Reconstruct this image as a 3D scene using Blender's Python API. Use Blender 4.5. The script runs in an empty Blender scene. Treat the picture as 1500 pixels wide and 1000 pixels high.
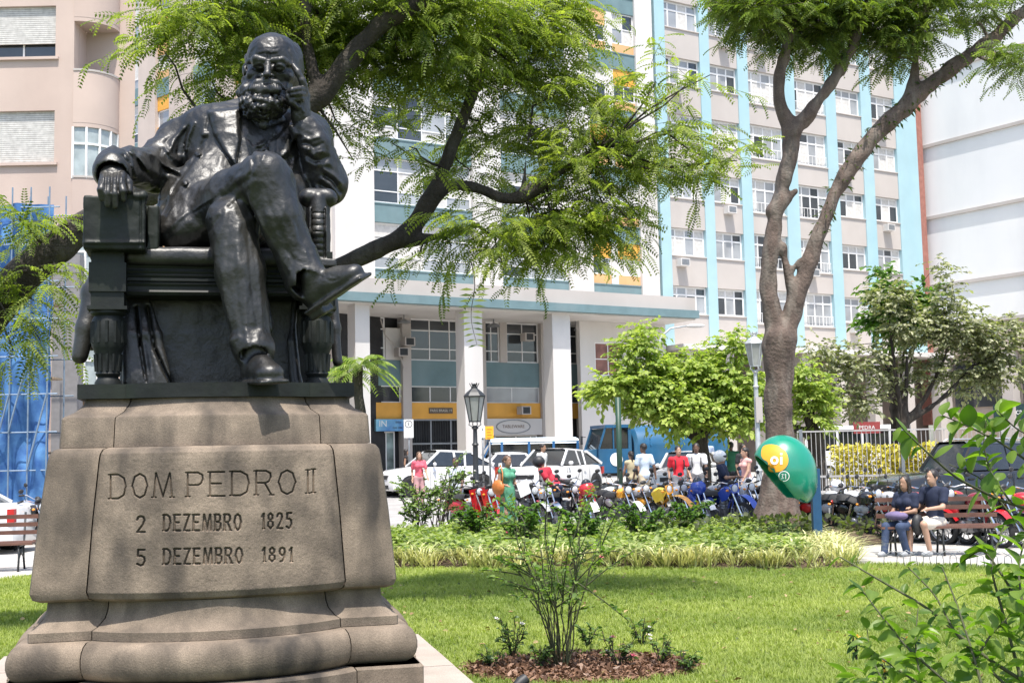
import bpy, math, random
import numpy as np
import openvdb as vdb
from mathutils import Vector, Matrix
random.seed(7); np.random.seed(7)
R = math.radians
scene = bpy.context.scene
COL = scene.collection

# ------------------------------------------------------------------ camera
CAM_H = 1.75; FPX = 1800.0; PITCH = math.atan(165/1800.0); ROLL = R(1.2)
_f = Vector((0, math.cos(PITCH), math.sin(PITCH))); _r0 = Vector((1, 0, 0)); _u0 = _r0.cross(_f)
_r = _r0*math.cos(ROLL) - _u0*math.sin(ROLL); _u = _u0*math.cos(ROLL) + _r0*math.sin(ROLL)
cam = bpy.data.cameras.new('camera'); camo = bpy.data.objects.new('camera', cam); COL.objects.link(camo)
m = Matrix((( _r.x, _u.x, -_f.x, 0), (_r.y, _u.y, -_f.y, 0), (_r.z, _u.z, -_f.z, CAM_H), (0, 0, 0, 1)))
camo.matrix_world = m
cam.sensor_width = 36; cam.lens = 36*FPX/1500.0; cam.clip_start = 0.05; cam.clip_end = 900
scene.camera = camo

# ------------------------------------------------------------------ light
SUN_EL = 70; SUN_AZ = 172       # azimuth clockwise from +Y: the sun stands high behind the camera
w = bpy.data.worlds.new('World'); scene.world = w; w.use_nodes = True
nt = w.node_tree; bg = nt.nodes['Background']; sky = nt.nodes.new('ShaderNodeTexSky')
sky.sky_type = 'NISHITA'; sky.sun_disc = False; sky.sun_elevation = R(SUN_EL); sky.sun_rotation = R(SUN_AZ)
sky.air_density = 1.0; sky.dust_density = 2.0; sky.ozone_density = 1.0
nt.links.new(sky.outputs[0], bg.inputs[0]); bg.inputs[1].default_value = 0.15
sl = bpy.data.lights.new('sun', 'SUN'); sl.energy = 3.6; sl.angle = R(0.55); sl.color = (1.0, 0.955, 0.88)
so = bpy.data.objects.new('sun', sl); COL.objects.link(so)
_sd = Vector((math.sin(R(SUN_AZ))*math.cos(R(SUN_EL)), math.cos(R(SUN_AZ))*math.cos(R(SUN_EL)), math.sin(R(SUN_EL))))
so.rotation_euler = _sd.to_track_quat('Z', 'Y').to_euler()
vs = scene.view_settings; vs.view_transform = 'Standard'; vs.look = 'None'; vs.gamma = 1; vs.use_curve_mapping = False
vs.exposure = 1.08
scene.cycles.max_bounces = 8; scene.cycles.transparent_max_bounces = 12

# ------------------------------------------------------------------ measuring helpers
def ray(px, py):
    return _f + _r*((px-750)/FPX) - _u*((py-500)/FPX)
def P(px, py, Y):
    """world point seen at photo position (px, py) on the plane y = Y"""
    d = ray(px, py); t = Y/d.y
    return Vector((d.x*t, Y, CAM_H + d.z*t))
def gz(y):
    return 0.0 if y < 27 else (0.35 if y > 46 else 0.35*(y-27)/19.0)
def G(px, Y, py=690):
    p = P(px, py, Y); return Vector((p.x, Y, gz(Y)))

# ------------------------------------------------------------------ materials
def hexc(r, g, b):
    f = lambda c: ((c/255+0.055)/1.055)**2.4 if c > 10 else c/255/12.92
    return (f(r), f(g), f(b))
MATS = {}
def mat(name, col, rough=0.6, metal=0.0, var=0.12, scale=6.0, bump=0.0, bscale=40.0, col2=None, spec=0.5, dirt=None, coat=0.0, detail=6.0, trans=0.0, bdist=0.01, grain=0.0):
    if name in MATS: return MATS[name]
    M = bpy.data.materials.new(name); M.use_nodes = True; MATS[name] = M
    n = M.node_tree.nodes; l = M.node_tree.links; b = n['Principled BSDF']
    b.inputs['Roughness'].default_value = rough; b.inputs['Metallic'].default_value = metal
    b.inputs['Specular IOR Level'].default_value = spec
    b.inputs['Coat Weight'].default_value = coat; b.inputs['Coat Roughness'].default_value = 0.08
    tc = n.new('ShaderNodeTexCoord')
    def noise(s, d=detail):
        t = n.new('ShaderNodeTexNoise'); t.inputs['Scale'].default_value = s; t.inputs['Detail'].default_value = d
        l.new(tc.outputs['Object'], t.inputs['Vector']); return t
    src = None
    if var > 0 or col2:
        t = noise(scale); r = n.new('ShaderNodeValToRGB'); l.new(t.outputs[0], r.inputs[0])
        c2 = col2 if col2 else tuple(c*(1+var) for c in col); c1 = tuple(c*(1-var) for c in col) if not col2 else col
        r.color_ramp.elements[0].position = 0.32; r.color_ramp.elements[1].position = 0.68
        r.color_ramp.elements[0].color = (*c1, 1); r.color_ramp.elements[1].color = (*c2, 1)
        src = r.outputs[0]
    if grain > 0:
        t = noise(bscale*3, 2); mr = n.new('ShaderNodeMapRange'); l.new(t.outputs[0], mr.inputs[0])
        mr.inputs[1].default_value = 0.35; mr.inputs[2].default_value = 0.65; mr.inputs[3].default_value = 1-grain; mr.inputs[4].default_value = 1+grain
        v = n.new('ShaderNodeVectorMath'); v.operation = 'SCALE'; l.new(src, v.inputs[0]); l.new(mr.outputs[0], v.inputs[3]); src = v.outputs[0]
    if dirt:   # (colour, amount, scale): worn patches and streaks
        t = n.new('ShaderNodeTexNoise'); t.inputs['Detail'].default_value = 8; t.inputs['Scale'].default_value = dirt[2]
        mp = n.new('ShaderNodeMapping'); mp.inputs['Scale'].default_value = (1, 1, 0.25); l.new(tc.outputs['Object'], mp.inputs[0]); l.new(mp.outputs[0], t.inputs['Vector'])
        r = n.new('ShaderNodeValToRGB'); l.new(t.outputs[0], r.inputs[0])
        r.color_ramp.elements[0].position = 0.48; r.color_ramp.elements[1].position = 0.72
        r.color_ramp.elements[0].color = (0, 0, 0, 1); r.color_ramp.elements[1].color = (dirt[1],)*3 + (1,)
        mx = n.new('ShaderNodeMixRGB'); l.new(r.outputs[0], mx.inputs[0])
        if src: l.new(src, mx.inputs[1])
        else: mx.inputs[1].default_value = (*col, 1)
        mx.inputs[2].default_value = (*dirt[0], 1); src = mx.outputs[0]
    if src: l.new(src, b.inputs['Base Color'])
    else: b.inputs['Base Color'].default_value = (*col, 1)
    if bump > 0:
        t = noise(bscale, 5); bp = n.new('ShaderNodeBump'); bp.inputs['Strength'].default_value = bump; bp.inputs['Distance'].default_value = bdist
        l.new(t.outputs[0], bp.inputs['Height']); l.new(bp.outputs[0], b.inputs['Normal'])
    if trans > 0:
        b.inputs['Transmission Weight'].default_value = trans
    return M

def leafmat(name, c1, c2, rough=0.5, trans=0.45, tr_col=None, spec=0.35):
    """leaves: colour differs leaf by leaf (attribute 'tint' 0..1), light comes through"""
    if name in MATS: return MATS[name]
    M = bpy.data.materials.new(name); M.use_nodes = True; MATS[name] = M
    n = M.node_tree.nodes; l = M.node_tree.links; b = n['Principled BSDF']; out = n['Material Output']
    a = n.new('ShaderNodeAttribute'); a.attribute_name = 'tint'
    r = n.new('ShaderNodeValToRGB'); l.new(a.outputs['Fac'], r.inputs[0])
    r.color_ramp.elements[0].color = (*c1, 1); r.color_ramp.elements[1].color = (*c2, 1)
    l.new(r.outputs[0], b.inputs['Base Color']); b.inputs['Roughness'].default_value = rough; b.inputs['Specular IOR Level'].default_value = spec
    t = n.new('ShaderNodeBsdfTranslucent'); mx = n.new('ShaderNodeMixShader'); mx.inputs[0].default_value = trans
    v = n.new('ShaderNodeMixRGB'); v.blend_type = 'MULTIPLY'; v.inputs[0].default_value = 1
    l.new(r.outputs[0], v.inputs[1]); v.inputs[2].default_value = (*(tr_col or (1.9, 2.3, 0.7)), 1)
    l.new(v.outputs[0], t.inputs[0]); l.new(b.outputs[0], mx.inputs[1]); l.new(t.outputs[0], mx.inputs[2]); l.new(mx.outputs[0], out.inputs[0])
    return M

def glassmat(name='window_glass', col=(0.03, 0.035, 0.04), rough=0.06):
    return mat(name, col, rough=rough, var=0.25, scale=0.7, spec=0.8)

# ------------------------------------------------------------------ objects
def tag(o, label=None, cat=None, group=None, kind=None):
    if label: o['label'] = label
    if cat: o['category'] = cat
    if group: o['group'] = group
    if kind: o['kind'] = kind
    return o
def empty(name, loc=(0, 0, 0), rz=0.0, label=None, cat=None, group=None):
    o = bpy.data.objects.new(name, None); COL.objects.link(o); o.location = loc; o.rotation_euler = (0, 0, rz)
    o.empty_display_size = 0.1
    return tag(o, label, cat, group)
def link(name, me, parent=None, kind=None):
    o = bpy.data.objects.new(name, me); COL.objects.link(o)
    if parent: o.parent = parent
    if kind: o['kind'] = kind
    return o
CH = {}
def children(o):
    return [c for c in COL.objects if c.parent == o]
def tree_of(o):
    """(object, [children trees]) of a thing, gathered once so that copying stays cheap"""
    kids = {}
    for c in COL.objects:
        if c.parent: kids.setdefault(c.parent.name, []).append(c)
    def rec(q): return (q, [rec(c) for c in kids.get(q.name, [])])
    return rec(o)
def copy_tree(t, parent=None, swap=None, skip=()):
    o, kids = t
    c = o.copy(); COL.objects.link(c)
    if parent: c.parent = parent
    if swap and c.type == 'MESH':
        for i, s in enumerate(c.material_slots):
            if s.material and s.material.name in swap:
                s.link = 'OBJECT'; s.material = swap[s.material.name]
    for k in kids:
        if k[0].name.split('.')[0] in skip: continue
        copy_tree(k, c, swap, skip)
    return c

class MB:
    """collects faces; build() links them as one mesh object"""
    def __init__(s): s.v = []; s.f = []; s.m = []
    def add(s, v, f, mi=0):
        b = len(s.v); s.v += [tuple(q) for q in v]; s.f += [tuple(b+i for i in q) for q in f]; s.m += [mi]*len(f); return s
    def box(s, x0, y0, z0, x1, y1, z1, mi=0, M=None):
        v = [(x0,y0,z0),(x1,y0,z0),(x1,y1,z0),(x0,y1,z0),(x0,y0,z1),(x1,y0,z1),(x1,y1,z1),(x0,y1,z1)]
        if M is not None: v = [M @ Vector(q) for q in v]
        return s.add(v, [(0,3,2,1),(4,5,6,7),(0,1,5,4),(1,2,6,5),(2,3,7,6),(3,0,4,7)], mi)
    def bar(s, a, b, w, h, mi=0, up=(0, 0, 1)):
        a = Vector(a); b = Vector(b); d = (b-a).normalized(); up = Vector(up)
        if abs(d.dot(up)) > 0.98: up = Vector((0, 1, 0))
        x = d.cross(up).normalized()*(w/2); z = x.cross(d).normalized()*(h/2)
        v = [a-x-z, a+x-z, a+x+z, a-x+z, b-x-z, b+x-z, b+x+z, b-x+z]
        return s.add(v, [(3,2,1,0),(4,5,6,7),(0,1,5,4),(1,2,6,5),(2,3,7,6),(3,0,4,7)], mi)
    def tube(s, pts, rad, n=8, mi=0, caps=True):
        pts = [Vector(p) for p in pts]
        if not hasattr(rad, '__len__'): rad = [rad]*len(pts)
        rings = []; up = None
        for i, p in enumerate(pts):
            d = (pts[min(i+1, len(pts)-1)] - pts[max(i-1, 0)])
            d = d.normalized() if d.length > 1e-9 else Vector((0, 0, 1))
            if up is None: up = Vector((0, 0, 1)) if abs(d.z) < 0.9 else Vector((0, 1, 0))
            x = d.cross(up)
            if x.length < 1e-5: x = d.orthogonal()
            x.normalize(); y = x.cross(d).normalized(); up = y
            rings.append([p + x*(math.cos(2*math.pi*k/n)*rad[i]) + y*(math.sin(2*math.pi*k/n)*rad[i]) for k in range(n)])
        v = [q for r_ in rings for q in r_]; f = []
        for i in range(len(pts)-1):
            for k in range(n):
                f.append((i*n+k, i*n+(k+1) % n, (i+1)*n+(k+1) % n, (i+1)*n+k))
        if caps: f.append(tuple(range(n))[::-1]); f.append(tuple((len(pts)-1)*n+k for k in range(n)))
        return s.add(v, f, mi)
    def lathe(s, prof, n=16, mi=0, at=(0, 0, 0), M=None, caps=True):
        v = []; f = []
        for r_, z in prof:
            for k in range(n):
                q = Vector((r_*math.cos(2*math.pi*k/n), r_*math.sin(2*math.pi*k/n), z))
                q = (M @ q) if M is not None else q
                v.append(q + Vector(at))
        for i in range(len(prof)-1):
            for k in range(n): f.append((i*n+k, i*n+(k+1) % n, (i+1)*n+(k+1) % n, (i+1)*n+k))
        if caps: f.append(tuple(range(n))[::-1]); f.append(tuple((len(prof)-1)*n+k for k in range(n)))
        return s.add(v, f, mi)
    def prism(s, poly, a, b, mi=0, M=None):
        """poly in (x, z), extruded along y from a to b"""
        n = len(poly); v = [(x, a, z) for x, z in poly] + [(x, b, z) for x, z in poly]
        if M is not None: v = [M @ Vector(q) for q in v]
        f = [tuple(range(n)), tuple(range(2*n-1, n-1, -1))] + [(i, i+n, (i+1) % n+n, (i+1) % n) for i in range(n)]
        return s.add(v, f, mi)
    def ell(s, c, r, n=10, mi=0, M=None):
        v = []; f = []; c = Vector(c); k2 = n//2+1
        for i in range(k2+1):
            t = math.pi*i/k2
            for k in range(n):
                a = 2*math.pi*k/n; q = Vector((r[0]*math.sin(t)*math.cos(a), r[1]*math.sin(t)*math.sin(a), -r[2]*math.cos(t)))
                v.append(c + (M @ q if M is not None else q))
        for i in range(k2):
            for k in range(n): f.append((i*n+k, i*n+(k+1) % n, (i+1)*n+(k+1) % n, (i+1)*n+k))
        return s.add(v, f, mi)
    def mesh(s, name, mats, smooth=False):
        me = bpy.data.meshes.new(name); me.from_pydata([tuple(q) for q in s.v], [], s.f)
        for m_ in (mats if isinstance(mats, (list, tuple)) else [mats]): me.materials.append(m_)
        if any(s.m): me.polygons.foreach_set('material_index', s.m)
        if smooth:
            me.polygons.foreach_set('use_smooth', [True]*len(s.f))
            if smooth != 'all': me.set_sharp_from_angle(angle=R(38 if smooth is True else smooth))
        me.validate(); me.update(); return me
    def build(s, name, mats, parent=None, smooth=False, kind=None):
        return link(name, s.mesh(name, mats, smooth), parent, kind)

def npmesh(name, V, F, mats, smooth=False, tint=None, mi=None):
    """mesh from numpy arrays; F is (n, 3) or (n, 4)"""
    me = bpy.data.meshes.new(name); k = F.shape[1]
    me.vertices.add(len(V)); me.vertices.foreach_set('co', np.ascontiguousarray(V, dtype=np.float32).ravel())
    me.loops.add(F.size); me.loops.foreach_set('vertex_index', np.ascontiguousarray(F, dtype=np.int32).ravel())
    me.polygons.add(len(F)); me.polygons.foreach_set('loop_start', np.arange(0, F.size, k, dtype=np.int32))
    for m_ in (mats if isinstance(mats, (list, tuple)) else [mats]): me.materials.append(m_)
    if mi is not None: me.polygons.foreach_set('material_index', np.ascontiguousarray(mi, dtype=np.int32))
    if smooth: me.polygons.foreach_set('use_smooth', np.ones(len(F), dtype=bool))
    me.update(calc_edges=True)
    if tint is not None:
        a = me.attributes.new('tint', 'FLOAT', 'POINT'); a.data.foreach_set('value', np.ascontiguousarray(tint, dtype=np.float32))
    return me

# ------------------------------------------------------------------ noise + sculpting in a distance field
_LAT = np.random.RandomState(3).rand(32, 32, 32).astype(np.float32)*2-1
def vnoise(X, Y, Z, s):
    X = X*s; Y = Y*s; Z = Z*s
    xi = np.floor(X).astype(np.int32); yi = np.floor(Y).astype(np.int32); zi = np.floor(Z).astype(np.int32)
    fx = X-xi; fy = Y-yi; fz = Z-zi
    fx = fx*fx*(3-2*fx); fy = fy*fy*(3-2*fy); fz = fz*fz*(3-2*fz)
    g = lambda a, b, c: _LAT[(xi+a) & 31, (yi+b) & 31, (zi+c) & 31]
    c00 = g(0,0,0)*(1-fx)+g(1,0,0)*fx; c10 = g(0,1,0)*(1-fx)+g(1,1,0)*fx
    c01 = g(0,0,1)*(1-fx)+g(1,0,1)*fx; c11 = g(0,1,1)*(1-fx)+g(1,1,1)*fx
    return (c00*(1-fy)+c10*fy)*(1-fz)+(c01*(1-fy)+c11*fy)*fz

class Sculpt:
    def __init__(s, lo, hi, vox):
        s.lo = np.array(lo, dtype=np.float32); s.vox = vox
        s.n = np.maximum(((np.array(hi)-s.lo)/vox).astype(int)+1, 2); s.D = np.full(tuple(s.n), 0.5, dtype=np.float32)
    def _sub(s, lo, hi):
        a = np.clip(((np.array(lo)-s.lo)/s.vox).astype(int), 0, s.n); b = np.clip(((np.array(hi)-s.lo)/s.vox).astype(int)+2, 0, s.n)
        if (b <= a).any(): return None
        ax = [s.lo[i]+np.arange(a[i], b[i], dtype=np.float32)*s.vox for i in range(3)]
        return (slice(a[0], b[0]), slice(a[1], b[1]), slice(a[2], b[2])), ax[0][:, None, None], ax[1][None, :, None], ax[2][None, None, :]
    def _mix(s, sl, d, k, sub=False):
        a = s.D[sl]
        if sub:
            h = np.maximum(k-np.abs(-d-a), 0)/max(k, 1e-6); s.D[sl] = np.maximum(a, -d)+h*h*k*0.25
        else:
            h = np.maximum(k-np.abs(d-a), 0)/max(k, 1e-6); s.D[sl] = np.minimum(a, d)-h*h*k*0.25
    def cap(s, a, b, ra, rb=None, k=0.02, sub=False, flat=None):
        """tapered capsule from a to b"""
        rb = ra if rb is None else rb; a = np.array(a, dtype=float); b = np.array(b, dtype=float); r = max(ra, rb)+k+4*s.vox
        q = s._sub(np.minimum(a, b)-r, np.maximum(a, b)+r)
        if q is None: return s
        sl, X, Y, Z = q; ba = b-a; L = max(float(ba@ba), 1e-9)
        h = np.clip(((X-a[0])*ba[0]+(Y-a[1])*ba[1]+(Z-a[2])*ba[2])/L, 0, 1)
        dx = X-a[0]-h*ba[0]; dy = Y-a[1]-h*ba[1]; dz = Z-a[2]-h*ba[2]
        s._mix(sl, np.sqrt(dx*dx+dy*dy+dz*dz)-(ra+(rb-ra)*h), k, sub); return s
    def chain(s, pts, rad, k=0.02, sub=False):
        for i in range(len(pts)-1): s.cap(pts[i], pts[i+1], rad[i], rad[i+1], k, sub)
        return s
    def path(s, pts, rad, k=0.05):
        """a chain of capsules joined without swelling where they overlap, then blended in once"""
        pts = np.array(pts, float); m_ = max(rad)+k+4*s.vox; q = s._sub(pts.min(0)-m_, pts.max(0)+m_)
        if q is None: return s
        sl, X, Y, Z = q; D0 = np.full(s.D[sl].shape, 9.0, np.float32); keep = s.D; lo, n = s.lo, s.n
        T = Sculpt.__new__(Sculpt); T.vox = s.vox; T.lo = np.array([X.ravel()[0], Y.ravel()[0], Z.ravel()[0]]); T.n = np.array(D0.shape); T.D = D0
        for i in range(len(pts)-1): T.cap(pts[i], pts[i+1], rad[i], rad[i+1], 1e-4)
        s._mix(sl, T.D, k); return s
    def ell(s, c, r, k=0.02, rot=None, sub=False, noise=None):
        c = np.array(c, dtype=float); r = np.array(r, dtype=float); m_ = r.max()+k+4*s.vox+(noise[0] if noise else 0)
        q = s._sub(c-m_, c+m_)
        if q is None: return s
        sl, X, Y, Z = q; X0, Y0, Z0 = X-c[0], Y-c[1], Z-c[2]
        if rot is not None:
            M = np.array(rot.to_3x3().transposed()) if hasattr(rot, 'to_3x3') else rot
            X1 = M[0][0]*X0+M[0][1]*Y0+M[0][2]*Z0; Y1 = M[1][0]*X0+M[1][1]*Y0+M[1][2]*Z0; Z1 = M[2][0]*X0+M[2][1]*Y0+M[2][2]*Z0
        else: X1, Y1, Z1 = X0, Y0, Z0
        k0 = np.sqrt((X1/r[0])**2+(Y1/r[1])**2+(Z1/r[2])**2); k1 = np.sqrt((X1/r[0]**2)**2+(Y1/r[1]**2)**2+(Z1/r[2]**2)**2)+1e-9
        d = k0*(k0-1)/k1
        if noise: d = d + noise[0]*vnoise(X+0*Y+0*Z, Y+0*X+0*Z, Z+0*X+0*Y, noise[1])
        s._mix(sl, d, k, sub); return s
    def box(s, c, h, rnd=0.01, k=0.01, rot=None, sub=False):
        c = np.array(c, dtype=float); m_ = float(np.linalg.norm(h))+k+4*s.vox; q = s._sub(c-m_, c+m_)
        if q is None: return s
        sl, X, Y, Z = q; X0, Y0, Z0 = X-c[0], Y-c[1], Z-c[2]
        M = np.array(rot.to_3x3().transposed()) if rot is not None else np.eye(3)
        A = [np.abs(M[i][0]*X0+M[i][1]*Y0+M[i][2]*Z0)-(h[i]-rnd) for i in range(3)]
        d = np.sqrt(np.maximum(A[0], 0)**2+np.maximum(A[1], 0)**2+np.maximum(A[2], 0)**2)+np.minimum(np.maximum(np.maximum(A[0], A[1]), A[2]), 0)-rnd
        s._mix(sl, d, k, sub); return s
    def _img(s, lo2, hi2, ylo, yhi, cam0):
        """sub-block seen between px limits; returns slices and the photo coordinates of each voxel"""
    def line(s, pts, w, h, proj, yr, soft=1.0):
        """raise (h>0) or cut (h<0) a soft ridge along a polyline given in photo pixels; w in pixels"""
        px, pz = proj; pts = np.array(pts, dtype=float)
        sl, X, Y, Z, U, V = s._uv(proj, pts, w*2.5, yr)
        if sl is None: return s
        d = np.full(U.shape, 1e9, dtype=np.float32)
        for i in range(len(pts)-1):
            a, b = pts[i], pts[i+1]; ba = b-a; L = max(ba@ba, 1e-6)
            t = np.clip(((U-a[0])*ba[0]+(V-a[1])*ba[1])/L, 0, 1)
            d = np.minimum(d, np.hypot(U-a[0]-t*ba[0], V-a[1]-t*ba[1]))
        s.D[sl] -= h*np.exp(-(d/w)**2*1.5); return s
    def poly(s, pts, h, proj, yr, soft=1.5):
        pts = np.array(pts, dtype=float); sl, X, Y, Z, U, V = s._uv(proj, pts, 6, yr)
        if sl is None: return s
        d = np.full(U.shape, 1e9, dtype=np.float32); ins = np.zeros(U.shape, dtype=bool); n = len(pts)
        for i in range(n):
            a, b = pts[i], pts[(i+1) % n]; ba = b-a; L = max(ba@ba, 1e-6)
            t = np.clip(((U-a[0])*ba[0]+(V-a[1])*ba[1])/L, 0, 1)
            d = np.minimum(d, np.hypot(U-a[0]-t*ba[0], V-a[1]-t*ba[1]))
            c = ((a[1] > V) != (b[1] > V)) & (U < (b[0]-a[0])*(V-a[1])/((b[1]-a[1]) if abs(b[1]-a[1]) > 1e-6 else 1e-6)+a[0]); ins ^= c
        sd = np.where(ins, d, -d); s.D[sl] -= h*np.clip(sd/soft*0.5+0.5, 0, 1); return s
    def _uv(s, proj, pts, pad, yr):
        back, fwd = proj
        cs = [back(u, v, y) for u in (pts[:, 0].min()-pad, pts[:, 0].max()+pad) for v in (pts[:, 1].min()-pad, pts[:, 1].max()+pad) for y in yr]
        cs = np.array(cs); q = s._sub((cs[:, 0].min(), yr[0], cs[:, 2].min()), (cs[:, 0].max(), yr[1], cs[:, 2].max()))
        if q is None: return (None,)*6
        sl, X, Y, Z = q; U, V = fwd(X, Y, Z); return sl, X, Y, Z, U, V
    def rough(s, amp, sc, lo=None, hi=None, stretch=(1, 1, 1)):
        q = s._sub(s.lo if lo is None else lo, (s.lo+s.n*s.vox) if hi is None else hi); sl, X, Y, Z = q
        near = np.abs(s.D[sl]) < 0.06; ii = np.nonzero(near)
        x = X[ii[0], 0, 0]*stretch[0]; y = Y[0, ii[1], 0]*stretch[1]; z = Z[0, 0, ii[2]]*stretch[2]
        sub = s.D[sl]; sub[ii] += amp*vnoise(x, y, z, sc); return s
    def ridge(s, amp, sc, stretch=(1, 1, 1)):
        sl, X, Y, Z = s._sub(s.lo, s.lo+s.n*s.vox); sub = s.D[sl]; ii = np.nonzero(np.abs(sub) < 0.06)
        x = X[ii[0], 0, 0]; y = Y[0, ii[1], 0]; z = Z[0, 0, ii[2]]
        wx = vnoise(x, y, z, sc*.5)*.5/sc; wz = vnoise(z, x, y, sc*.5)*.5/sc
        n = 1-2.4*np.abs(vnoise((x+wx)*stretch[0], y*stretch[1], (z+wz)*stretch[2], sc)); sub[ii] -= amp*np.maximum(n, -.4); return s
    def mesh(s, name, mats, smooth=True, iters=1, matfn=None):
        g = vdb.FloatGrid(0.5); g.copyFromArray(s.D)
        pts, quads = g.convertToQuads(0.0)
        V = np.array(pts)*s.vox+s.lo; F = np.array(quads)
        for _ in range(iters):     # light relaxation takes the voxel steps away
            acc = np.zeros_like(V); cnt = np.zeros(len(V))
            for a in range(4):
                for b in ((a+1) % 4, (a+3) % 4):
                    np.add.at(acc, F[:, a], V[F[:, b]]); np.add.at(cnt, F[:, a], 1)
            V = V*0.45+acc/cnt[:, None]*0.55
        mi = matfn(V[F].mean(1)) if matfn else None
        return npmesh(name, V, F, mats, smooth=smooth, mi=mi)
# ================================================================== the monument
M_BR = mat('bronze', (0.0125, 0.0118, 0.0105), rough=0.43, metal=0.0, var=0.45, scale=5, bump=0.55, bscale=42, spec=0.55, coat=0.0, bdist=0.006, dirt=((0.036, 0.034, 0.028), 0.7, 4.0), grain=0.25)
M_BR_DK = mat('bronze_green', (0.011, 0.0125, 0.011), rough=0.55, var=0.4, scale=7, bump=0.35, bscale=30, spec=0.28, dirt=((0.016, 0.022, 0.012), 0.7, 4.0), bdist=0.006)
M_GR = mat('pedestal_granite', (0.155, 0.120, 0.088), rough=0.88, var=0.42, scale=4.5, bump=0.55, bscale=95, dirt=((0.036, 0.029, 0.023), 1.0, 4.2), bdist=0.005, grain=0.3)
ST_D = 8.3; _d2 = ray(321, 674); _az = math.atan2(_d2.x, _d2.y)
ST_LOC = Vector((math.sin(_az)*ST_D, math.cos(_az)*ST_D, 0)); ST_RZ = -_az
_M = Matrix.Translation(ST_LOC) @ Matrix.Rotation(ST_RZ, 4, 'Z'); _Mi = _M.inverted()
_cl = _Mi @ Vector((0, 0, CAM_H)); _mr = np.array(_Mi.to_3x3())
def S(u, v, y):
    """photo position -> statue frame, at local depth y (negative is nearer)"""
    d = _Mi.to_3x3() @ ray(u, v); t = (y-_cl.y)/d.y
    return (_cl.x+d.x*t, y, _cl.z+d.z*t)
_rl = _Mi.to_3x3() @ _r; _ul = _Mi.to_3x3() @ _u; _fl = _Mi.to_3x3() @ _f
def _fwd(X, Y, Z):
    x = X-_cl.x; y = Y-_cl.y; z = Z-_cl.z
    a = x*_rl.x+y*_rl.y+z*_rl.z; b = x*_ul.x+y*_ul.y+z*_ul.z; c = x*_fl.x+y*_fl.y+z*_fl.z
    return 750+FPX*a/c, 500-FPX*b/c
PR = (S, _fwd)
def px(n, y=-0.3): return n*(ST_D+y)/FPX

# ---- pedestal: courses of curved centre stones between corner stones, the same on all four sides
ped = empty('pedestal', ST_LOC, ST_RZ, 'brown granite pedestal carved with a name and two dates under the seated bronze figure', 'pedestal')
def corner_ring(W, c):      # corner stone outline, +x +y corner, from (c, W) round to (W, c)
    return [(c, W), (W-0.035, W), (W, W-0.035), (W, c), (c, c)]
def rings_mesh(rings, zs, name, mats=M_GR, closed=True):
    b = MB(); n = len(rings[0]); v = []; f = []
    for rg, z in zip(rings, zs): v += [(x, y, z) for x, y in rg]
    for i in range(len(rings)-1):
        for k in range(n): f.append((i*n+k, i*n+(k+1) % n, (i+1)*n+(k+1) % n, (i+1)*n+k))
    f.append(tuple(range(n))[::-1]); f.append(tuple((len(rings)-1)*n+k for k in range(n)))
    b.add(v, f); return b
def course(prof, cw, sag, joint=0.006, front_skip=False):
    prof = [(W*0.952, z) for W, z in prof]
    """prof: list of (half width, z) bottom to top; cw: half width of the centre stone, function of half width; sag: its bulge"""
    zs = [z for _, z in prof]
    for q in range(4):
        rings = []
        for W, z in prof:
            c = cw(W)+joint
            rings.append([(x*1.0, y*1.0) for x, y in [(c, W), (c, c*0.5), (W*0.5, c*0.5), (W*0.5, c*0.5)][:0]] or [(c, W), (c, 0.3), (0.3, 0.3), (0.3, c), (W, c), (W, W-0.03), (W-0.009, W-0.009), (W-0.03, W)])
        rings = [[(x, y) for x, y in rg][::-1] for rg in rings]
        o = rings_mesh(rings, zs, 'corner_stone').build('corner_stone', M_GR, ped, smooth=30)
        o.rotation_euler = (0, 0, q*math.pi/2)
    if front_skip is not None:
        for q in range(4):
            if front_skip and q == 0: continue
            rings = []
            for W, z in prof:
                c = cw(W); F = W+0.012; n = 18; sg = sag if q == 0 else 0.03
                arc = [(c*math.sin(a)/math.sin(1.0), -(F+sg*(math.cos(a)-math.cos(1.0))/(1-math.cos(1.0)))) for a in [(-1+2*i/n)*1.0 for i in range(n+1)]]
                rings.append(arc+[(c, -0.3), (-c, -0.3)])
            o = rings_mesh(rings, zs, 'centre_stone').build('centre_stone', M_GR, ped, smooth=30); o.rotation_euler = (0, 0, q*math.pi/2)
def torus_prof(W, z0, z1, n=9, bulge=0.1):
    return [(W-bulge+bulge*math.sin(math.pi*i/n)**0.75 if 0 < i < n else W-bulge-0.02, z0+(z1-z0)*(1-math.cos(math.pi*i/n))/2) for i in range(n+1)]
core = MB(); core.box(-0.6, -0.6, 0.35, 0.6, 0.6, 2.10); core.build('core', M_GR, ped)
course([(1.21, 0.35), (1.21, 0.545), (1.19, 0.56)], lambda W: W*0.66, 0.24)
course(torus_prof(1.18, 0.562, 0.775), lambda W: 0.72+(W-1.1)*0.5, 0.27)
course([(1.075, 0.777), (1.075, 0.825), (1.045, 0.84), (1.0, 0.885), (0.985, 0.93), (0.98, 0.985)], lambda W: 0.66+(W-1.0)*0.9, 0.25)
MAIN = [(1.02, 0.985), (1.055, 1.0), (1.07, 1.035), (1.066, 1.08), (1.03, 1.45), (0.99, 1.765), (0.982, 1.80), (0.962, 1.826), (0.93, 1.836)]
course(MAIN, lambda W: W*0.70, 0.20, front_skip=True)
course([(0.932, 1.838), (0.922, 2.0), (0.915, 2.012), (0.85, 2.045), (0.81, 2.085), (0.795, 2.12)], lambda W: W*0.66, 0.15)
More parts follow.
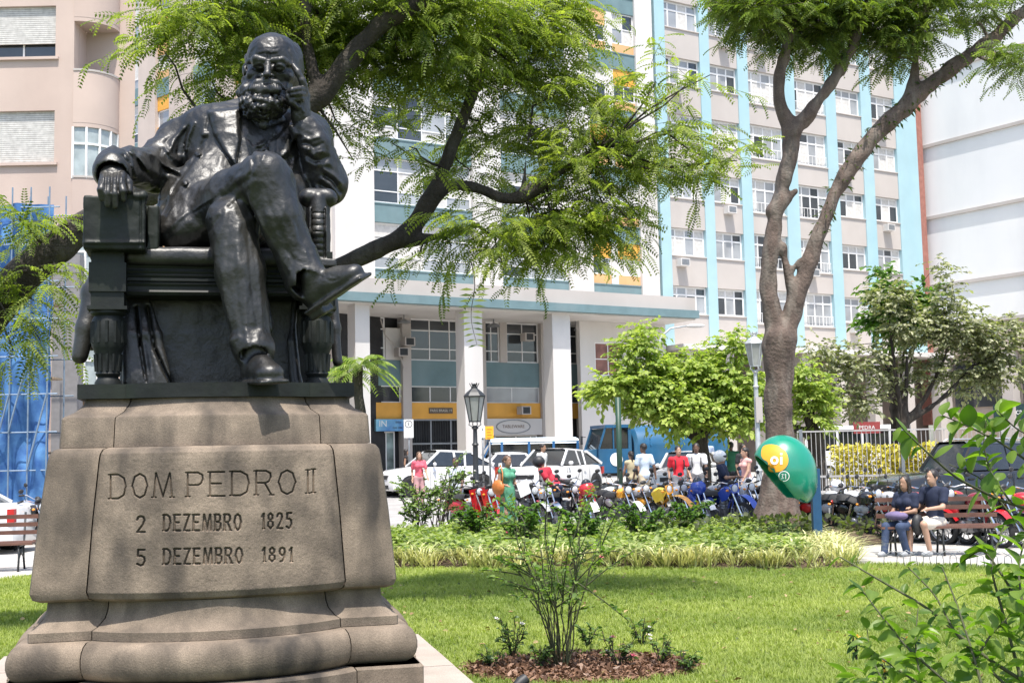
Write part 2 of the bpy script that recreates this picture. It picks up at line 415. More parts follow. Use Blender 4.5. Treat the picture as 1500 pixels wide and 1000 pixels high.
# inscribed front stone: letters are cut into a fine height field
def strokes():
    L = {
     'D': [[(0,0),(0,1)],[(0,1),(.35,1),(.62,.85),(.7,.5),(.62,.15),(.35,0),(0,0)]], 'O': [[(.35,1),(.12,.88),(0,.5),(.12,.12),(.35,0),(.58,.12),(.7,.5),(.58,.88),(.35,1)]],
     'M': [[(0,0),(.1,1),(.42,0),(.74,1),(.84,0)]], 'P': [[(0,0),(0,1),(.42,1),(.6,.9),(.62,.72),(.55,.55),(.42,.48),(0,.48)]],
     'E': [[(.58,1),(0,1),(0,0),(.6,0)],[(0,.52),(.45,.52)]], 'R': [[(0,0),(0,1),(.4,1),(.58,.9),(.6,.74),(.54,.58),(.4,.5),(0,.5)],[(.34,.5),(.62,0)]],
     'I': [[(0,0),(0,1)]], 'Z': [[(0,1),(.55,1),(0,0),(.56,0)]], 'B': [[(0,0),(0,1),(.38,1),(.52,.9),(.52,.64),(.38,.53),(0,.53)],[(.38,.53),(.56,.42),(.56,.12),(.4,0),(0,0)]],
     '1': [[(0,.8),(.16,1),(.16,0)]], '2': [[(0,.78),(.08,.95),(.25,1),(.42,.94),(.48,.75),(.4,.5),(0,0),(.5,0)]],
     '5': [[(.46,1),(.06,1),(.04,.58),(.25,.62),(.44,.52),(.48,.28),(.38,.05),(.2,0),(0,.1)]],
     '8': [[(.24,.53),(.06,.64),(.04,.86),(.24,1),(.44,.86),(.42,.64),(.24,.53),(.03,.4),(0,.15),(.24,0),(.48,.15),(.45,.4),(.24,.53)]],
     '9': [[(.46,.68),(.4,.5),(.22,.44),(.04,.54),(0,.75),(.08,.94),(.24,1),(.42,.92),(.47,.68),(.42,.28),(.28,.05),(.08,0)]]}
    serif = {'D': [(0,1),(0,0)], 'P': [(0,1),(0,0)], 'R': [(0,1),(0,0),(.64,0)], 'I': [(0,1),(0,0)], 'E': [(0,1),(0,0)], 'M': [(0,0),(.84,0)], 'B': [(0,1),(0,0)], '1': [(.16,0)]}
    # text, first pixel x, last pixel x, top y, bottom y at first, bottom at last
    rows = [('DOM', 162, 252, 695, 730, 727, 0), ('PEDRO', 275, 433, 692, 727, 723, 0), ('II', 451, 459, 688, 722, 721, 0),
            ('2', 201, 212, 756, 779, 779, 1), ('DEZEMBRO', 240, 353, 754, 777, 776, 1), ('1825', 384, 427, 752, 774, 773, 1),
            ('5', 201, 212, 805, 828, 828, 1), ('DEZEMBRO', 240, 355, 804, 826, 824, 1), ('1891', 385, 427, 802, 822, 822, 1)]
    out = []
    for t, x0, x1, yt, yb, yb2, bold in rows:
        wd = lambda c: max(p[0] for st in L[c] for p in st)
        gap = 0.44 if bold else 0.30; tot = sum(wd(c) for c in t)+gap*(len(t)-1); sx = (x1-x0)/max(tot, 0.01)
        cx = 0
        for c in t:
            for st in L[c]:
                out.append((np.array([(x0+(cx+p[0])*sx, (yb+(yb2-yb)*(cx/max(tot, .01)))-p[1]*(yb-yt)) for p in st]), 1.2 if bold else 1.0))
            if not bold or c in 'DEBR1I':
                for p in serif.get(c, []):
                    X = x0+(cx+p[0])*sx; Yy = yb+(yb2-yb)*(cx/max(tot, .01))-p[1]*(yb-yt); sl_ = 1.7 if bold else 3.2; out.append((np.array([(X-sl_, Yy), (X+sl_, Yy)]), 0.75))
            cx += wd(c)+gap
    return out
def front_stone():
    nx, nz = 720, 400
    zs0 = np.array([z for _, z in MAIN]); ws = np.array([w_*0.952 for w_, _ in MAIN])
    # crowd rows near the rounded edges
    zz = np.concatenate([np.linspace(0.985, 1.08, 30)[:-1], np.linspace(1.08, 1.765, nz-54), np.linspace(1.765, 1.836, 26)[1:]]); nz = len(zz)
    W = np.interp(zz, zs0, ws); C = W*0.70; t = np.linspace(-1, 1, nx)
    X = C[:, None]*np.sin(t)[None]/math.sin(1.0)
    F = (W+0.012)[:, None]+0.20*(np.cos(t)[None]-math.cos(1.0))/(1-math.cos(1.0))
    edge = np.minimum((C[:, None]-np.abs(X)), 0.035)/0.035; F = F-0.022*(1-np.sqrt(np.clip(1-(1-edge)**2, 0, 1)))
    Y = -F; Z = np.repeat(zz[:, None], nx, 1)
    U, V = _fwd(X, Y, Z); dep = np.zeros_like(X)
    for st, wd in strokes():
        lo = st.min(0)-5; hi = st.max(0)+5; box = (U > lo[0]) & (U < hi[0]) & (V > lo[1]) & (V < hi[1])
        r_ = np.nonzero(box); u = U[r_]; v = V[r_]; d = np.full(u.shape, 99.0)
        for i in range(len(st)-1):
            a, b = st[i], st[i+1]; ba = b-a; k = np.clip(((u-a[0])*ba[0]+(v-a[1])*ba[1])/max(ba@ba, 1e-6), 0, 1)
            d = np.minimum(d, np.hypot(u-a[0]-k*ba[0], v-a[1]-k*ba[1]))
        dep[r_] = np.maximum(dep[r_], 0.022*np.clip(1.2-d/(wd*1.3), 0, 1)**0.8)
    n1 = vnoise(X.astype(np.float32), Y.astype(np.float32), Z.astype(np.float32), 60)*0.0010+vnoise(X.astype(np.float32), Y.astype(np.float32), Z.astype(np.float32), 14)*0.0012
    Y = Y+dep+n1
    Vv = np.stack([X, Y, Z], -1).reshape(-1, 3); idx = np.arange(nx*nz).reshape(nz, nx)
    Fc = np.stack([idx[:-1, :-1], idx[:-1, 1:], idx[1:, 1:], idx[1:, :-1]], -1).reshape(-1, 4)
    # flat sides, top and bottom reach back into the block
    def back(ids):
        global _
        base = len(extra_v)+nx*nz
        for i in ids: q = Vv[i]; extra_v.append((q[0]*0.9, -0.5, q[2]))
        for k in range(len(ids)-1): extra_f.append((ids[k], ids[k+1], base+k+1, base+k))
    extra_v = []; extra_f = []
    back(list(idx[::-1, -1])); back(list(idx[:, 0])); back(list(idx[-1, ::-1])); back(list(idx[0, :]))
    extra_f = [f_[::-1] for f_ in extra_f]
    Vv = np.vstack([Vv, np.array(extra_v)]); Fc = np.vstack([Fc, np.array(extra_f)])
    o = link('inscribed_stone', npmesh('inscribed_stone', Vv, Fc, M_GR, smooth=False), ped)
    o['label'] = 'curved front stone cut with DOM PEDRO II and two December dates'
front_stone()

# ---- paved step under it
slab = empty('monument_step', ST_LOC, ST_RZ, 'low wide stone step the granite pedestal stands on', 'stone step')
for i in range(4):
    for j in range(4):
        a = 1.54*2/4; b = MB(); x0 = -1.54+i*a; y0 = -1.54+j*a
        b.box(x0+0.004, y0+0.004, 0, x0+a-0.004, y0+a-0.004, 0.348+0.002*((i*3+j) % 2)); b.build('paving_slab', mat('step_stone', (0.34, 0.29, 0.25), rough=0.85, var=0.12, scale=3, bump=0.3, bscale=60, grain=0.15), slab)

# ---- seated bronze figure
stt = empty('bronze_statue', ST_LOC+Vector((0, 0, 2.12)), ST_RZ, 'dark bronze statue of a bearded man seated in an armchair, head resting on one hand', 'statue')
OFF = Matrix.Translation((0, 0, -2.12))
def bron(o): o.matrix_local = OFF; return o
ZB = 2.205
b = MB(); 
for W, c, z0, z1 in ((0.80, 0.53, 2.121, ZB),):
    n = 16; arc = [(c*math.sin(a)/math.sin(1.0), -(W+0.012+0.13*(math.cos(a)-math.cos(1.0))/(1-math.cos(1.0)))) for a in [(-1+2*i/n) for i in range(n+1)]]
    poly = [(-W, 0.8), (-W, -W), (-c, -W)]+arc+[(c, -W), (W, -W), (W, 0.8)]
    v = [(x, y, z0) for x, y in poly]+[(x, y, z1) for x, y in poly]; n = len(poly)
    b.add(v, [tuple(range(n))[::-1], tuple(range(n, 2*n))]+[(i, (i+1) % n, n+(i+1) % n, n+i) for i in range(n)])
bron(b.build('plinth', M_BR_DK, stt, smooth=30))

def figure():
    s = Sculpt((-1.0, -1.25, 2.12), (1.05, 0.62, 4.55), 0.0085)
    c = lambda p, q, ra, rb, k=0.03: s.cap(S(*p), S(*q), px(ra, p[2]), px(rb, q[2]), k)
    # torso
    s.ell(S(372, 300, 0.12), (0.47, 0.36, 0.34), 0.05); s.ell(S(362, 240, 0.16), (0.42, 0.31, 0.36), 0.06)
    s.ell(S(325, 196, 0.16), (0.28, 0.22, 0.2), 0.06); c((350, 176, .14), (284, 182, .16), 20, 21, .05); s.ell(S(430, 205, 0.2), (0.26, 0.22, 0.2), 0.06)
    c((300, 182, .2), (455, 190, .22), 21, 21, .06); s.ell(S(375, 185, 0.2), (0.22, 0.2, 0.2), .08)
    c((385, 190, .12), (390, 150, .06), 26, 26, .04)                       # neck
    # right sleeve (left in the picture): shoulder, elbow, forearm on the chair arm
    c((300, 186, .2), (262, 208, .22), 27, 28, .05); c((262, 208, .22), (222, 250, .1), 30, 31, .05)
    c((226, 250, .1), (190, 242, -.3), 30, 25, .04); c((190, 242, -.3), (170, 246, -.52), 25, 24, .03)
    s.cap(S(167, 243, -.53), S(165, 250, -.62), px(27, -.5), px(27, -.5), .008); s.cap(S(165, 252, -.60), S(163, 262, -.78), px(21, -.6), px(21, -.6), .005, sub=True)
    # left sleeve: upper arm down to the elbow, forearm up to the hand
    c((452, 200, .2), (478, 262, .02), 27, 30, .05); c((480, 268, -.02), (462, 215, -.12), 29, 23, .03); c((462, 215, -.12), (447, 186, -.13), 23, 19, .02)
    s.ell(S(487, 270, -.02), (px(22), px(26), px(30)), .03); s.ell(S(452, 265, .02), (px(22), px(22), px(16)), .03)
    # coat hanging from chest over the lap, opening to the left
    c((262, 270, -.02), (250, 335, -.1), 22, 27, .06); c((300, 250, -.05), (262, 338, -.28), 26, 30, .07); c((330, 260, -.08), (290, 330, -.3), 30, 28, .08)
    # thighs: the right one crosses over
    c((292, 338, .05), (345, 292, -.5), 46, 42, .06); c((345, 292, -.5), (388, 256, -.82), 42, 31, .05)
    c((390, 330, .05), (345, 325, -.62), 44, 32, .05)
    # crossed shin down to the hanging shoe
    c((388, 258, -.83), (412, 320, -.84), 36, 31, .04); c((412, 320, -.84), (437, 380, -.82), 31, 28, .03); c((437, 378, -.82), (449, 408, -.84), 28, 31, .02)
    s.ell(S(400, 275, -.8), (px(30), px(28), px(36)), .04)
    # standing shin
    c((338, 325, -.68), (352, 400, -.74), 34, 33, .04); c((352, 400, -.74), (369, 505, -.80), 33, 26, .03); c((352, 370, -.6), (385, 480, -.6), 24, 14, .04)
    s.cap(S(366, 500, -.8), S(372, 510, -.82), px(27), px(27.5), .01)
    # trouser mouth
    s.cap(S(449, 412, -.88), S(476, 434, -.98), px(24), px(24), .006, sub=True)
    s.cap(S(371, 520, -.86), S(376, 530, -.95), px(18), px(16), .006, sub=True)
    # folds
    L = lambda pts, w_, h, y0=-1.1, y1=0.05: s.line(pts, w_, h, PR, (y0, y1))
    A = 0.016
    for pts, w_, h in [
        ([(268, 188), (255, 205), (248, 222)], 4, A), ([(284, 180), (276, 200), (272, 220)], 4, A), ([(258, 190), (240, 212), (235, 226)], 4, -A*.8), ([(277, 186), (266, 206), (260, 224)], 3, -A),
        ([(240, 214), (250, 228), (262, 236)], 4, A), ([(222, 226), (236, 240), (258, 250)], 4, A*.9), ([(206, 226), (214, 240), (232, 256)], 5, A*.8), ([(190, 222), (204, 232), (216, 250)], 4, A),
        ([(228, 232), (240, 246), (262, 258)], 3, -A), ([(198, 228), (206, 242), (222, 262)], 3, -A), ([(244, 254), (230, 268), (214, 282)], 5, A*.7), ([(250, 262), (236, 278), (222, 290)], 4, -A*.8),
        ([(180, 228), (190, 240), (196, 262)], 3, -A*.7),
        # left forearm and elbow
        ([(440, 196), (452, 205), (468, 200)], 3.5, A*.7), ([(444, 216), (458, 226), (474, 222)], 4, A*.8), ([(448, 236), (464, 244), (482, 240)], 4, A*.8), ([(446, 208), (460, 216), (472, 210)], 3, -A*.7), ([(450, 228), (464, 236), (480, 230)], 3, -A*.7),
        ([(474, 248), (488, 256), (500, 268)], 4, A), ([(470, 262), (484, 270), (496, 288)], 4, A), ([(464, 276), (478, 284), (488, 298)], 4, A), ([(474, 256), (486, 264), (498, 280)], 3, -A*1.1), ([(468, 270), (482, 278), (492, 294)], 3, -A*1.1),
        # coat front, waistcoat
        ([(306, 172), (300, 205), (280, 240), (256, 275), (232, 320)], 3, -A*.6), ([(340, 262), (310, 290), (270, 315), (240, 340)], 4, A*.9), ([(352, 250), (330, 275), (290, 300), (262, 326)], 3, -A*.8), ([(300, 300), (270, 322), (246, 346)], 3, -A*.7),
        ([(365, 216), (372, 240), (366, 256)], 3, -A*.7), ([(392, 214), (384, 236)], 3, A*.6), ([(400, 200), (388, 214), (376, 220)], 3, -A*.8), ([(362, 200), (374, 216), (388, 222)], 3, -A*.6),
        # thigh and knee
        ([(380, 240), (350, 262), (315, 285), (275, 312)], 5, A*.8), ([(372, 258), (345, 276), (312, 300)], 4, -A), ([(365, 272), (340, 292), (310, 318)], 4, A*.7), ([(350, 290), (328, 310), (308, 338)], 4, -A),
        ([(344, 262), (356, 272), (366, 292), (378, 318), (392, 345)], 1.6, A*.5), ([(346, 268), (364, 300), (380, 332)], 2.5, -A*.4),
        ([(398, 250), (408, 285), (424, 325), (448, 372)], 6, A*.7), ([(386, 270), (396, 305), (410, 340), (430, 385)], 4, -A*.8), ([(372, 300), (384, 330), (402, 362), (424, 396)], 4, A*.8), ([(362, 312), (376, 350), (400, 392)], 4, -A),
        ([(420, 300), (440, 345), (456, 378)], 3.5, -A*.5), ([(426, 352), (440, 366), (458, 372)], 3.5, A*.7), ([(414, 362), (432, 380), (450, 388)], 3, -A*.8),
        # standing leg
        ([(330, 305), (326, 330), (318, 350)], 4, A), ([(338, 312), (334, 350), (332, 385)], 4, -A*.8), ([(350, 318), (348, 380), (352, 440), (360, 500)], 5, A*.9), ([(362, 330), (366, 390), (372, 450), (382, 500)], 3.5, -A), ([(334, 390), (340, 440), (350, 495)], 4, A*.6),
        ([(344, 400), (350, 450), (356, 490)], 3, -A*.7), ([(376, 350), (380, 420), (388, 490)], 4, A), ([(352, 478), (366, 488), (384, 484)], 3.5, A*.8), ([(350, 488), (366, 498), (386, 492)], 3, -A*.7),
    ]: L(pts, w_*.9, h*(1.15 if pts[0][1] < 240 or pts[0][0] > 440 else .38))
    def LAP():
     # lapels, cuffs, pocket flap, buttons
     s.poly([(305, 163), (352, 158), (353, 205), (346, 243), (330, 225), (313, 196)], 0.045, PR, (-.6, .12), 1.3)
     s.line([(350, 165), (352, 205), (346, 244)], 2.5, -0.02, PR, (-.6, .12)); s.line([(309, 170), (315, 196), (332, 226), (346, 245)], 2, -0.012, PR, (-.6, .12))
     s.poly([(404, 205), (424, 180), (436, 196), (420, 232), (404, 228)], 0.02, PR, (-.5, .15), 1.6)
     s.poly([(372, 214), (390, 206), (392, 220), (376, 226)], 0.02, PR, (-.5, .15), 1.4)                       # bow tie
     for u, v in ((290, 225), (271, 268), (300, 196)): s.poly([(u+5*math.cos(a), v+4.5*math.sin(a)) for a in np.linspace(0, 6.28, 11)[:-1]], 0.022, PR, (-.7, .12), 1.2)
     for u, v in ((444, 206), (452, 218), (460, 230), (466, 240)): s.poly([(u+3.6*math.cos(a), v+3.4*math.sin(a)) for a in np.linspace(0, 6.28, 9)[:-1]], 0.014, PR, (-.5, .0), 1.0)
     s.line([(410, 232), (420, 222), (432, 230), (428, 250)], 2.5, 0.014, PR, (-.6, .1))
    s.rough(0.008, 4.5); s.ridge(0.007, 6.5, (1.5, 1.2, .55)); s.ridge(0.0045, 15, (1, 1, .8)); s.rough(0.002, 45); LAP()
    # shoes
    def shoe(heel, toe, ankle, w0, w1, wide):
        h, t, a = np.array(S(*heel)), np.array(S(*toe)), np.array(S(*ankle))
        ax = Vector(t-h); Ln = ax.length; ax.normalize(); side = ax.cross(Vector(a-h)).normalized(); up = side.cross(ax).normalized()
        Rm = Matrix((ax, side, up)).transposed(); g = lambda x, y, z: tuple(Vector(h)+ax*x*Ln+side*y+up*z)
        s.box(g(.5, 0, -.012), (Ln*.53, wide, .013), .012, .004, rot=Rm); s.box(g(.12, 0, -.045), (Ln*.13, wide*.8, .03), .008, .004, rot=Rm)
        s.ell(g(.16, 0, .06), (Ln*.2, wide*.8, .09), .02, rot=Rm); s.ell(g(.5, 0, .06), (Ln*.36, wide*.86, .088), .03, rot=Rm); s.ell(g(.8, 0, .04), (Ln*.22, wide*.92, .06), .03, rot=Rm)
        s.cap(tuple(a), g(.22, 0, .06), px(w0), px(w1), .03)
    shoe((455, 452, -.80), (533, 402, -1.06), (458, 404, -.88), 17, 17, .088)
    shoe((366, 556, -.72), (402, 556, -1.10), (372, 515, -.82), 17, 18, .092)
    for pts in ([(470, 405), (486, 412), (498, 408)], [(476, 402), (492, 405)]): s.line(pts, 1.6, -0.007, PR, (-1.1, -.7))
    me = s.mesh('figure', [M_BR], iters=2); return bron(link('figure', me, stt))
fig = figure()

def head():
    s = Sculpt((0.02, -0.42, 3.85), (0.86, 0.42, 4.72), 0.0052)
    E_ = lambda u, v, y, rx, ry, rz, k=.02, **kw: s.ell(S(u, v, y), (px(rx, y), px(ry, y), px(rz, y)), k, **kw)
    c = lambda p, q, ra, rb, k=0.012, sub=False: s.cap(S(*p), S(*q), px(ra, p[2]), px(rb, q[2]), k, sub)
    # skull, forehead, face
    E_(402, 97, .04, 41, 47, 47, .03); E_(396, 84, -.02, 33, 38, 33, .03); E_(393, 112, -.05, 31, 30, 34, .04); c((386, 170, .05), (392, 130, .02), 24, 26, .04)
    E_(430, 88, .06, 10, 26, 22, .04)
    for sx, u in ((-1, 379), (1, 410)):
        E_(u, 97.5, -.285, 15, 14, 8.5, .05, sub=True)                                  # sockets
    # brow ridges
    c((364, 91, -.15), (374, 86, -.235), 4.4, 5.6, .015); c((374, 86, -.235), (388, 88.5, -.25), 5.6, 4.4, .015)
    c((427, 95, -.13), (414, 88, -.225), 4.4, 5.6, .015); c((414, 88, -.225), (398, 88.5, -.25), 5.6, 4.4, .015)
    # nose
    c((393, 88, -.222), (391.2, 107, -.305), 3.8, 5.2, .015); E_(391, 110.5, -.302, 6.2, 6.5, 5.0, .012); E_(384.5, 111.5, -.25, 4.2, 5, 3.6, .008); E_(398, 111.5, -.25, 4.2, 5, 3.6, .008)
    c((386.8, 114.5, -.27), (386.8, 113, -.30), 1.6, 1.6, .003, True); c((395.5, 114.5, -.27), (395.5, 113, -.30), 1.6, 1.6, .003, True)
    # eyes with lids
    for u, v in ((379.5, 96.5), (409.5, 98.5)):
        E_(u, v+1.2, -.212, 8.4, 5.6, 5.0, .04)
        s.line([(u-7.5, v-.4), (u-3, v-3.2), (u+3, v-3.2), (u+7.5, v)], 2.2, .005, PR, (-.3, -.1)); s.line([(u-4, v+1), (u+4, v+1.2)], 1.0, -.004, PR, (-.3, -.12)); s.line([(u-7, v+6), (u, v+8.5), (u+7, v+6.5)], 1.6, -.007, PR, (-.3, -.05))
    # cheekbones, forehead lines
    E_(370, 110, -.13, 10, 10, 8, .03); E_(420, 113, -.12, 10, 10, 8, .03)
    for dy, hh in ((0, .0015), (-7, .001)): s.line([(380, 77+dy), (388, 75+dy), (398, 76.5+dy), (407, 75.5+dy)], 2.4, hh, PR, (-.3, 0)); s.line([(380, 80+dy), (388, 78+dy), (400, 79+dy), (407, 78+dy)], 1.6, -.0025, PR, (-.3, 0))
    s.line([(372, 72), (367, 82), (366, 92)], 3, -.006, PR, (-.25, .1)); s.line([(421, 72), (426, 84), (427, 96)], 3, -.006, PR, (-.25, .1))
    s.line([(391, 80), (392, 86)], 1.2, -.008, PR, (-.3, -.1)); s.line([(396, 80), (395, 86)], 1.2, -.008, PR, (-.3, -.1))
    s.line([(382, 113), (374, 120), (368, 130)], 2, -.008, PR, (-.3, 0)); s.line([(400, 113), (408, 121), (414, 130)], 2, -.008, PR, (-.3, 0))
    # hair at the sides and back
    for i in range(34):
        a = i/25.; E_(430+6*math.sin(3.1*a)+1.2*math.sin(i*2.1), 68+44*a, .06+.05*math.sin(i*1.7), 6, 9, 5, .02); E_(363-1*math.sin(i*1.3), 84+38*a, .06+.05*math.cos(i), 4, 8, 5, .012)
    E_(404, 104, .14, 41, 36, 42, .03)
    for i in range(40):
        a = i/39.; u = 362+74*a; s.line([(u, 66-16*math.sin(a*3.1)), (u+(u-399)*.12, 52-4*math.sin(a*3.1)+6)], 1.4, .0035*(1 if i % 2 else -1), PR, (-.05, .3))
    # ear on the open side
    E_(359, 104, .02, 4, 9, 10, .006); s.line([(357, 97), (361, 95), (362, 104), (359, 112)], 1.3, -.006, PR, (-.15, .1))
    # moustache and beard
    E_(385, 139, -.10, 32, 30, 22, .025, noise=(.012, 22)); E_(386, 154, -.09, 35, 30, 23, .02, noise=(.016, 20)); E_(362, 132, -.06, 13, 24, 17, .02, noise=(.022, 20)); E_(415, 135, -.05, 13, 24, 17, .02, noise=(.01, 24))
    c((391, 118, -.265), (377, 121, -.25), 4.0, 5.0, .016); c((377, 121, -.25), (361, 133, -.19), 5.0, 2.4, .016)
    c((391, 118, -.265), (405, 122, -.245), 4.0, 5.0, .016); c((405, 122, -.245), (423, 135, -.18), 5.0, 2.4, .016)
    s.line([(383, 126), (390, 125), (398, 126.5)], 1.1, -.012, PR, (-.35, -.1)); c((384, 129.5, -.262), (396, 130, -.262), 2.6, 2.6, .02); E_(389.5, 131.5, -.243, 24, 13, 9.5, .03, noise=(.012, 24))
    rnd = random.Random(5)
    for i in range(130):                                                                 # curls
        a = rnd.uniform(0, 6.28); q = math.sqrt(rnd.random()); u = 386+33*q*math.cos(a); v = 150+23*q*math.sin(a); y = -.285+.17*q*q
        if v < 133 and abs(u-390) < 14: continue
        pts = [S(u+5*math.sin(t*1.5+a), v+t*3.2-4, y+.010*math.cos(t*2+i)) for t in (0, 1, 2, 3)]
        s.chain(pts, [px(2.9), px(3.5), px(2.9), px(1.4)], .006)
    for i in range(18):
        u = 363+i*3.2; v = 120+abs(u-391)*.45; s.line([(u, v-5), (u+(u-391)*.2, v+8)], 1.2, -.0035, PR, (-.35, -.05))
    # hand under the cheek: forearm, palm, bent fingers and the index finger along the temple
    c((446, 190, -.13), (440, 168, -.16), 15, 13, .02); c((440, 170, -.16), (436, 142, -.19), 13, 13, .02); c((444, 166, -.15), (445, 142, -.15), 10, 10, .02)
    s.chain([S(446, 134, -.20), S(443, 118, -.22), S(436, 106, -.22), S(429, 96, -.20)], [px(6), px(5.6), px(5.0), px(3.8)], .006)
    for k, (du, dv, y0) in enumerate(((0, 1, -.235), (1, 8, -.225), (1, 15, -.205))):
        s.chain([S(446+du, 131+dv, y0+.05), S(439+du, 129+dv, y0-.035), S(428+du*.6, 131+dv, y0-.06), S(422+du, 135+dv, y0-.03)], [px(5.2), px(5.0), px(4.3), px(3.8)], .003)
    s.chain([S(436, 158, -.22), S(427, 150, -.26), S(422, 141, -.265)], [px(5.5), px(5), px(4)], .006)
    s.line([(440, 150), (444, 164)], 1.6, .006, PR, (-.3, 0)); s.line([(436, 140), (428, 142)], 1, -.006, PR, (-.35, -.1))
    # collar behind the beard
    c((360, 176, .0), (385, 184, -.1), 7, 7, .02); c((385, 184, -.1), (412, 176, .0), 7, 7, .02)
    s.rough(0.0035, 22); s.rough(0.002, 60)
    me = s.mesh('head', [M_BR], iters=1); return bron(link('head', me, stt))
head()
def right_hand():
    s = Sculpt(tuple(np.array(S(150, 300, -.9))-(.12, .05, .12)), tuple(np.array(S(200, 235, -.45))+(.12, .08, .12)), 0.0052)
    s.cap(S(168, 246, -.50), S(166, 258, -.66), px(15), px(15), .02); s.cap(S(160, 256, -.66), S(172, 256, -.66), px(12), px(12), .02)
    for i, (u0, u1, v2, v3) in enumerate(((151, 148, 278, 291), (159, 157, 283, 300), (168, 168, 284, 302), (177, 180, 280, 292))):
        s.chain([S(u0+2, 256, -.70), S(u0, 267, -.77), S(u1, v2, -.80), S(u1+1, v3, -.785)], [px(6), px(6), px(5.4), px(4.2)], .005)
        s.line([(u0+1, 258), (u0, 268)], 1.4, .006, PR, (-.9, -.6))
    s.chain([S(180, 256, -.66), S(188, 268, -.70), S(190, 280, -.72)], [px(7), px(6), px(4.5)], .006)
    for u in (155, 163.5, 172.5): s.line([(u, 262), (u, 282)], 1.2, -.005, PR, (-.95, -.6))
    s.rough(.0015, 40); bron(link('hand', s.mesh('hand', [M_BR], iters=1), stt))
right_hand()

# ---- armchair of the statue
def chair():
    T = lambda u, v, y: Vector(S(u, v, y))
    def leg(u, y):
        q = lambda v: T(u, v, y).z; x = T(u, 470, y).x; b = MB()
        b.lathe([(.105, q(452)), (.105, q(460)), (.085, q(464)), (.098, q(470)), (.098, q(505)), (.088, q(512)), (.075, q(520)), (.068, q(545)), (.074, q(548)), (.06, q(553)), (.078, q(560)), (.078, ZB)], n=24, at=(x, y, 0))
        for k in range(12):
            a = k*math.pi/6; rx, ry = .094*math.cos(a), .094*math.sin(a); b.tube([(x+rx, y+ry, q(472)), (x+rx, y+ry, q(503))], .013, n=5)
            rx, ry = .07*math.cos(a), .07*math.sin(a); b.tube([(x+rx*1.1, y+ry*1.1, q(519)), (x+rx, y+ry, q(544))], .01, n=5)
        h = .095; b.box(x-h, y-h, q(452), x+h, y+h, q(372)); b.box(x-h-.012, y-h-.012, q(430), x+h+.012, y+h+.012, q(388)); b.box(x-h-.02, y-h-.02, q(456), x+h+.02, y+h+.02, q(451))
        return b
    for u, y in ((159, -.52), (464, -.45), (190, .42), (436, .42)): bron(leg(u, y).build('chair_leg', M_BR_DK, stt, smooth=True))
    # seat rail with mouldings, cushion
    b = MB(); xl, xr = T(180, 400, -.5).x, T(452, 400, -.5).x; z = lambda v: T(250, v, -.5).z
    b.box(xl, -.50, z(432), xr, .45, z(386))
    for v in (390, 398, 404, 416, 428): b.tube([(xl, -.50, z(v)), (xr, -.50, z(v))], .014, n=6)
    b.box(xl, -.52, z(412), xr, -.49, z(408)); bron(b.build('seat_rail', M_BR_DK, stt, smooth=True))
    s = Sculpt((xl-.1, -.62, z(395)), (xr+.1, .5, z(355)+.05), .014); s.box(((xl+xr)/2, -.05, z(376)), ((xr-xl)/2+.01, .51, .062), .05, .01); s.rough(.006, 9)
    bron(link('cushion', s.mesh('cushion', [M_BR]), stt))
    # cloth hanging below the seat, folded at its left
    s = Sculpt((xl-.25, -.45, 2.18), (xr+.25, .35, z(425)+.02), .0105); s.box(((xl+xr)/2, .0, (2.2+z(425))/2), ((xr-xl)/2+.04, .24, (z(425)-2.2)/2), .03, .01)
    for u0, u1, u2, w_ in ((190, 192, 197, 5), (198, 206, 214, 6), (207, 222, 236, 5.5), (216, 232, 246, 4), (184, 184, 186, 5)):
        s.chain([S(u0, 436, -.30), S(u1, 490, -.38), S(u2, 560, -.42)], [px(w_*.7), px(w_), px(w_*1.5)], .03)
    s.line([(216, 450), (226, 510), (250, 562)], 3, -.03, PR, (-.5, -.15)); s.line([(200, 450), (205, 500), (214, 560)], 2.5, -.03, PR, (-.5, -.15))
    s.chain([S(432, 440, -.28), S(428, 500, -.32), S(434, 562, -.36)], [px(5), px(7), px(9)], .03)
    s.rough(.008, 5); s.rough(.003, 20); bron(link('hanging_cloth', s.mesh('hanging_cloth', [M_BR], iters=2), stt))
    # side drapes (coat tails) outside the legs
    s = Sculpt(tuple(np.array(S(95, 575, -.2))-(.05, .4, .02)), tuple(np.array(S(200, 370, .3))+(.05, .3, .05)), .0105)
    s.chain([S(150, 388, .1), S(138, 430, .05), S(126, 480, .0), S(117, 522, -.02)], [px(12), px(17), px(15), px(12)], .03); s.chain([S(150, 400, .2), S(146, 450, .25), S(135, 505, .2)], [px(10), px(12), px(9)], .05)
    s.rough(.006, 8); bron(link('coat_tail', s.mesh('coat_tail', [M_BR], iters=2), stt))
    s = Sculpt(tuple(np.array(S(455, 575, -.1))-(.05, .3, .02)), tuple(np.array(S(520, 430, .3))+(.05, .2, .05)), .0105)
    s.chain([S(488, 440, .1), S(490, 480, .08), S(494, 530, .05)], [px(8), px(9), px(8)], .03); s.rough(.006, 8); bron(link('coat_tail', s.mesh('coat_tail', [M_BR], iters=2), stt))
    # left arm of the chair: block with stack of books the hand rests on
    s = Sculpt(tuple(np.array(S(110, 385, -.7))-(.03, .1, .05)), tuple(np.array(S(235, 270, .2))+(.05, .1, .05)), .0085)
    p0, p1 = T(121, 365, -.70), T(214, 288, -.70); ce = (p0+p1)/2; s.box((ce.x, -.30, ce.z), ((p1.x-p0.x)/2, .40, (p1.z-p0.z)/2), .012, .006)
    p2 = T(224, 325, -.55); s.box((p2.x, -.25, ce.z-.0), (.035, .30, (p1.z-p0.z)/2-.02), .012, .01)
    for u in (176, 188, 199, 208): s.ell(S(u, 288, -.66), (.035, .06, .03), .01, noise=(.01, 25))
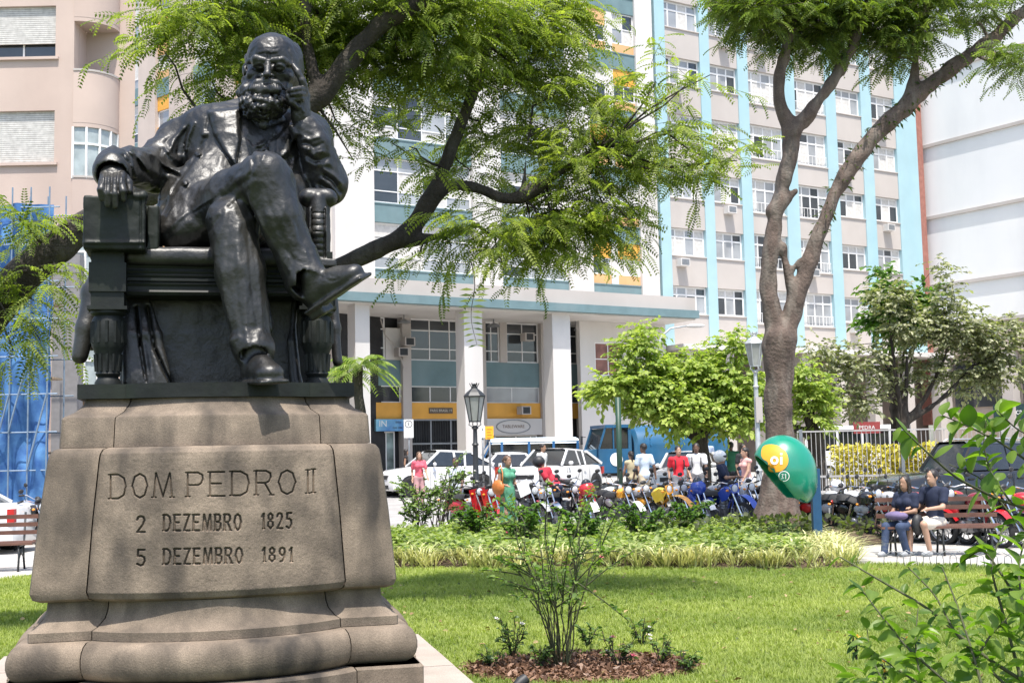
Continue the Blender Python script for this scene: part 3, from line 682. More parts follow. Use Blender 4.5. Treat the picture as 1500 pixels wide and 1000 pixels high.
    s.line([(124, 355), (212, 355)], 2.5, .014, PR, (-.8, -.5)); s.line([(206, 292), (206, 360)], 1.5, -.012, PR, (-.8, -.5)); s.line([(214, 300), (214, 362)], 1.5, -.015, PR, (-.8, -.4))
    s.rough(.004, 14); s.rough(.002, 45); bron(link('armrest_block', s.mesh('armrest_block', [M_BR_DK]), stt))
    # right arm: upright scroll with ribs
    s = Sculpt(tuple(np.array(S(440, 395, -.6))-(.03, .1, .03)), tuple(np.array(S(500, 265, .3))+(.05, .1, .05)), .0065)
    c1 = S(465, 340, -.52); s.box(tuple(S(466, 335, -.36)), (px(15), .17, px(48)), .02, .01); s.chain([S(466, 292, -.52), S(466, 340, -.56), S(466, 384, -.50)], [px(13), px(11), px(13)], .01)
    s.cap(S(452, 290, -.50), S(480, 290, -.50), px(14), px(14), .008); s.cap(S(449, 289, -.53), S(484, 289, -.53), px(7), px(7), .004)
    for v in range(312, 376, 9): s.line([(458, v), (474, v)], 1.1, -.008, PR, (-.75, -.4))
    for u in (454, 478): s.line([(u, 304), (u, 382)], 1.8, .014, PR, (-.75, -.35)); s.line([(u+(2.6 if u < 466 else -2.6), 306), (u+(2.6 if u < 466 else -2.6), 380)], 1, -.01, PR, (-.75, -.35))
    s.poly([(446, 384), (490, 386), (490, 398), (446, 396)], .02, PR, (-.8, -.2)); s.box(tuple(S(466, 390, -.40)), (px(23), .17, px(6)), .01, .01)
    s.rough(.0025, 20); bron(link('armrest_scroll', s.mesh('armrest_scroll', [M_BR]), stt))
    b = MB(); p = T(466, 385, -.4); b.box(p.x-.1, -.5, T(466, 452, -.45).z, p.x+.1, .45, p.z); p = T(200, 330, 0); b.box(p.x-.12, -.05, T(200, 430, .1).z, p.x-.02, .5, T(200, 300, .1).z); bron(b.build('chair_side', M_BR_DK, stt))
    # chair back
    s = Sculpt((-.95, .3, 2.15), (1.0, .62, 4.2), .016); s.box((T(345, 300, .45).x, .46, (ZB+T(345, 200, .45).z)/2), (.42, .08, (T(345, 200, .45).z-ZB)/2), .03, .01); s.ell(S(340, 185, .45), (.3, .08, .19), .04)
    bron(link('chair_back', s.mesh('chair_back', [M_BR_DK]), stt))
chair()
# ================================================================== setting
def struct(name, b, mats, parent=None, smooth=False):
    o = b.build(name, mats, parent, smooth)
    if not parent: o['kind'] = 'structure'
    return o
def sheet(name, poly, z, m, step=None):
    """flat or sloping ground patch; z is a height above the ground line"""
    b = MB(); b.add([(x, y, gz(y)+z) for x, y in poly], [tuple(range(len(poly)))]); return struct(name, b, m)
M_GROUND = mat('packed_ground', (0.30, 0.27, 0.23), rough=0.95, var=0.15, scale=1.5, bump=0.3, bscale=25)
b = MB()
ys = [-60, 27, 46, 300, 700]
for i in range(4): b.add([(-500, ys[i], gz(ys[i])-.01), (500, ys[i], gz(ys[i])-.01), (500, ys[i+1], gz(ys[i+1])-.01), (-500, ys[i+1], gz(ys[i+1])-.01)], [(0, 1, 2, 3)])
struct('ground', b, M_GROUND)
M_SOIL = mat('lawn_soil', (0.075, 0.085, 0.03), rough=1, var=0.5, scale=8, bump=0.8, bscale=50, col2=(0.06, 0.11, 0.02))
# lawn outline: right edge runs away from the camera towards the path on the right; unseen stretch behind the camera added to cut bright bounce
LAWN_L = [(-60, -60), (60, -60), (60, 6), (14, 12), (9.5, 16.6), (3.4, 19.3), (-1.0, 21.5), (-6, 22), (-7.9, 19), (-60, 20)]
sheet('lawn', LAWN_L, 0.0, M_SOIL)
sheet('path', [(3.4, 19.34), (9.5, 16.64), (14, 12.04), (60, 6.04), (60, 26.9), (4.6, 26.9), (5.0, 22.5)], 0.004, mat('mosaic_pavement', (0.42, 0.40, 0.37), rough=0.8, var=0.1, scale=9, bump=0.4, bscale=40, dirt=((0.12, 0.11, 0.11), 0.8, 1.2), grain=0.2))
sheet('path', [(-60, 20.04), (-7.9, 19.04), (-6.5, 26.9), (-60, 26.9)], 0.004, MATS['mosaic_pavement'])
M_ASPH = mat('bright_road', (0.30, 0.29, 0.28), rough=0.9, var=0.12, scale=2.5, bump=0.2, bscale=50, dirt=((0.2, 0.19, 0.185), 0.5, 0.8), grain=0.15)
b = MB(); 
for y0, y1 in ((27, 46), (46, 48.2)): b.add([(-70, y0, gz(y0)+.004), (70, y0, gz(y0)+.004), (70, y1, gz(y1)+.004), (-70, y1, gz(y1)+.004)], [(0, 1, 2, 3)])
struct('road', b, M_ASPH)
b = MB(); b.box(-70, 26.88, -.02, 70, 27.03, 0.035); struct('kerb', b, mat('kerb_stone', (.36, .34, .31), rough=.8, var=.1, scale=5))
b = MB(); b.box(-70, 48.2, .2, 110, 120, gz(60)+.14); struct('pavement', b, mat('pavement_stone', (.4, .38, .35), rough=.85, var=.1, scale=3))
# soil of the flower bed and its mound under the big tree
bd = MB(); rnd = random.Random(4); n = 40; pts = []
prof = [(-6.1, 21.6), (-4.2, 20.2), (-1.5, 19.3), (1.5, 18.7), (4.0, 17.9), (4.9, 18.0), (5.4, 20.2), (5.7, 22.5), (5.9, 25.2), (3, 26.0), (-3, 26.0), (-6.3, 25.6)]
BED = prof
c0 = (0.6, 22.3)
ring0 = [(x, y, 0.012) for x, y in prof]; ring1 = [(c0[0]+(x-c0[0])*.93, c0[1]+(y-c0[1])*.9, .12) for x, y in prof]; ring2 = [(c0[0]+(x-c0[0])*.5, c0[1]+(y-c0[1])*.5, .16) for x, y in prof]
v = ring0+ring1+ring2; k = len(prof); f = []
for i in range(2):
    for j in range(k): f.append((i*k+j, i*k+(j+1) % k, (i+1)*k+(j+1) % k, (i+1)*k+j))
f.append(tuple(2*k+j for j in range(k))); bd.add(v, f)
struct('flower_bed_soil', bd, mat('bed_soil', (0.07, 0.045, 0.03), rough=1, var=0.5, scale=6, bump=1, bscale=30))
# ground rises round the foot of the big tree
TREE = G(1140, 24.0); b = MB(); b.lathe([(2.3, -.02), (1.9, .12), (1.2, .24), (.6, .3), (.1, .32)], 28, at=(TREE.x, TREE.y, 0.0)); struct('mound', b, MATS['bed_soil'], smooth='all')

# ================================================================== buildings
W0 = mat('white_paint_wall', (0.60, 0.575, 0.55), rough=0.8, var=0.04, scale=0.6, dirt=((0.42, 0.39, 0.35), 0.42, 0.45), bump=.1, bscale=8)
W1 = mat('pale_wall', (0.45, 0.41, 0.38), rough=0.85, var=0.05, scale=0.5, dirt=((0.36, 0.32, 0.29), 0.4, 0.5))
TEAL = mat('grey_teal_panel', (0.13, 0.205, 0.22), rough=0.75, var=0.1, scale=1.5, dirt=((0.22, 0.28, 0.29), 0.4, 0.6))
CYAN = mat('sky_blue_paint', (0.33, 0.485, 0.53), rough=0.75, var=0.05, scale=0.8, dirt=((0.24, 0.44, 0.50), 0.4, 0.5))
ORNG = mat('orange_panel', (0.66, 0.33, 0.05), rough=0.6, var=0.08, scale=1.5)
PEACH = mat('peach_panel', (0.62, 0.36, 0.17), rough=0.7, var=0.1, scale=1.5)
FRM = mat('white_window_frame', (0.72, 0.71, 0.70), rough=0.5, var=0.05, scale=3)
GLS = glassmat('dark_glass', (0.035, 0.04, 0.045)); GLC = glassmat('curtained_glass', (0.30, 0.31, 0.32), 0.15)
CURT = mat('curtain_cloth', (0.55, 0.53, 0.50), rough=0.9, var=0.12, scale=6)
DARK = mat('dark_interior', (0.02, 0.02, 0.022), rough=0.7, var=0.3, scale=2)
PINK = mat('pink_render', (0.49, 0.385, 0.33), rough=0.9, var=0.06, scale=0.7, dirt=((0.40, 0.30, 0.255), 0.5, 0.6), bump=.15, bscale=12)
MET = mat('grey_metal', (0.25, 0.26, 0.27), rough=0.45, metal=0.6, var=0.1)
BLK = mat('black_metal', (0.02, 0.022, 0.024), rough=0.5, var=0.2)

class Facade:
    """a wall plane from point a to point b on plan; local x runs along it, local y goes into the building"""
    def __init__(s, name, a, b, label, cat='building'):
        s.a = Vector((*a, 0)); s.b = Vector((*b, 0)); d = s.b-s.a; s.L = d.length; s.ang = math.atan2(d.y, d.x)
        s.o = empty(name, s.a, s.ang, label, cat); s.z0 = gz(60)+.14; s.MT = Matrix.Translation(s.a) @ Matrix.Rotation(s.ang, 4, 'Z'); s.Mi = s.MT.inverted()
    def uv(s, px_, py_, off=0.0):
        """photo position on the wall (off metres behind it) -> (x along wall, z)"""
        c = s.Mi @ Vector((0, 0, CAM_H)); d = s.Mi.to_3x3() @ ray(px_, py_); t = (off-c.y)/d.y
        return c.x+d.x*t, c.z+d.z*t
def window(name, par, x, z, w_, h, y=0.12, cols=(1, 1, 1), rows=(1, .35), fr=0.07, mull=0.05, rnd=None, proto={}, depth=.06, glass=None, label=None):
    """recessed window: frame with mullions, panes as parts of it, some panes curtained; (x, z) lower left corner"""
    key = (round(w_, 2), round(h, 2), cols, rows, fr, mull)
    if key not in proto:
        b = MB(); b.box(0, 0, 0, fr, depth, h); b.box(w_-fr, 0, 0, w_, depth, h); b.box(fr, 0, 0, w_-fr, depth, fr); b.box(fr, 0, h-fr, w_-fr, depth, h)
        tw = w_-2*fr-mull*(len(cols)-1); th = h-2*fr-mull*(len(rows)-1); cs = sum(cols); rs = sum(rows); cells = []; zz = fr
        for j, rr in enumerate(rows):
            hh = th*rr/rs; xx = fr
            for i, cc in enumerate(cols):
                ww = tw*cc/cs; cells.append((xx, zz, ww, hh))
                if i < len(cols)-1: b.box(xx+ww, .004, zz, xx+ww+mull, depth-.004, zz+hh)
                xx += ww+mull
            zz += hh
            if j < len(rows)-1: b.box(fr, .002, zz, w_-fr, depth-.002, zz+mull)
            zz += mull
        fm = b.mesh('window', [FRM]); pm = []
        for cx, cz, cw_, ch_ in cells:
            q = MB(); q.box(cx, depth*.5, cz, cx+cw_, depth*.5+.012, cz+ch_); pm.append(q.mesh('pane', [GLS]))
        proto[key] = (fm, pm)
    fm, pm = proto[key]; o = link('window', fm, par); o.location = (x, y, z)
    for q in pm:
        p = link('pane', q, o); g = glass or (rnd.choice([GLS, GLC, CURT, GLC, CURT]) if rnd else GLS)
        if g is not GLS: p.material_slots[0].link = 'OBJECT'; p.material_slots[0].material = g
    return o
def wallgrid(b, L, z0, z1, holes, y0=0.0, y1=0.3, mi=0):
    """solid wall with rectangular openings (x0, z0, x1, z1)"""
    xs = sorted({0, L, *[h[0] for h in holes], *[h[2] for h in holes]}); zs = sorted({z0, z1, *[h[1] for h in holes], *[h[3] for h in holes]})
    for j in range(len(zs)-1):
        run = None
        for i in range(len(xs)-1):
            cx, cz = (xs[i]+xs[i+1])/2, (zs[j]+zs[j+1])/2; hole = any(h[0] < cx < h[2] and h[1] < cz < h[3] for h in holes)
            if not hole and run is None: run = xs[i]
            if hole and run is not None: b.box(run, y0, zs[j], xs[i], y1, zs[j+1], mi); run = None
        if run is not None: b.box(run, y0, zs[j], xs[-1], y1, zs[j+1], mi)

LA = (-7.9, 55.0); dl = Vector((17.1+15.6, 20.0)).normalized()
def on_line(t): return (LA[0]+dl.x*t, LA[1]+dl.y*t)
rw = random.Random(11)
# ---- A: white block with teal bands over a colonnade
A = Facade('colonnade_building', on_line(-0.6), on_line(18.6), 'white office block with grey teal bands and orange panels above a tall street colonnade')
L = A.L; X = lambda u, v=400: A.uv(u, v)[0]; Z = lambda u, v: A.uv(u, v)[1]
zc = Z(700, 447); ztop = 34
#print('A', L, 'canopy z', zc, [round(X(u), 2) for u in (490, 548, 735, 833, 868, 938, 965)], 'floors', [round(Z(590, v), 2) for v in (140, 205, 235, 305, 335, 398)])

def text_mesh(txt, size, m, depth=0.004, align='CENTER'):
    cu = bpy.data.curves.new('lettering', 'FONT'); cu.body = txt; cu.size = size; cu.align_x = align; cu.align_y = 'CENTER'; cu.extrude = depth/2; cu.resolution_u = 3
    o = bpy.data.objects.new('lettering', cu); COL.objects.link(o); me = bpy.data.meshes.new_from_object(o.evaluated_get(bpy.context.evaluated_depsgraph_get()))
    bpy.data.objects.remove(o); bpy.data.curves.remove(cu); me.name = 'lettering'; me.materials.clear(); me.materials.append(m); return me
def text(par, txt, size, m, loc, rz=0, depth=.004, sx=1.0):
    """upright lettering facing local -y"""
    o = link('lettering', text_mesh(txt, size, m, depth), par); o.location = loc; o.rotation_euler = (math.pi/2, 0, rz); o.scale = (sx, 1, 1); return o
INK = mat('dark_ink', (0.04, 0.04, 0.045), rough=.6, var=0); WHT = mat('white_paint', (0.78, 0.78, 0.76), rough=.5, var=.03, scale=2); RED = mat('red_paint', (0.45, 0.03, 0.04), rough=.35, var=.1)
AOFF = 1.5; CO = -3.0
xr = lambda u, off=0.0, v=560: A.uv(u, v, off)[0]
# upper storeys: white piers, teal bands, windows
PI_ = [(0.54, 2.5), (7.75, 9.36), (13.31, 14.78), (17.9, 19.05)]
bands = [9.48+3.1*i for i in range(9)]
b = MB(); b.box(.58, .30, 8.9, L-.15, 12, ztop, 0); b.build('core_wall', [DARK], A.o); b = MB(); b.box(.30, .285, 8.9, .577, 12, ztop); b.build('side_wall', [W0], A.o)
for x0, x1 in PI_:
    b = MB(); b.box(x0, -.12, 9.5, x1, .28, ztop); b.build('pier', [W0], A.o)
for x0, x1, narrow in ((2.503, 7.747, 0), (9.363, 13.307, 0), (14.783, 17.897, 1)):
    for z in bands:
        b = MB(); b.box(x0, 0, z, x1, .28, z+.86); b.box(x0, -.03, z+.861, x1, .27, z+.92); o = b.build('spandrel_band', [TEAL], A.o)
        zw = z+.925; hw = 3.1-.925-.005
        if not narrow:
            n = 4 if x1-x0 > 4.5 else 3; cw_ = (x1-x0)
            window('window', A.o, x0, zw, cw_, hw, cols=(1.0,)*n, rows=(.45, .85, .5), rnd=rw)
        else:
            xm = (x0+x1)/2-.1
            b = MB(); b.box(xm-.22, .02, zw, xm+.22, .27, zw+hw); b.build('post', [W0], A.o)
            for xa, xb in ((x0, xm-.224), (xm+.224, x1)):
                k = rw.random(); b = MB(); b.box(xa, .06, zw, xb, .2, zw+.48); b.build('lower_panel', [PEACH], A.o)
                if k < .6: b = MB(); b.box(xa, .05, zw+1.35, xb, .2, zw+hw); b.build('shade_panel', [ORNG if k < .45 else PEACH], A.o); window('window', A.o, xa, zw+.484, xb-xa, .862, cols=(1, 1), rows=(1,), rnd=rw, y=.08)
                else: window('window', A.o, xa, zw+.484, xb-xa, hw-.49, cols=(1, 1), rows=(1, 1), rnd=rw, y=.08)
# canopy with a rounded left end, on tall columns
def canopy_ring(off):
    pts = []; r_ = 3.0+off
    for i in range(13):
        a = math.pi*(1.5-i/12*.5)-math.pi*0.0; pts.append((-3.5+r_*math.cos(a)*1.0, 0.0+r_*math.sin(a)))
    pts = [(p[0], p[1]) for p in pts]
    return [(L-.2, CO-off), ]+pts+[(-3.5-r_, 3.0), (L-.2, 3.0)]
zA, zB, zC = 8.40, 8.78, 9.46
for off, z0, z1, m_, nm in ((0.28, zA, zB, TEAL, 'canopy_edge'), (0.0, zB+.002, zC, W1, 'canopy_fascia')):
    rg = canopy_ring(off); n = len(rg); b = MB(); b.add([(x, y, z0) for x, y in rg]+[(x, y, z1) for x, y in rg], [tuple(range(n)), tuple(range(2*n-1, n-1, -1))]+[(i, i+n, (i+1) % n+n, (i+1) % n) for i in range(n)])
    b.build(nm, [m_], A.o)
b = MB(); rg = canopy_ring(-.05); n = len(rg); b.add([(x, y, zA-.06) for x, y in rg]+[(x, y, zA-.002) for x, y in rg], [tuple(range(n)), tuple(range(2*n-1, n-1, -1))]+[(i, i+n, (i+1) % n+n, (i+1) % n) for i in range(n)]); b.build('soffit', [W0], A.o)
for u0, u1 in ((521, 547), (681, 712), (811, 841), (400, 428)):
    x0, x1 = xr(u0, -2.7), xr(u1, -2.7); b = MB(); b.box(x0, -2.7, A.z0, x1-.15, -1.9, zA-.062); b.build('column', [W0], A.o)
# recessed front under the canopy
zt, z1, z2, z3, z4 = zA-.062, 6.32, 5.1, 4.3, 3.52
q = lambda u: xr(u, AOFF)
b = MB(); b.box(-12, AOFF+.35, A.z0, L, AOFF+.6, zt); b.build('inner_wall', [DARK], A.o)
for u0, u1 in ((587, 599.5), (790, 798.5), (690, 709), (848, 856)):
    b = MB(); b.box(q(u0), AOFF-.25, A.z0, q(u1), AOFF+.3, zt); b.build('pilaster', [W1], A.o)
bays = [(-6, q(505)), (q(547), q(587)-.003), (q(599.5)+.003, q(690)-.003), (q(709)+.003, q(790)-.003), (q(798.5)+.003, q(848)-.003)]
for i, (x0, x1) in enumerate(bays):
    for za, zb, m_, nm, o_ in ((z2, z1, TEAL, 'teal_panel', 0), (z4, z3, ORNG, 'orange_fascia', -.05)):
        b = MB(); b.box(x0, AOFF+o_, za+.002, x1, AOFF+.25, zb-.002); b.build(nm, [m_], A.o)
    if i == 1: b = MB(); xm = q(565); b.box(xm, AOFF-.04, z1, x1, AOFF+.2, zt-.5); b.build('blank_panel', [W0], A.o); x1w = xm-.003
    else: x1w = x1
    if i == 3:
        xa, xb = q(733), q(743); b = MB(); b.box(xa, AOFF-.05, z1, xb, AOFF+.2, zt); b.build('post', [W1], A.o)
        window('window', A.o, x0, z1, xa-.003-x0, zt-z1, y=AOFF+.05, cols=(1, 1), rows=(.55, 1, .55)); window('window', A.o, xb+.003, z1, x1-xb-.003, zt-z1, y=AOFF+.05, cols=(1, 1), rows=(.55, 1, .55))
    else: window('window', A.o, x0, z1, x1w-x0, zt-z1, y=AOFF+.05, cols=(1,)*max(1, round((x1w-x0)/1.15)), rows=(.55, 1, .55))
    window('window', A.o, x0, z3, x1-x0, z2-z3, y=AOFF+.05, cols=(1,)*max(1, round((x1-x0)/1.3)), rows=(1,), glass=GLS if i != 3 else GLC, fr=.05)
# ground floor: dark grille entrance, blue-signed shop, white shop front, narrow door
x0, x1 = bays[2]; b = MB(); zl = A.z0
for xx in np.arange(x0+.1, x1, .13): b.box(xx, AOFF+.05, zl, xx+.03, AOFF+.08, z4)
b.build('grille', [BLK], A.o)['kind'] = 'stuff'
b = MB()
for t in (0, .33, .66, 1.0): xx = x0+(x1-x0-.08)*t; b.box(xx, AOFF, zl, xx+.08, AOFF+.045, z4)
for zz in (2.3, z4-.08): b.box(x0, AOFF-.004, zz, x1, AOFF+.04, zz+.08)
b.build('grille_frame', [MET], A.o)
b = MB(); b.box(x0+1.0, AOFF-.1, 3.78, x1-1.1, AOFF-.055, 4.05); pl = b.build('name_plate', [mat('brown_plate', (.10, .075, .05), rough=.5)], A.o)
t_ = text(pl, 'PARIS BRASIL 19', .17, mat('cream_letter', (.55, .50, .42), var=0), ((x0+x1)/2-.05, AOFF-.105, 3.915)); t_.scale = (1.0, 1, 1)
x0, x1 = bays[1]; zs = 2.95
b = MB(); b.box(x0, AOFF-.25, zs, x1+.1, AOFF-.06, z4-.01); sg = b.build('shop_sign', [mat('blue_sign', (.02, .12, .42), rough=.4, var=.3, scale=1.2, col2=(.25, .55, .70))], A.o)
text(sg, 'IN', .42, WHT, (x0+.35, AOFF-.256, zs+.34)); text(sg, 'ótica', .16, INK, (x0+1.15, AOFF-.256, zs+.42)); text(sg, '2242 1088', .12, INK, (x0+1.1, AOFF-.256, zs+.15))
window('window', A.o, x0, A.z0+.05, x1-x0-.3, zs-A.z0-.06, y=AOFF+.1, cols=(1.6, 1), rows=(1,), glass=mat('shop_glass', (.20, .26, .25), rough=.1, var=.6, scale=1.5), fr=.06)
x0, x1 = bays[3]
b = MB(); b.box(x0, AOFF-.2, 2.7, x1, AOFF+.2, z4-.003); sh = b.build('shop_fascia', [W0], A.o); xm = (q(723)+q(772))/2; zm = 3.12
b = MB(); n = 32; ra, rb = (q(772)-q(723))/2, .33
for i in range(n):
    a0, a1 = 2*math.pi*i/n, 2*math.pi*(i+1)/n; b.bar((xm+ra*math.cos(a0), AOFF-.215, zm+rb*math.sin(a0)), (xm+ra*math.cos(a1), AOFF-.215, zm+rb*math.sin(a1)), .045, .03, up=(0, 1, 0))
b.build('oval_border', [MET], sh); text(sh, 'TABLEWARE', .23, mat('brown_ink', (.2, .14, .1), var=0), (xm, AOFF-.21, zm))
window('window', A.o, x0+.6, A.z0+.1, x1-x0-.75, 2.7-A.z0-.103, y=AOFF+.1, cols=(2, 1.4, .5), rows=(1,), fr=.06)
b = MB(); 
for k in range(7): b.ell((x0+1.0+k*.42, AOFF+.32, 1.35+.25*math.sin(k*2.2)), (.14, .04, .2), 8)
b.build('display_goods', [mat('shop_goods', (.3, .28, .26), var=.6, scale=4)], A.o)['kind'] = 'stuff'
x0, x1 = bays[4]; b = MB(); b.box(x0, AOFF+.04, A.z0, x1, AOFF+.1, 2.6); b.build('door', [mat('door_grey', (.09, .10, .12), rough=.5)], A.o)
# white end wall with its window, lamps, air conditioners
xe = xr(851, -.5); b = MB(); wallgrid(b, L-.2-xe, A.z0, zA-.065, [(.9, 5.6, 2.6, 7.3)], -.3, 0.0); o = b.build('end_wall', [W0], A.o); o.location = (xe, -.2, 0)
window('window', A.o, xe+.9, 5.6, 1.7, 1.7, y=-.45, cols=(1, 1), rows=(1, 1), glass=mat('red_blind', (.22, .10, .08), var=.5, scale=1.2))
for u, v in ((596, 501), (771, 494), (766, 601), (587, 516)):
    x, z = A.uv(u, v, AOFF-.4); b = MB(); b.box(x-.27, AOFF-.75, z-.2, x+.27, AOFF-.26, z+.2); b.build('air_conditioner', [W1], A.o); b = MB(); b.box(x-.2, AOFF-.757, z-.16, x+.2, AOFF-.751, z+.16); b.build('air_conditioner_grille', [BLK], A.o)
for u in (589, 720, 846):
    x = xr(u, AOFF-1, 470); b = MB(); b.lathe([(.04, 0), (.3, -.12), (.32, -.2)], 14, at=(x, AOFF-1.2, zA-.25)); b.tube([(x, AOFF-1.2, zA-.065), (x, AOFF-1.2, zA-.25)], .03, 6); b.build('soffit_lamp', [MET], A.o, smooth=True)
x = xr(586, AOFF-.3, 500); b = MB(); b.tube([(x-1.0, AOFF-.3, 8.2), (x-.8, AOFF-.3, 7.5), (x-.2, AOFF-.3, 6.9), (x+.1, AOFF-.3, 6.2), (x+.2, AOFF-.3, 5.9)], .035, 6); b.build('drain_pipe', [W1], A.o)

# ---- B: tower with sky-blue pilasters
Bb = Facade('blue_striped_building', on_line(18.66), on_line(39.2), 'tall pale apartment tower with sky blue vertical stripes and rows of white windows')
o_ = Bb; LB = o_.L; fx = lambda u, v=300: o_.uv(u, v)[0]
PL = [(970-4, 981), (1032, 1046), (1087, 1102), (1152, 1170), (1215, 1230), (1267, 1282), (1317, 1337)]
PL = [(fx(a), fx(c)) for a, c in PL]; PL[0] = (0.02, PL[0][1]); PL[-1] = (PL[-1][0], LB)
b = MB(); b.box(.02, .34, 7.3, LB, 13, 36); b.build('core_wall', [W1], Bb.o)
for x0, x1 in PL: b = MB(); b.box(x0, -.05, 7.3, x1, .33, 36); b.build('pilaster', [CYAN], Bb.o)
for i in range(6):
    x0, x1 = PL[i][1]+.003, PL[i+1][0]-.003; tall = i in (2, 3); wh = 1.95 if tall else 1.5
    for k in range(9):
        zb = 9.05+3.15*k - (.35 if tall else 0); zt_ = zb+wh; za = 7.3 if k == 0 else 9.05+3.15*(k-1)-(.35 if tall else 0)+wh
        b = MB(); b.box(x0, .0, za+.003, x1, .33, zb-.06); b.box(x0-.0, -.06, zb-.057, x1, .3, zb-.003); b.build('spandrel', [W1], Bb.o)
        window('window', Bb.o, x0, zb, x1-x0, wh, y=.16, cols=(.45, 1, 1, 1) if (x1-x0) > 2.2 else (1, 1, 1), rows=(1, .36), rnd=rw, fr=.1, mull=.09)
        if tall:
            b = MB()
            for zz in (zb+.05, zb+.6): b.box(x0+.05, .02, zz, x1-.05, .05, zz+.035)
            for xx in np.arange(x0+.15, x1, .28): b.box(xx, .022, zb+.086, xx+.02, .045, zb+.6)
            b.build('window_guard', [FRM], Bb.o)
for i, k in ((0, 1), (1, 2), (2, 5), (3, 1), (4, 3), (5, 2), (1, 5), (0, 4), (4, 0), (5, 4), (3, 6)):
    x0 = PL[i][1]+.25+rw.random()*.8; z = 9.05+3.15*k-.62; b = MB(); b.box(x0, -.42, z, x0+.62, -.01, z+.42); o = b.build('air_conditioner', [W0], Bb.o); b = MB(); b.box(x0+.06, -.43, z+.06, x0+.56, -.425, z+.36); b.build('air_conditioner_grille', [MET], o)
b = MB(); b.box(LB+.003, -.02, 3, LB+.55, 13, 36); b.build('brick_strip', [mat('brick_red_render', (.30, .13, .10), rough=.9, var=.15, scale=4)], Bb.o)
b = MB(); b.box(-.0, -1.6, 7.0, LB+.5, .3, 7.27); b.build('ledge', [W0], Bb.o)
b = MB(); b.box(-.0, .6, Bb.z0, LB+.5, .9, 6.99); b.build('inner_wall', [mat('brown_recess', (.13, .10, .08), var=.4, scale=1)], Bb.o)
for i in range(8):
    x = .3+i*2.8; b = MB(); b.box(x, -1.3, Bb.z0, x+.6, -.7, 6.99); b.build('column', [W1], Bb.o)
    b = MB(); b.box(x+.603, .45, 4.6, x+2.797, .58, 5.6); b.build('fascia_panel', [mat('brown_fascia', (.22, .17, .13), var=.2)], Bb.o)

# ---- C: white slab-sided building on the right
C_ = Facade('white_clad_building', (26.1, 76.3), (39.5, 57.0), 'large blank white building with three thin ledges, behind the trees on the right')
b = MB(); zs = [9.1, 11.6, 15.9, 20.45, 25.0, 29.5, 34]
WC = mat('white_cladding', (0.74, 0.735, 0.72), rough=.6, var=.05, scale=.3, col2=(.69, .69, .69), dirt=((.46, .46, .47), .45, .25))
for i in range(6):
    b = MB(); b.box(0, 0, zs[i]+.1, C_.L, .4, zs[i+1]-.1); b.build('wall_panel', [WC], C_.o)
    b = MB(); b.box(-.1, -.15, zs[i]-.1, C_.L, .5, zs[i]+.098); b.build('ledge', [W1], C_.o)
b = MB(); b.box(0, .41, C_.z0, C_.L, 12, 34); b.build('core_wall', [mat('beige_wall', (.42, .35, .29), rough=.9, var=.1, scale=.8)], C_.o)
b = MB(); b.box(0, -.05, 7.2, C_.L, .38, 8.98); b.build('beige_fascia', [MATS['beige_wall']], C_.o)
for i in range(5):
    x = .4+i*4.6; b = MB(); b.box(x, -.4, C_.z0, x+.7, .3, 7.19); b.build('column', [W1], C_.o); b = MB(); b.box(x+.9, .3, 4.0, x+4.2, .40, 6.6); b.build('dark_window', [GLS], C_.o)
x, z = C_.uv(1488, 603, -.1); b = MB(); b.box(x-1.4, -.2, z-.45, x+1.4, .0, z+.45); sg = b.build('shop_sign', [mat('dark_teal_sign', (.02, .05, .055))], C_.o); text(sg, 'ótica', .5, WHT, (x, -.21, z))

# ---- D: pink block on the left with rounded balconies
D = empty('pink_building', (0, 34, 0), 0, 'pink rendered apartment block with rounded corner balconies at the left edge', 'building')
b = MB(); xl, xf, xe = -27.0, -12.27, -10.84
wins = [(xl+2+9.95, 10.19, 0, 11.77)]
xw0, xw1 = -20.2, -12.8
holes = [(-17.6-xl, z0, -12.8-xl, z0+1.5) for z0 in (4.1, 7.15, 10.2, 13.25, 16.3)]
wallgrid(b, xf-xl, .2, 22, holes, 0, .4); o = b.build('wall', [PINK], D); o.location = (xl, 0, 0)
SHUT = mat('roller_shutter', (.52, .50, .47), rough=.8, var=.15, scale=8)
for i, z0 in enumerate((4.1, 7.15, 10.2, 13.25, 16.3)):
    op = 0.42 if i == 3 else (0.0 if i == 2 else .2)
    w_ = window('window', D, -17.6, z0, 4.8, 1.5, y=.22, cols=(1,)*5, rows=(1,)); sl_ = MB(); z = z0+op
    k = 0
    while z < z0+1.49: sl_.box(-17.59, .10, z+.004, -12.81, .15, min(z+.055, z0+1.498)); z += .06
    s_ = sl_.build('shutter', [SHUT], D); s_['kind'] = 'stuff'; b = MB(); b.box(-17.7, -.08, z0-.08, -12.7, .2, z0-.003); b.build('sill', [PINK], D)
b = MB(); fp = [(-26.9, .45), (xf-.3, .45), (xf-.3, .41), (xf, .41), (xf, 1.0), (xe, 1.0), (-14.4, 10), (-26.9, 10)]; n = len(fp); b.add([(x, y, .2) for x, y in fp]+[(x, y, 22) for x, y in fp], [tuple(range(n))[::-1], tuple(range(n, 2*n))]+[(i, (i+1) % n, (i+1) % n+n, i+n) for i in range(n)]); b.build('return_wall', [PINK], D)
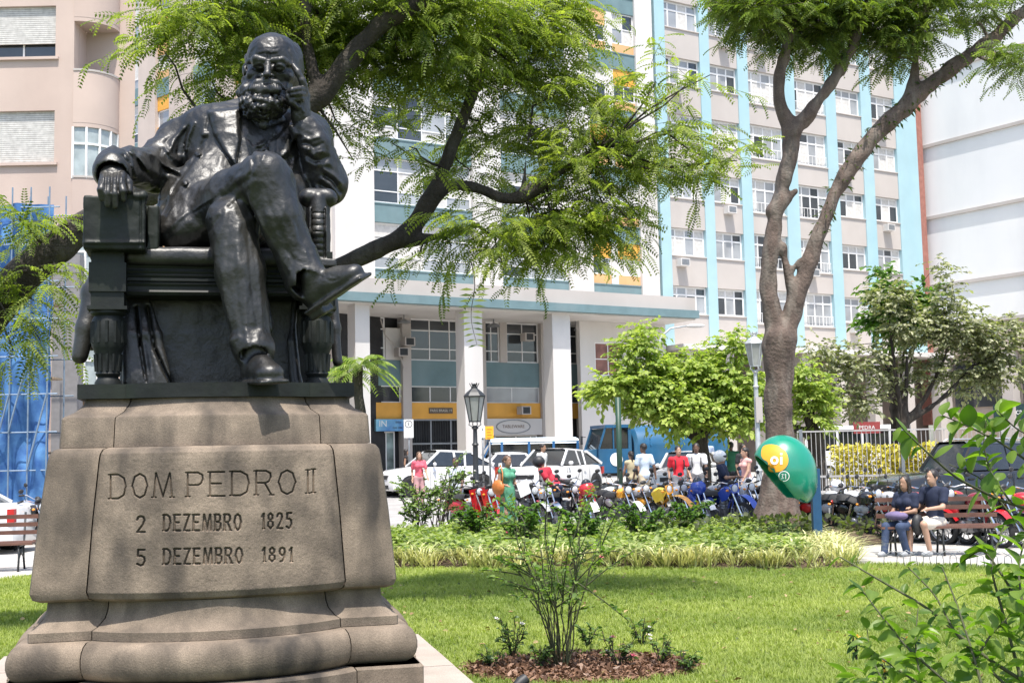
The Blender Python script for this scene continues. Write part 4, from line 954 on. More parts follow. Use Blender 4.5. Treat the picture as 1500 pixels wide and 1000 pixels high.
def qarc(r0, r1, z0, z1, n=14):
    b = MB(); v = []; f = []
    for i in range(n+1):
        a = -math.pi/2+math.pi*.62*i/n
        for rr in (r0, r1):
            for zz in (z0, z1): v.append((xf+.0+rr*math.cos(a), .95+rr*math.sin(a)*1.0, zz))
    for i in range(n):
        k = i*4; f += [(k+2, k+6, k+7, k+3), (k+1, k+5, k+4, k), (k, k+4, k+6, k+2), (k+3, k+7, k+5, k+1)]
    f += [(0, 2, 3, 1), (4*n, 4*n+1, 4*n+3, 4*n+2)]; b.add(v, f); return b
for zf in (3.7, 6.77, 9.75, 12.82+.04-.03, 15.8):
    pass
for zf, glz in ((5.2, 1), (8.25, 1), (11.33, 1), (14.4, 0), (17.4, 0)):
    qarc(.86, .98, zf, zf+1.5).build('balcony_parapet', [PINK], D, smooth=True); qarc(.01, .975, zf-.12, zf-.002).build('balcony_floor', [PINK], D, smooth=True)
    qarc(.84, 1.0, zf+1.502, zf+1.56).build('balcony_rail', [W1], D, smooth=True)
    if glz:
        qarc(.9, .93, zf-1.6, zf-.122).build('balcony_glazing', [mat('pale_glass', (.33, .37, .37), rough=.1, var=.3, scale=2)], D, smooth=True)
        b = MB()
        for i in range(6):
            a = -math.pi/2+math.pi*.62*i/5; x, y = xf+.95*math.cos(a), .95+.95*math.sin(a); b.box(x-.03, y-.03, zf-1.6, x+.03, y+.03, zf-.122)
        for zz in (zf-1.6, zf-.6):
            for i in range(10):
                a0, a1 = [-math.pi/2+math.pi*.62*t/10 for t in (i, i+1)]; b.bar((xf+.95*math.cos(a0), .95+.95*math.sin(a0), zz), (xf+.95*math.cos(a1), .95+.95*math.sin(a1), zz), .05, .06)
        b.build('glazing_frame', [FRM], D)
# grey pier at its foot
b = MB(); x0 = P(80, 450, 33.8).x; x1 = P(119, 450, 33.8).x; b.box(x0, -.35, .2, x1, -.003, P(100, 372, 33.6).z); b.build('grey_pier', [mat('grey_stone_pier', (.22, .21, .21), rough=.8, var=.1)], D)

# ---- E: beige wing seen at an angle behind the statue
E_f = Facade('beige_office_wing', (-24.5, 69.5), (-8.35, 55.4), 'beige angled office wing with narrow glazed strips, behind the statue and its tree')
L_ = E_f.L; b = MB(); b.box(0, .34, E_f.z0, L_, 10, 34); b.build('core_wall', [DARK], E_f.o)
BEI = mat('beige_render', (.50, .42, .365), rough=.9, var=.06, scale=.8, dirt=((.36, .3, .26), .4, .5))
e = lambda u: E_f.uv(u, 100)[0]
cuts = [(e(182), e(205), 0), (e(230), e(250), 1), (e(283), e(318), 0), (e(345), e(375), 1), (e(400), e(440), 0), (e(462), e(488), 1)]
xs = 0.0
for x0, x1, kind in cuts+[(L_, L_, 2)]:
    x1 = min(x1, L_); b = MB(); b.box(xs+.003, -.1, E_f.z0, x0-.003, .33, 34); b.build('pier', [BEI], E_f.o); xs = x1
    if kind == 2: break
    for k in range(10):
        z = 2.9+3.05*k; b = MB(); b.box(x0, 0, z, x1, .3, z+.95); b.build('spandrel_band', [TEAL], E_f.o)
        if kind: b = MB(); b.box(x0, .05, z+2.3, x1, .3, z+3.047); b.box(x0, .05, z+.953, x1, .3, z+1.4); b.build('orange_panel', [ORNG if k % 3 else PEACH], E_f.o); window('window', E_f.o, x0, z+1.403, x1-x0, .895, cols=(1,), rows=(1,), rnd=rw)
        else: window('window', E_f.o, x0, z+.953, x1-x0, 2.094, cols=(1, 1) if x1-x0 < 2.4 else (1, 1, 1), rows=(.45, 1, .4), rnd=rw, glass=None)

# ---- blue netting over scaffolding at the left edge
N = empty('scaffolding', (0, 31, 0.0), 0, 'steel scaffolding wrapped in blue netting in front of the pink building', 'scaffolding')
x0, x1 = P(-60, 450, 31).x, P(76, 450, 31).x; ztp = P(40, 300, 31).z
NET = mat('blue_netting', (.02, .08, .25), rough=.85, var=.35, scale=3, bump=.4, bscale=30, col2=(.07, .19, .38))
nx, nz = 60, 60; gx = np.linspace(x0, x1, nx); gz_ = np.linspace(.25, ztp, nz); XX, ZZ = np.meshgrid(gx, gz_)
YY = .12*np.sin(XX*5+np.sin(ZZ*1.3)*2)+.07*np.sin(XX*11+ZZ*2)+.1*vnoise(XX.astype(np.float32), XX.astype(np.float32)*0, ZZ.astype(np.float32), 1.2)
idx = np.arange(nx*nz).reshape(nz, nx); F_ = np.stack([idx[:-1, :-1], idx[:-1, 1:], idx[1:, 1:], idx[1:, :-1]], -1).reshape(-1, 4)
rr = np.random.RandomState(5); keep = np.ones(len(F_), bool)
cz = ZZ[:-1, :-1].ravel(); cx = XX[:-1, :-1].ravel(); keep &= ~((cz > 1.6) & (cz < 4.3) & (vnoise(cx.astype(np.float32), cx.astype(np.float32)*0, cz.astype(np.float32), .9) > .05))
link('netting', npmesh('netting', np.stack([XX, YY, ZZ], -1).reshape(-1, 3), F_[keep], [NET], smooth=True), N)
PIPE = mat('galvanised_pipe', (.20, .26, .33), rough=.4, metal=.4, var=.15)
for i in range(6):
    x = x0+(x1-x0)*i/5
    for y in (-.25, .9): b = MB(); b.tube([(x, y, .22), (x, y, ztp+.4)], .021, 6); b.build('standard_pole', [PIPE], N)
z = 1.6
while z < ztp+.3:
    for y in (-.22, .93): b = MB(); b.tube([(x0-.2, y, z), (x1+.25, y, z)], .019, 6); b.build('ledger_pole', [PIPE], N)
    z += .95
for i in range(5):
    xa, xb = x0+(x1-x0)*i/5, x0+(x1-x0)*(i+1)/5; z = 1.6+(i % 2)*.95; b = MB(); b.tube([(xa, -.28, z), (xb, -.28, z+1.9)], .025, 6); b.tube([(xb, -.29, z+1.9), (xa, -.29, z+3.8)], .025, 6) if False else None; b.build('brace_pole', [PIPE], N)
for z in (2.0, 3.9, 5.8): b = MB(); b.box(x0, .2, z, x1, .8, z+.05); b.build('walkway_board', [mat('scaffold_board', (.3, .22, .14), var=.3)], N)
# ================================================================== trees and plants
rs = np.random.RandomState(21)
def T_leaf(l=1.0, w=.5, fold=.12, droop=.15):
    V = np.array([(0, 0, 0), (w*.5, l*.35, fold), (w*.42, l*.7, fold*.6-droop*.4), (0, l, -droop), (-w*.42, l*.7, fold*.6-droop*.4), (-w*.5, l*.35, fold), (0, l*.5, 0)], float)
    F = np.array([(0, 1, 2, 6), (6, 2, 3, 3), (0, 6, 4, 5), (6, 3, 3, 4)]); F = np.array([(0, 1, 2, 6), (6, 2, 3, 4), (0, 6, 4, 5)]); return V, F, np.zeros(len(V))
def T_quad(l=1.0, w=.5):
    return np.array([(0, 0, 0), (w*.5, l*.5, .06), (0, l, -.1), (-w*.5, l*.5, .06)], float), np.array([(0, 1, 2, 3)]), np.zeros(4)
def T_frond(n=9, w=.10, ll=.24, droop=.35):
    V = []; F = []; tt = []
    for i in range(n):
        t = (i+.8)/n; y = t; z = -droop*t*t; L_ = ll*(1-.55*abs(t-.45)*1.6)
        for s_ in (-1, 1):
            b_ = len(V); a = .55+.25*t; dx, dy = s_*math.sin(a+.5)*L_, math.cos(a+.5)*L_; k = w*.5
            nx_, ny_ = -dy/L_*k, dx/L_*k
            V += [(0, y, z), (dx*.5+nx_, y+dy*.5+ny_, z-.01), (dx, y+dy, z-.05-.05*t), (dx*.5-nx_, y+dy*.5-ny_, z-.01)]; F.append((b_, b_+1, b_+2, b_+3)); tt += [rs.rand()*.3]*4
    b_ = len(V); V += [(-.006, 0, 0), (.006, 0, 0), (.004, 1, -droop), (-.004, 1, -droop)]; F.append((b_, b_+1, b_+2, b_+3)); tt += [.4]*4
    return np.array(V, float), np.array(F), np.array(tt)
def T_grass(n=6, h=1.0, spread=.5, w=.05):
    V = []; F = []; tt = []
    for i in range(n):
        a = rs.rand()*6.28; r0 = rs.rand()*.25*spread; x, y = r0*math.cos(a), r0*math.sin(a); hh = h*(.6+.4*rs.rand()); ln = spread*(.3+.9*rs.rand()); b_ = a+rs.randn()*.6
        wx, wy = -math.sin(b_)*w, math.cos(b_)*w; mx, my = x+math.cos(b_)*ln*.35, y+math.sin(b_)*ln*.35; ex, ey = x+math.cos(b_)*ln, y+math.sin(b_)*ln
        q = len(V); V += [(x-wx, y-wy, 0), (x+wx, y+wy, 0), (mx+wx*.8, my+wy*.8, hh*.65), (mx-wx*.8, my-wy*.8, hh*.65), (ex, ey, hh*(.95 if spread < .8 else .75))]
        F += [(q, q+1, q+2, q+3), (q+3, q+2, q+4, q+4)]; tt += [rs.rand()*.3]*5
    V = np.array(V); F2 = []
    for f in F: F2.append(f if f[2] != f[3] else (f[0], f[1], f[2], f[2]))
    # quads only: the tips close on a doubled corner moved by a hair
    V2 = list(map(tuple, V)); out = []
    for f in F:
        if f[2] == f[3]: V2.append((V2[f[2]][0]+w*.15, V2[f[2]][1], V2[f[2]][2])); tt.append(tt[f[2]]); out.append((f[0], f[1], len(V2)-1, f[2]))
        else: out.append(f)
    return np.array(V2, float), np.array(out), np.array(tt)
def rotmats(dirs, roll, up=(0, 0, 1)):
    """frames whose y axis is dirs and whose z axis leans to up, rolled"""
    y = dirs/np.linalg.norm(dirs, axis=1, keepdims=True); u = np.tile(np.array(up, float), (len(y), 1)); u += 1e-3
    x = np.cross(y, u); x /= np.linalg.norm(x, axis=1, keepdims=True)+1e-9; z = np.cross(x, y)
    c, s_ = np.cos(roll)[:, None], np.sin(roll)[:, None]; x2 = x*c+z*s_; z2 = -x*s_+z*c
    return np.stack([x2, y, z2], 2)
def scatter(name, temps, pos, Rm, sc, mats, parent=None, tint=None, smooth=False, kind='stuff'):
    pos = np.asarray(pos); n = len(pos); which = rs.randint(0, len(temps), n); Vs, Fs, Ts = [], [], []; base = 0
    tint = rs.rand(n) if tint is None else tint; sc = np.broadcast_to(np.asarray(sc, float), (n,))
    for k, (V, F, tt) in enumerate(temps):
        ii = np.nonzero(which == k)[0]
        if not len(ii): continue
        W_ = np.einsum('nij,vj->nvi', Rm[ii], V)*sc[ii][:, None, None]+pos[ii][:, None, :]
        Vs.append(W_.reshape(-1, 3)); Fs.append((F[None]+(np.arange(len(ii))*len(V))[:, None, None]+base).reshape(-1, 4)); Ts.append((tint[ii][:, None]*.75+tt[None]).ravel()); base += len(ii)*len(V)
    me = npmesh(name, np.vstack(Vs), np.vstack(Fs), mats, tint=np.clip(np.concatenate(Ts), 0, 1), smooth=smooth)
    return link(name, me, parent, kind)
def rdirs(n, flat=.4):
    a = rs.rand(n)*2*math.pi; z = rs.randn(n)*flat; return np.stack([np.cos(a), np.sin(a), z], 1)
FR = [T_frond(8), T_frond(9, droop=.5), T_frond(7, droop=.2)]
LF = [T_leaf(1, .62), T_leaf(1, .5, droop=.3)]
BARK = mat('tree_bark', (0.034, 0.026, 0.020), rough=.95, var=.3, scale=5, bump=1.0, bscale=22, dirt=((0.11, 0.10, 0.08), .6, 5), bdist=.03, grain=.2)
BARK2 = mat('plane_bark', (0.105, 0.075, 0.06), rough=.95, var=.3, scale=4, bump=.6, bscale=18, dirt=((0.20, 0.17, 0.14), .8, 5), bdist=.04, grain=.2)
def trunk(name, chains, vox, parent, m, rough=.02):
    allp = np.array([p for pts, _ in chains for p in pts]); r_ = max(max(rr) for _, rr in chains)+.15
    s = Sculpt(allp.min(0)-r_, allp.max(0)+r_, vox)
    for pts, rr in chains:
        # smooth the path
        P_ = np.array(pts, float); t = np.arange(len(P_)); tt = np.linspace(0, len(P_)-1, (len(P_)-1)*4+1); Q = np.stack([np.interp(tt, t, P_[:, i]) for i in range(3)], 1)
        for _ in range(2): Q[1:-1] = (Q[:-2]+2*Q[1:-1]+Q[2:])/4
        s.path([tuple(q) for q in Q], list(np.interp(tt, t, rr)), k=vox*2.5)
    s.rough(rough, 3.5); s.rough(rough*.6, 9, stretch=(1, 1, .4)); return link(name, s.mesh(name, [m]), parent)
def pp(lst, Y): return [tuple(P(u, v, (Y if len(r) < 2 else r[1]))) for u, v, *r in lst]
def clump_twigs(cl, per, length, fsz, frac=.8):
    """cl: (px, py, radius px, Y, weight). twigs start inside a clump and run outwards, fronds on both sides"""
    pos, dr, sc, tw = [], [], [], []
    for u, v, r_, Y, wgt in cl:
        c = np.array(P(u, v, Y)); R_ = r_*Y/FPX; n = max(1, int(per*wgt*(r_/60.0)**2))
        for _ in range(n):
            o = rs.randn(3)*np.array([1, 1.1, .75]); o = o/max(np.linalg.norm(o), .01)*R_*rs.rand()**.5*frac
            d = o/ (np.linalg.norm(o)+1e-6)*.6+rs.randn(3)*.45; d[2] = d[2]*.35-.02; d /= np.linalg.norm(d); L_ = length*(.6+.8*rs.rand()); k = rs.randint(6, 10); a = c+o; side = np.cross(d, (0, 0, 1)); pts = []
            for i in range(k):
                t = i/(k-1); q = a+d*L_*t+np.array([0, 0, -.12*L_*t*t]); pts.append(q); s_ = 1 if i % 2 else -1
                f = d*.75+side*s_*(.9-.5*t)+rs.randn(3)*.12; f[2] -= .05+.12*t+.25*rs.rand()**3; pos.append(q); dr.append(f); sc.append(fsz*(.75+.5*rs.rand()))
            tw.append(pts)
    return np.array(pos), np.array(dr), np.array(sc), tw
def twig_mesh(tw, r_, parent, m, name='twigs'):
    V, F = [], []
    for pts in tw:
        b_ = len(V)
        for i, q in enumerate(pts):
            rr = r_*(1-.7*i/len(pts))
            for a in (0, 2.09, 4.19): V.append((q[0]+rr*math.cos(a), q[1]+rr*math.sin(a)*.5, q[2]+rr*math.sin(a)))
        for i in range(len(pts)-1):
            for k in range(3): F.append((b_+i*3+k, b_+i*3+(k+1) % 3, b_+(i+1)*3+(k+1) % 3, b_+(i+1)*3+k))
    link(name, npmesh(name, np.array(V), np.array(F), [m]), parent, 'stuff')
def branches_to(cl, limb_pts, parent, m, r0=.035):
    b = MB(); LP = np.array(limb_pts)
    for u, v, r_, Y, wgt in cl:
        c = np.array(P(u, v, Y)); d = np.linalg.norm(LP-c, axis=1); s_ = LP[d.argmin()]; 
        mid = (s_+c)/2+rs.randn(3)*.08*d.min()+np.array([0, 0, .05*d.min()])
        q = MB(); q.tube([tuple(s_), tuple((s_+mid)/2+rs.randn(3)*.02), tuple(mid), tuple((mid+c)/2+rs.randn(3)*.03), tuple(c)], [r0*1.2, r0, r0*.8, r0*.6, r0*.35], 6); q.build('branch', [m], parent, smooth='all')
def tree(label, cat, chains, m, base, vox, rough, clumps, kind, per, length, fsz, lm, r0=.03, group=None, name='tree'):
    t = empty(name, (0, 0, 0), 0, label, cat, group)
    trunk('trunk', chains, vox, t, m, rough)
    lp = []
    for pts, rr in chains:
        P_ = np.array(pts, float); tt = np.linspace(0, len(P_)-1, len(P_)*5); lp += list(np.stack([np.interp(tt, np.arange(len(P_)), P_[:, i]) for i in range(3)], 1))
    branches_to(clumps, lp, t, m, r0)
    pos, dr, sc, tw = clump_twigs(clumps, per, length, fsz); twig_mesh(tw, r0*.22, t, m)
    scatter('crown', kind, pos, rotmats(dr, rs.randn(len(pos))*.45), sc, [lm], t)
    return t
LM1 = leafmat('feathery_leaf', (0.045, 0.085, 0.018), (0.30, 0.34, 0.08), trans=.5, tr_col=(1.6, 1.8, .6))
k = lambda r_, Y: r_*Y/FPX/2*.74
# leaning tree that passes behind the figure from the left
c1 = [(pp([(-160, 640), (-80, 540), (-10, 450), (55, 385), (115, 335), (200, 290), (300, 240), (400, 190), (470, 140), (520, 75), (560, 35), (620, 0), (690, -40)], 13.2), [k(w_, 13.2) for w_ in (105, 92, 78, 72, 66, 60, 56, 50, 46, 40, 34, 28, 20)]),
      (pp([(470, 140), (445, 60), (450, 0), (440, -60)], 13.2), [k(w_, 13.2) for w_ in (30, 22, 18, 14)])]
c1[0][0][0] = tuple(Vector(c1[0][0][0])); base1 = Vector(c1[0][0][0]); c1[0][0].insert(0, (base1.x-.3, base1.y, -.1)); c1[0][1].insert(0, .42)
cl1 = [(250, 30, 40, 12.6, .6), (240, 75, 26, 12.4, .5), (300, 40, 60, 13, 1), (350, 110, 55, 13.4, .9), (310, 120, 34, 13, .6), (420, 30, 70, 14, 1.3), (480, 40, 70, 14, 1.4), (560, 60, 60, 14, 1.2), (470, 100, 50, 14.2, 1.3), (330, 0, 60, 13, 1), (540, 0, 70, 13.6, 1.2), (620, 20, 60, 13.8, 1.1), (430, 140, 40, 14.2, 1.0), (600, 90, 45, 14, .9), (500, 185, 34, 14, .5), (518, 235, 26, 13.8, .35), (240, 20, 26, 12.6, .4), (505, 160, 26, 14, .5),
       (20, 320, 40, 12.6, .55), (60, 330, 32, 12.8, .5), (25, 400, 40, 12.6, .6), (50, 440, 38, 12.8, .5), (15, 470, 36, 12.6, .6), (80, 400, 28, 13, .45), (400, -90, 90, 13, .5), (560, -90, 90, 13.5, .5), (60, 500, 28, 12.9, .4), (100, 330, 24, 13, .4), (20, 515, 26, 12.8, .4)]  # high clumps above the view are added to shade the bronze from the sky
tree('leaning feathery-leaved tree passing behind the bronze figure from the left edge', 'tree', c1, BARK, base1, .028, .025, cl1, FR, 42, .55, .245, LM1, r0=.016)
# tree rooted behind the pedestal with a forked limb
q2 = P(400, 470, 14.6)
c2 = [([(q2.x-.5, 14.6, -.1), (q2.x-.35, 14.6, 1.2), (q2.x-.2, 14.6, 2.4)]+pp([(430, 425), (490, 392), (545, 368), (590, 350), (622, 310), (650, 250), (675, 180), (700, 110), (725, 50), (750, -10)], 14.6), [.32, .28, .25]+[k(w_, 14.6) for w_ in (38, 36, 36, 40, 42, 30, 26, 24, 20, 14)]),
      (pp([(625, 300), (660, 268), (700, 275), (745, 295), (790, 275), (830, 245), (880, 215)], 14.6), [k(w_, 14.6) for w_ in (30, 26, 24, 24, 22, 18, 12)]),
      (pp([(765, 290), (770, 240), (775, 200)], 14.6), [k(w_, 14.6) for w_ in (12, 9, 6)]), (pp([(600, 352), (650, 345), (700, 330)], 14.6), [k(w_, 14.6) for w_ in (22, 14, 8)])]
cl2 = [(660, 70, 60, 14.2, 1.2), (740, 50, 65, 14.8, 1.4), (800, 60, 55, 15, 1.2), (700, 0, 60, 14, 1.3), (800, 0, 60, 14.8, 1.2), (850, 20, 34, 15.2, .9), (760, 120, 55, 15.4, 1.4), (700, 130, 40, 15.2, 1.1), (820, 130, 50, 15, 1.1), (640, 110, 40, 14.4, .8), (640, 170, 36, 15, .7), (600, 215, 34, 14, .4), (575, 210, 26, 14, .35), (720, 210, 50, 15.6, 1.2), (800, 190, 50, 15, 1.1), (860, 190, 50, 14.8, .9), (900, 150, 50, 14.6, .65), (940, 200, 50, 14.6, .6), (990, 190, 44, 14.4, .5), (960, 120, 40, 14.4, .45), (1010, 120, 34, 14.2, .35), (1040, 110, 24, 14.2, .3), (1030, 230, 45, 14.4, .6), (1080, 235, 30, 14.2, .45), (960, 250, 45, 14.6, .8), (900, 250, 50, 14.8, 1.0),
       (840, 260, 50, 14.8, 1.2), (780, 330, 55, 14.8, 1.4), (840, 320, 55, 14.8, 1.3), (890, 310, 48, 14.6, 1.1), (800, 370, 36, 14.6, 1.0), (740, 350, 40, 14.4, 1.0), (690, 330, 40, 14.2, .9), (660, 360, 28, 14, .6), (620, 375, 26, 14, .35), (735, 385, 24, 14.2, .6), (850, 370, 30, 14.6, .6), (930, 330, 30, 14.4, .6), (690, 250, 40, 15.4, .9), (660, 220, 30, 15, .6)]
t2 = tree('feathery-leaved tree with a forked dark limb reaching right from behind the pedestal', 'tree', c2, BARK, None, .026, .022, cl2, FR, 38, .55, .245, LM1, r0=.016)
# one long hanging spray
pos, dr, sc, pts = [], [], [], []
a_ = np.array(P(690, 385, 13.6)); b_ = np.array(P(696, 505, 13.4))
for i in range(16):
    t = i/15; q = a_+(b_-a_)*t+np.array([.03*math.sin(t*7), 0, 0]); pts.append(q)
    if 4 < i: pos += [q, q]; dr += [(-1, .2, .25-.5*t), (1, .1, .25-.5*t)]; sc += [.17*(1.25-.6*t)]*2
twig_mesh([pts], .008, t2, BARK); scatter('hanging_spray', [T_quad(1, .2)], pos, rotmats(np.array(dr), np.zeros(len(pos)), up=(0, -1, .2)), sc, [LM1], t2)

# big tree by the street, right
Y3 = 24.0; k3 = lambda w_: w_*Y3/FPX/2
c3 = [([(TREE.x, Y3, -.1)]+pp([(1140, 765), (1140, 725), (1141, 680), (1141, 620), (1140, 560), (1142, 500)], Y3), [k3(w_) for w_ in (92, 72, 52, 44, 40, 41, 50)]),
      (pp([(1136, 500), (1126, 430), (1128, 360), (1142, 290), (1158, 230), (1160, 195)], Y3), [k3(w_)*.84 for w_ in (34, 30, 29, 28, 28, 30)]),
      (pp([(1160, 195), (1140, 150), (1142, 100), (1158, 50), (1170, 0), (1180, -50)], Y3), [k3(w_)*.82 for w_ in (26, 24, 22, 20, 17, 14)]),
      (pp([(1160, 195), (1195, 155), (1230, 105), (1255, 55), (1275, 0), (1290, -50)], Y3), [k3(w_)*.82 for w_ in (26, 24, 22, 20, 17, 14)]),
      (pp([(1150, 495), (1165, 440), (1190, 370), (1222, 285), (1265, 215), (1320, 160), (1380, 110), (1440, 70), (1500, 15), (1560, -40)], Y3), [k3(w_)*.82 for w_ in (36, 32, 29, 27, 30, 32, 28, 24, 20, 16)]),
      (pp([(1163, 435), (1152, 395), (1146, 362)], Y3), [k3(w_) for w_ in (18, 15, 13)]), (pp([(1130, 310), (1166, 280)], Y3), [k3(20), k3(10)]), (pp([(1158, 400), (1170, 382)], Y3), [k3(8), k3(6)]),
      (pp([(1335, 140), (1345, 60), (1360, 0), (1370, -60)], Y3), [k3(w_) for w_ in (16, 12, 10, 8)])]
cl3 = [(1110, 15, 45, 23.5, 1.1), (1150, 10, 45, 24, 1.2), (1200, 30, 45, 24, 1.1), (1190, 60, 40, 24.4, .7), (1250, 20, 45, 24, 1.2), (1310, 20, 45, 24, 1.2), (1340, 50, 36, 24, 1.0), (1280, 60, 34, 24.3, .8), (1150, 60, 30, 24, .6), (1310, 85, 28, 24, .7), (1230, 70, 30, 24.2, .6), (1400, 10, 30, 24, .35), (1450, 12, 30, 24, .5), (1478, 78, 26, 23, .9), (1500, 90, 26, 23, .9), (1430, 30, 20, 24, .35), (1100, -20, 50, 24, 1), (1350, -20, 60, 24, 1), (1200, -20, 60, 24, 1), (1480, -30, 50, 24, .5)]
LM3 = leafmat('dark_feathery_leaf', (0.036, 0.076, 0.016), (0.20, 0.25, 0.05), trans=.45, tr_col=(1.5, 1.7, .6))
t3 = tree('tall forked tree with bare twisting limbs beside the green telephone dome', 'tree', c3, BARK2, None, .038, .035, cl3, FR, 90, .5, .32, LM3, r0=.04)
# small ferns growing along its upper limb
pos, dr = [], []
for pts, rr in (c3[4], c3[2]):
    P_ = np.array(pts); m_ = 520 if pts is c3[4][0] else 120
    for _ in range(m_):
        t = rs.rand()*(len(P_)-3.2)+2.2; i = int(t); q = P_[i]*(1-t+i)+P_[i+1]*(t-i); r_ = rr[i]; o = rs.randn(3); o /= np.linalg.norm(o); pos.append(q+o*r_*.95); dr.append(o*.8+np.array([0, 0, -.5]))
scatter('ferns', [T_quad(1, .28)], pos, rotmats(np.array(dr), rs.rand(len(pos))*3), rs.rand(len(pos))*.12+.07, [leafmat('limb_fern', (.03, .05, .015), (.09, .12, .03))], t3)

# bright green round street trees
LM4 = leafmat('lime_leaf', (0.17, 0.26, 0.045), (0.52, 0.58, 0.17), trans=.5, tr_col=(1.3, 1.4, .6))
def small_tree(u0, Y, label, clumps, lm, kind=LF, per=420, L_=.5, fs=.18, hpx=640, tw=26, group=None, bark=BARK):
    g = G(u0, Y); kk = lambda w_: w_*Y/FPX/2
    ch = [([(g.x, Y, g.z-.1)]+pp([(u0+3, hpx+40), (u0, hpx)], Y), [kk(tw*1.3), kk(tw), kk(tw*.85)])]
    for u, v, r_, _, _ in clumps[:4]: ch.append((pp([(u0, hpx), (u0+(u-u0)*.4, hpx-(hpx-v)*.25), (u0+(u-u0)*.8, hpx-(hpx-v)*.7)], Y), [kk(tw*.6), kk(tw*.42), kk(tw*.25)]))
    return tree(label, 'tree', ch, bark, None, .04, .02, clumps, kind, per, L_, fs, lm, r0=.02, group=group)
small_tree(1025, 37.5, 'bright lime green bushy street tree in front of the dark blue truck', [(u, v, r_, 37.5+d, w_) for u, v, r_, d, w_ in ((950, 560, 50, 0, 1), (1010, 550, 55, .4, 1.1), (1070, 565, 50, 0, 1), (905, 562, 34, -.4, 1), (930, 510, 32, 0, .8), (1075, 505, 30, 0, .7), (1000, 600, 50, -.5, 1.1), (1060, 610, 45, -.3, 1.1), (952, 590, 36, -.3, 1), (882, 572, 24, 0, .7), (1090, 600, 30, 0, 1), (940, 480, 18, 0, .6))], LM4)
small_tree(1195, 41, 'bright lime green tree showing just right of the big forked trunk', [(u, v, r_, 41+d, w_) for u, v, r_, d, w_ in ((1185, 570, 32, 0, 1), (1190, 610, 28, 0, 1), (1165, 540, 24, 0, .9), (1100, 580, 34, 0, 1), (1205, 585, 16, 0, .7))], LM4)
LM5 = leafmat('grey_green_leaf', (0.09, 0.105, 0.06), (0.46, 0.44, 0.30), trans=.3)
LM6 = leafmat('fresh_green_leaf', (0.045, 0.11, 0.02), (0.14, 0.22, 0.04), trans=.4)
small_tree(1325, 44, 'loose grey green tree with pale leaf tips behind the railing on the right', [(u, v, r_, 44+d, w_) for u, v, r_, d, w_ in ((1300, 440, 34, 0, .8), (1330, 480, 44, 0, .8), (1400, 480, 50, 0, .9), (1450, 500, 46, 0, .8), (1380, 440, 34, 0, .5), (1350, 540, 40, .5, .6), (1420, 550, 44, .5, .7), (1470, 540, 40, 0, .7), (1260, 530, 40, 0, .6), (1220, 540, 34, .4, .5), (1300, 560, 34, .4, .5), (1390, 400, 22, 0, .3), (1240, 580, 34, 0, .5), (1480, 480, 30, 0, .5), (1375, 385, 12, 0, .4), (1200, 510, 26, 0, .4), (1260, 590, 30, 0, .4))], LM5, per=430, fs=.17, hpx=620, tw=16)
small_tree(1310, 46, 'denser fresh green tree rising behind the grey green one by the blue striped tower', [(u, v, r_, 46+d, w_) for u, v, r_, d, w_ in ((1300, 430, 32, 0, 1.3), (1330, 455, 34, 0, 1.4), (1290, 470, 30, 0, 1.3), (1355, 430, 22, 0, .9), (1320, 490, 26, 0, 1.2), (1290, 400, 16, 0, .6))], LM6, per=260, fs=.24, hpx=600, tw=14)
# palm-like plant between pedestal and street
def palm(u, v, Y, label, n=26, L_=1.0, tk=.09, base_v=None):
    g = G(u, Y); c = np.array(P(u, v, Y)); t = empty('palm', (g.x, Y, g.z), 0, label, 'palm', None); off = np.array([g.x, Y, g.z])
    b = MB(); nn = 12; b.tube([(0, 0, -.05)]+[(.04*math.sin(i), 0, (c[2]-g.z)*i/nn) for i in range(1, nn+1)], [tk*1.3]+[tk*(1+.12*(i % 2)) for i in range(1, nn+1)], 9); b.build('trunk', [BARK], t, smooth='all')
    lm = leafmat('palm_leaf', (.10, .16, .03), (.30, .33, .10), trans=.35)
    for i in range(n):
        a = i*2.4+rs.rand()*.4; el = rs.rand()*1.25-.25; pos, dr, sc = [], [], []
        for j in range(16):
            s_ = (j+1)/16; r_ = L_*s_*math.cos(el)*(1-.1*s_); z = L_*(s_*math.sin(el)-.55*s_*s_); q = c-off+np.array([r_*math.cos(a), r_*math.sin(a), z])
            for sd in (-1, 1): pos.append(q); dr.append((math.cos(a)*.6-sd*math.sin(a), math.sin(a)*.6+sd*math.cos(a), -.35)); sc.append(L_*.36*(1.1-abs(s_-.5)))
        scatter('frond', [T_quad(1, .14)], pos, rotmats(np.array(dr), np.zeros(len(pos))), sc, [lm], t)
palm(528, 535, 23, 'small palm with arching pale fronds between the pedestal and the street columns', L_=.78, n=20)
palm(508, 548, 24.5, 'lower palm with yellowish fronds right behind the edge of the bronze chair', L_=.6, n=12)
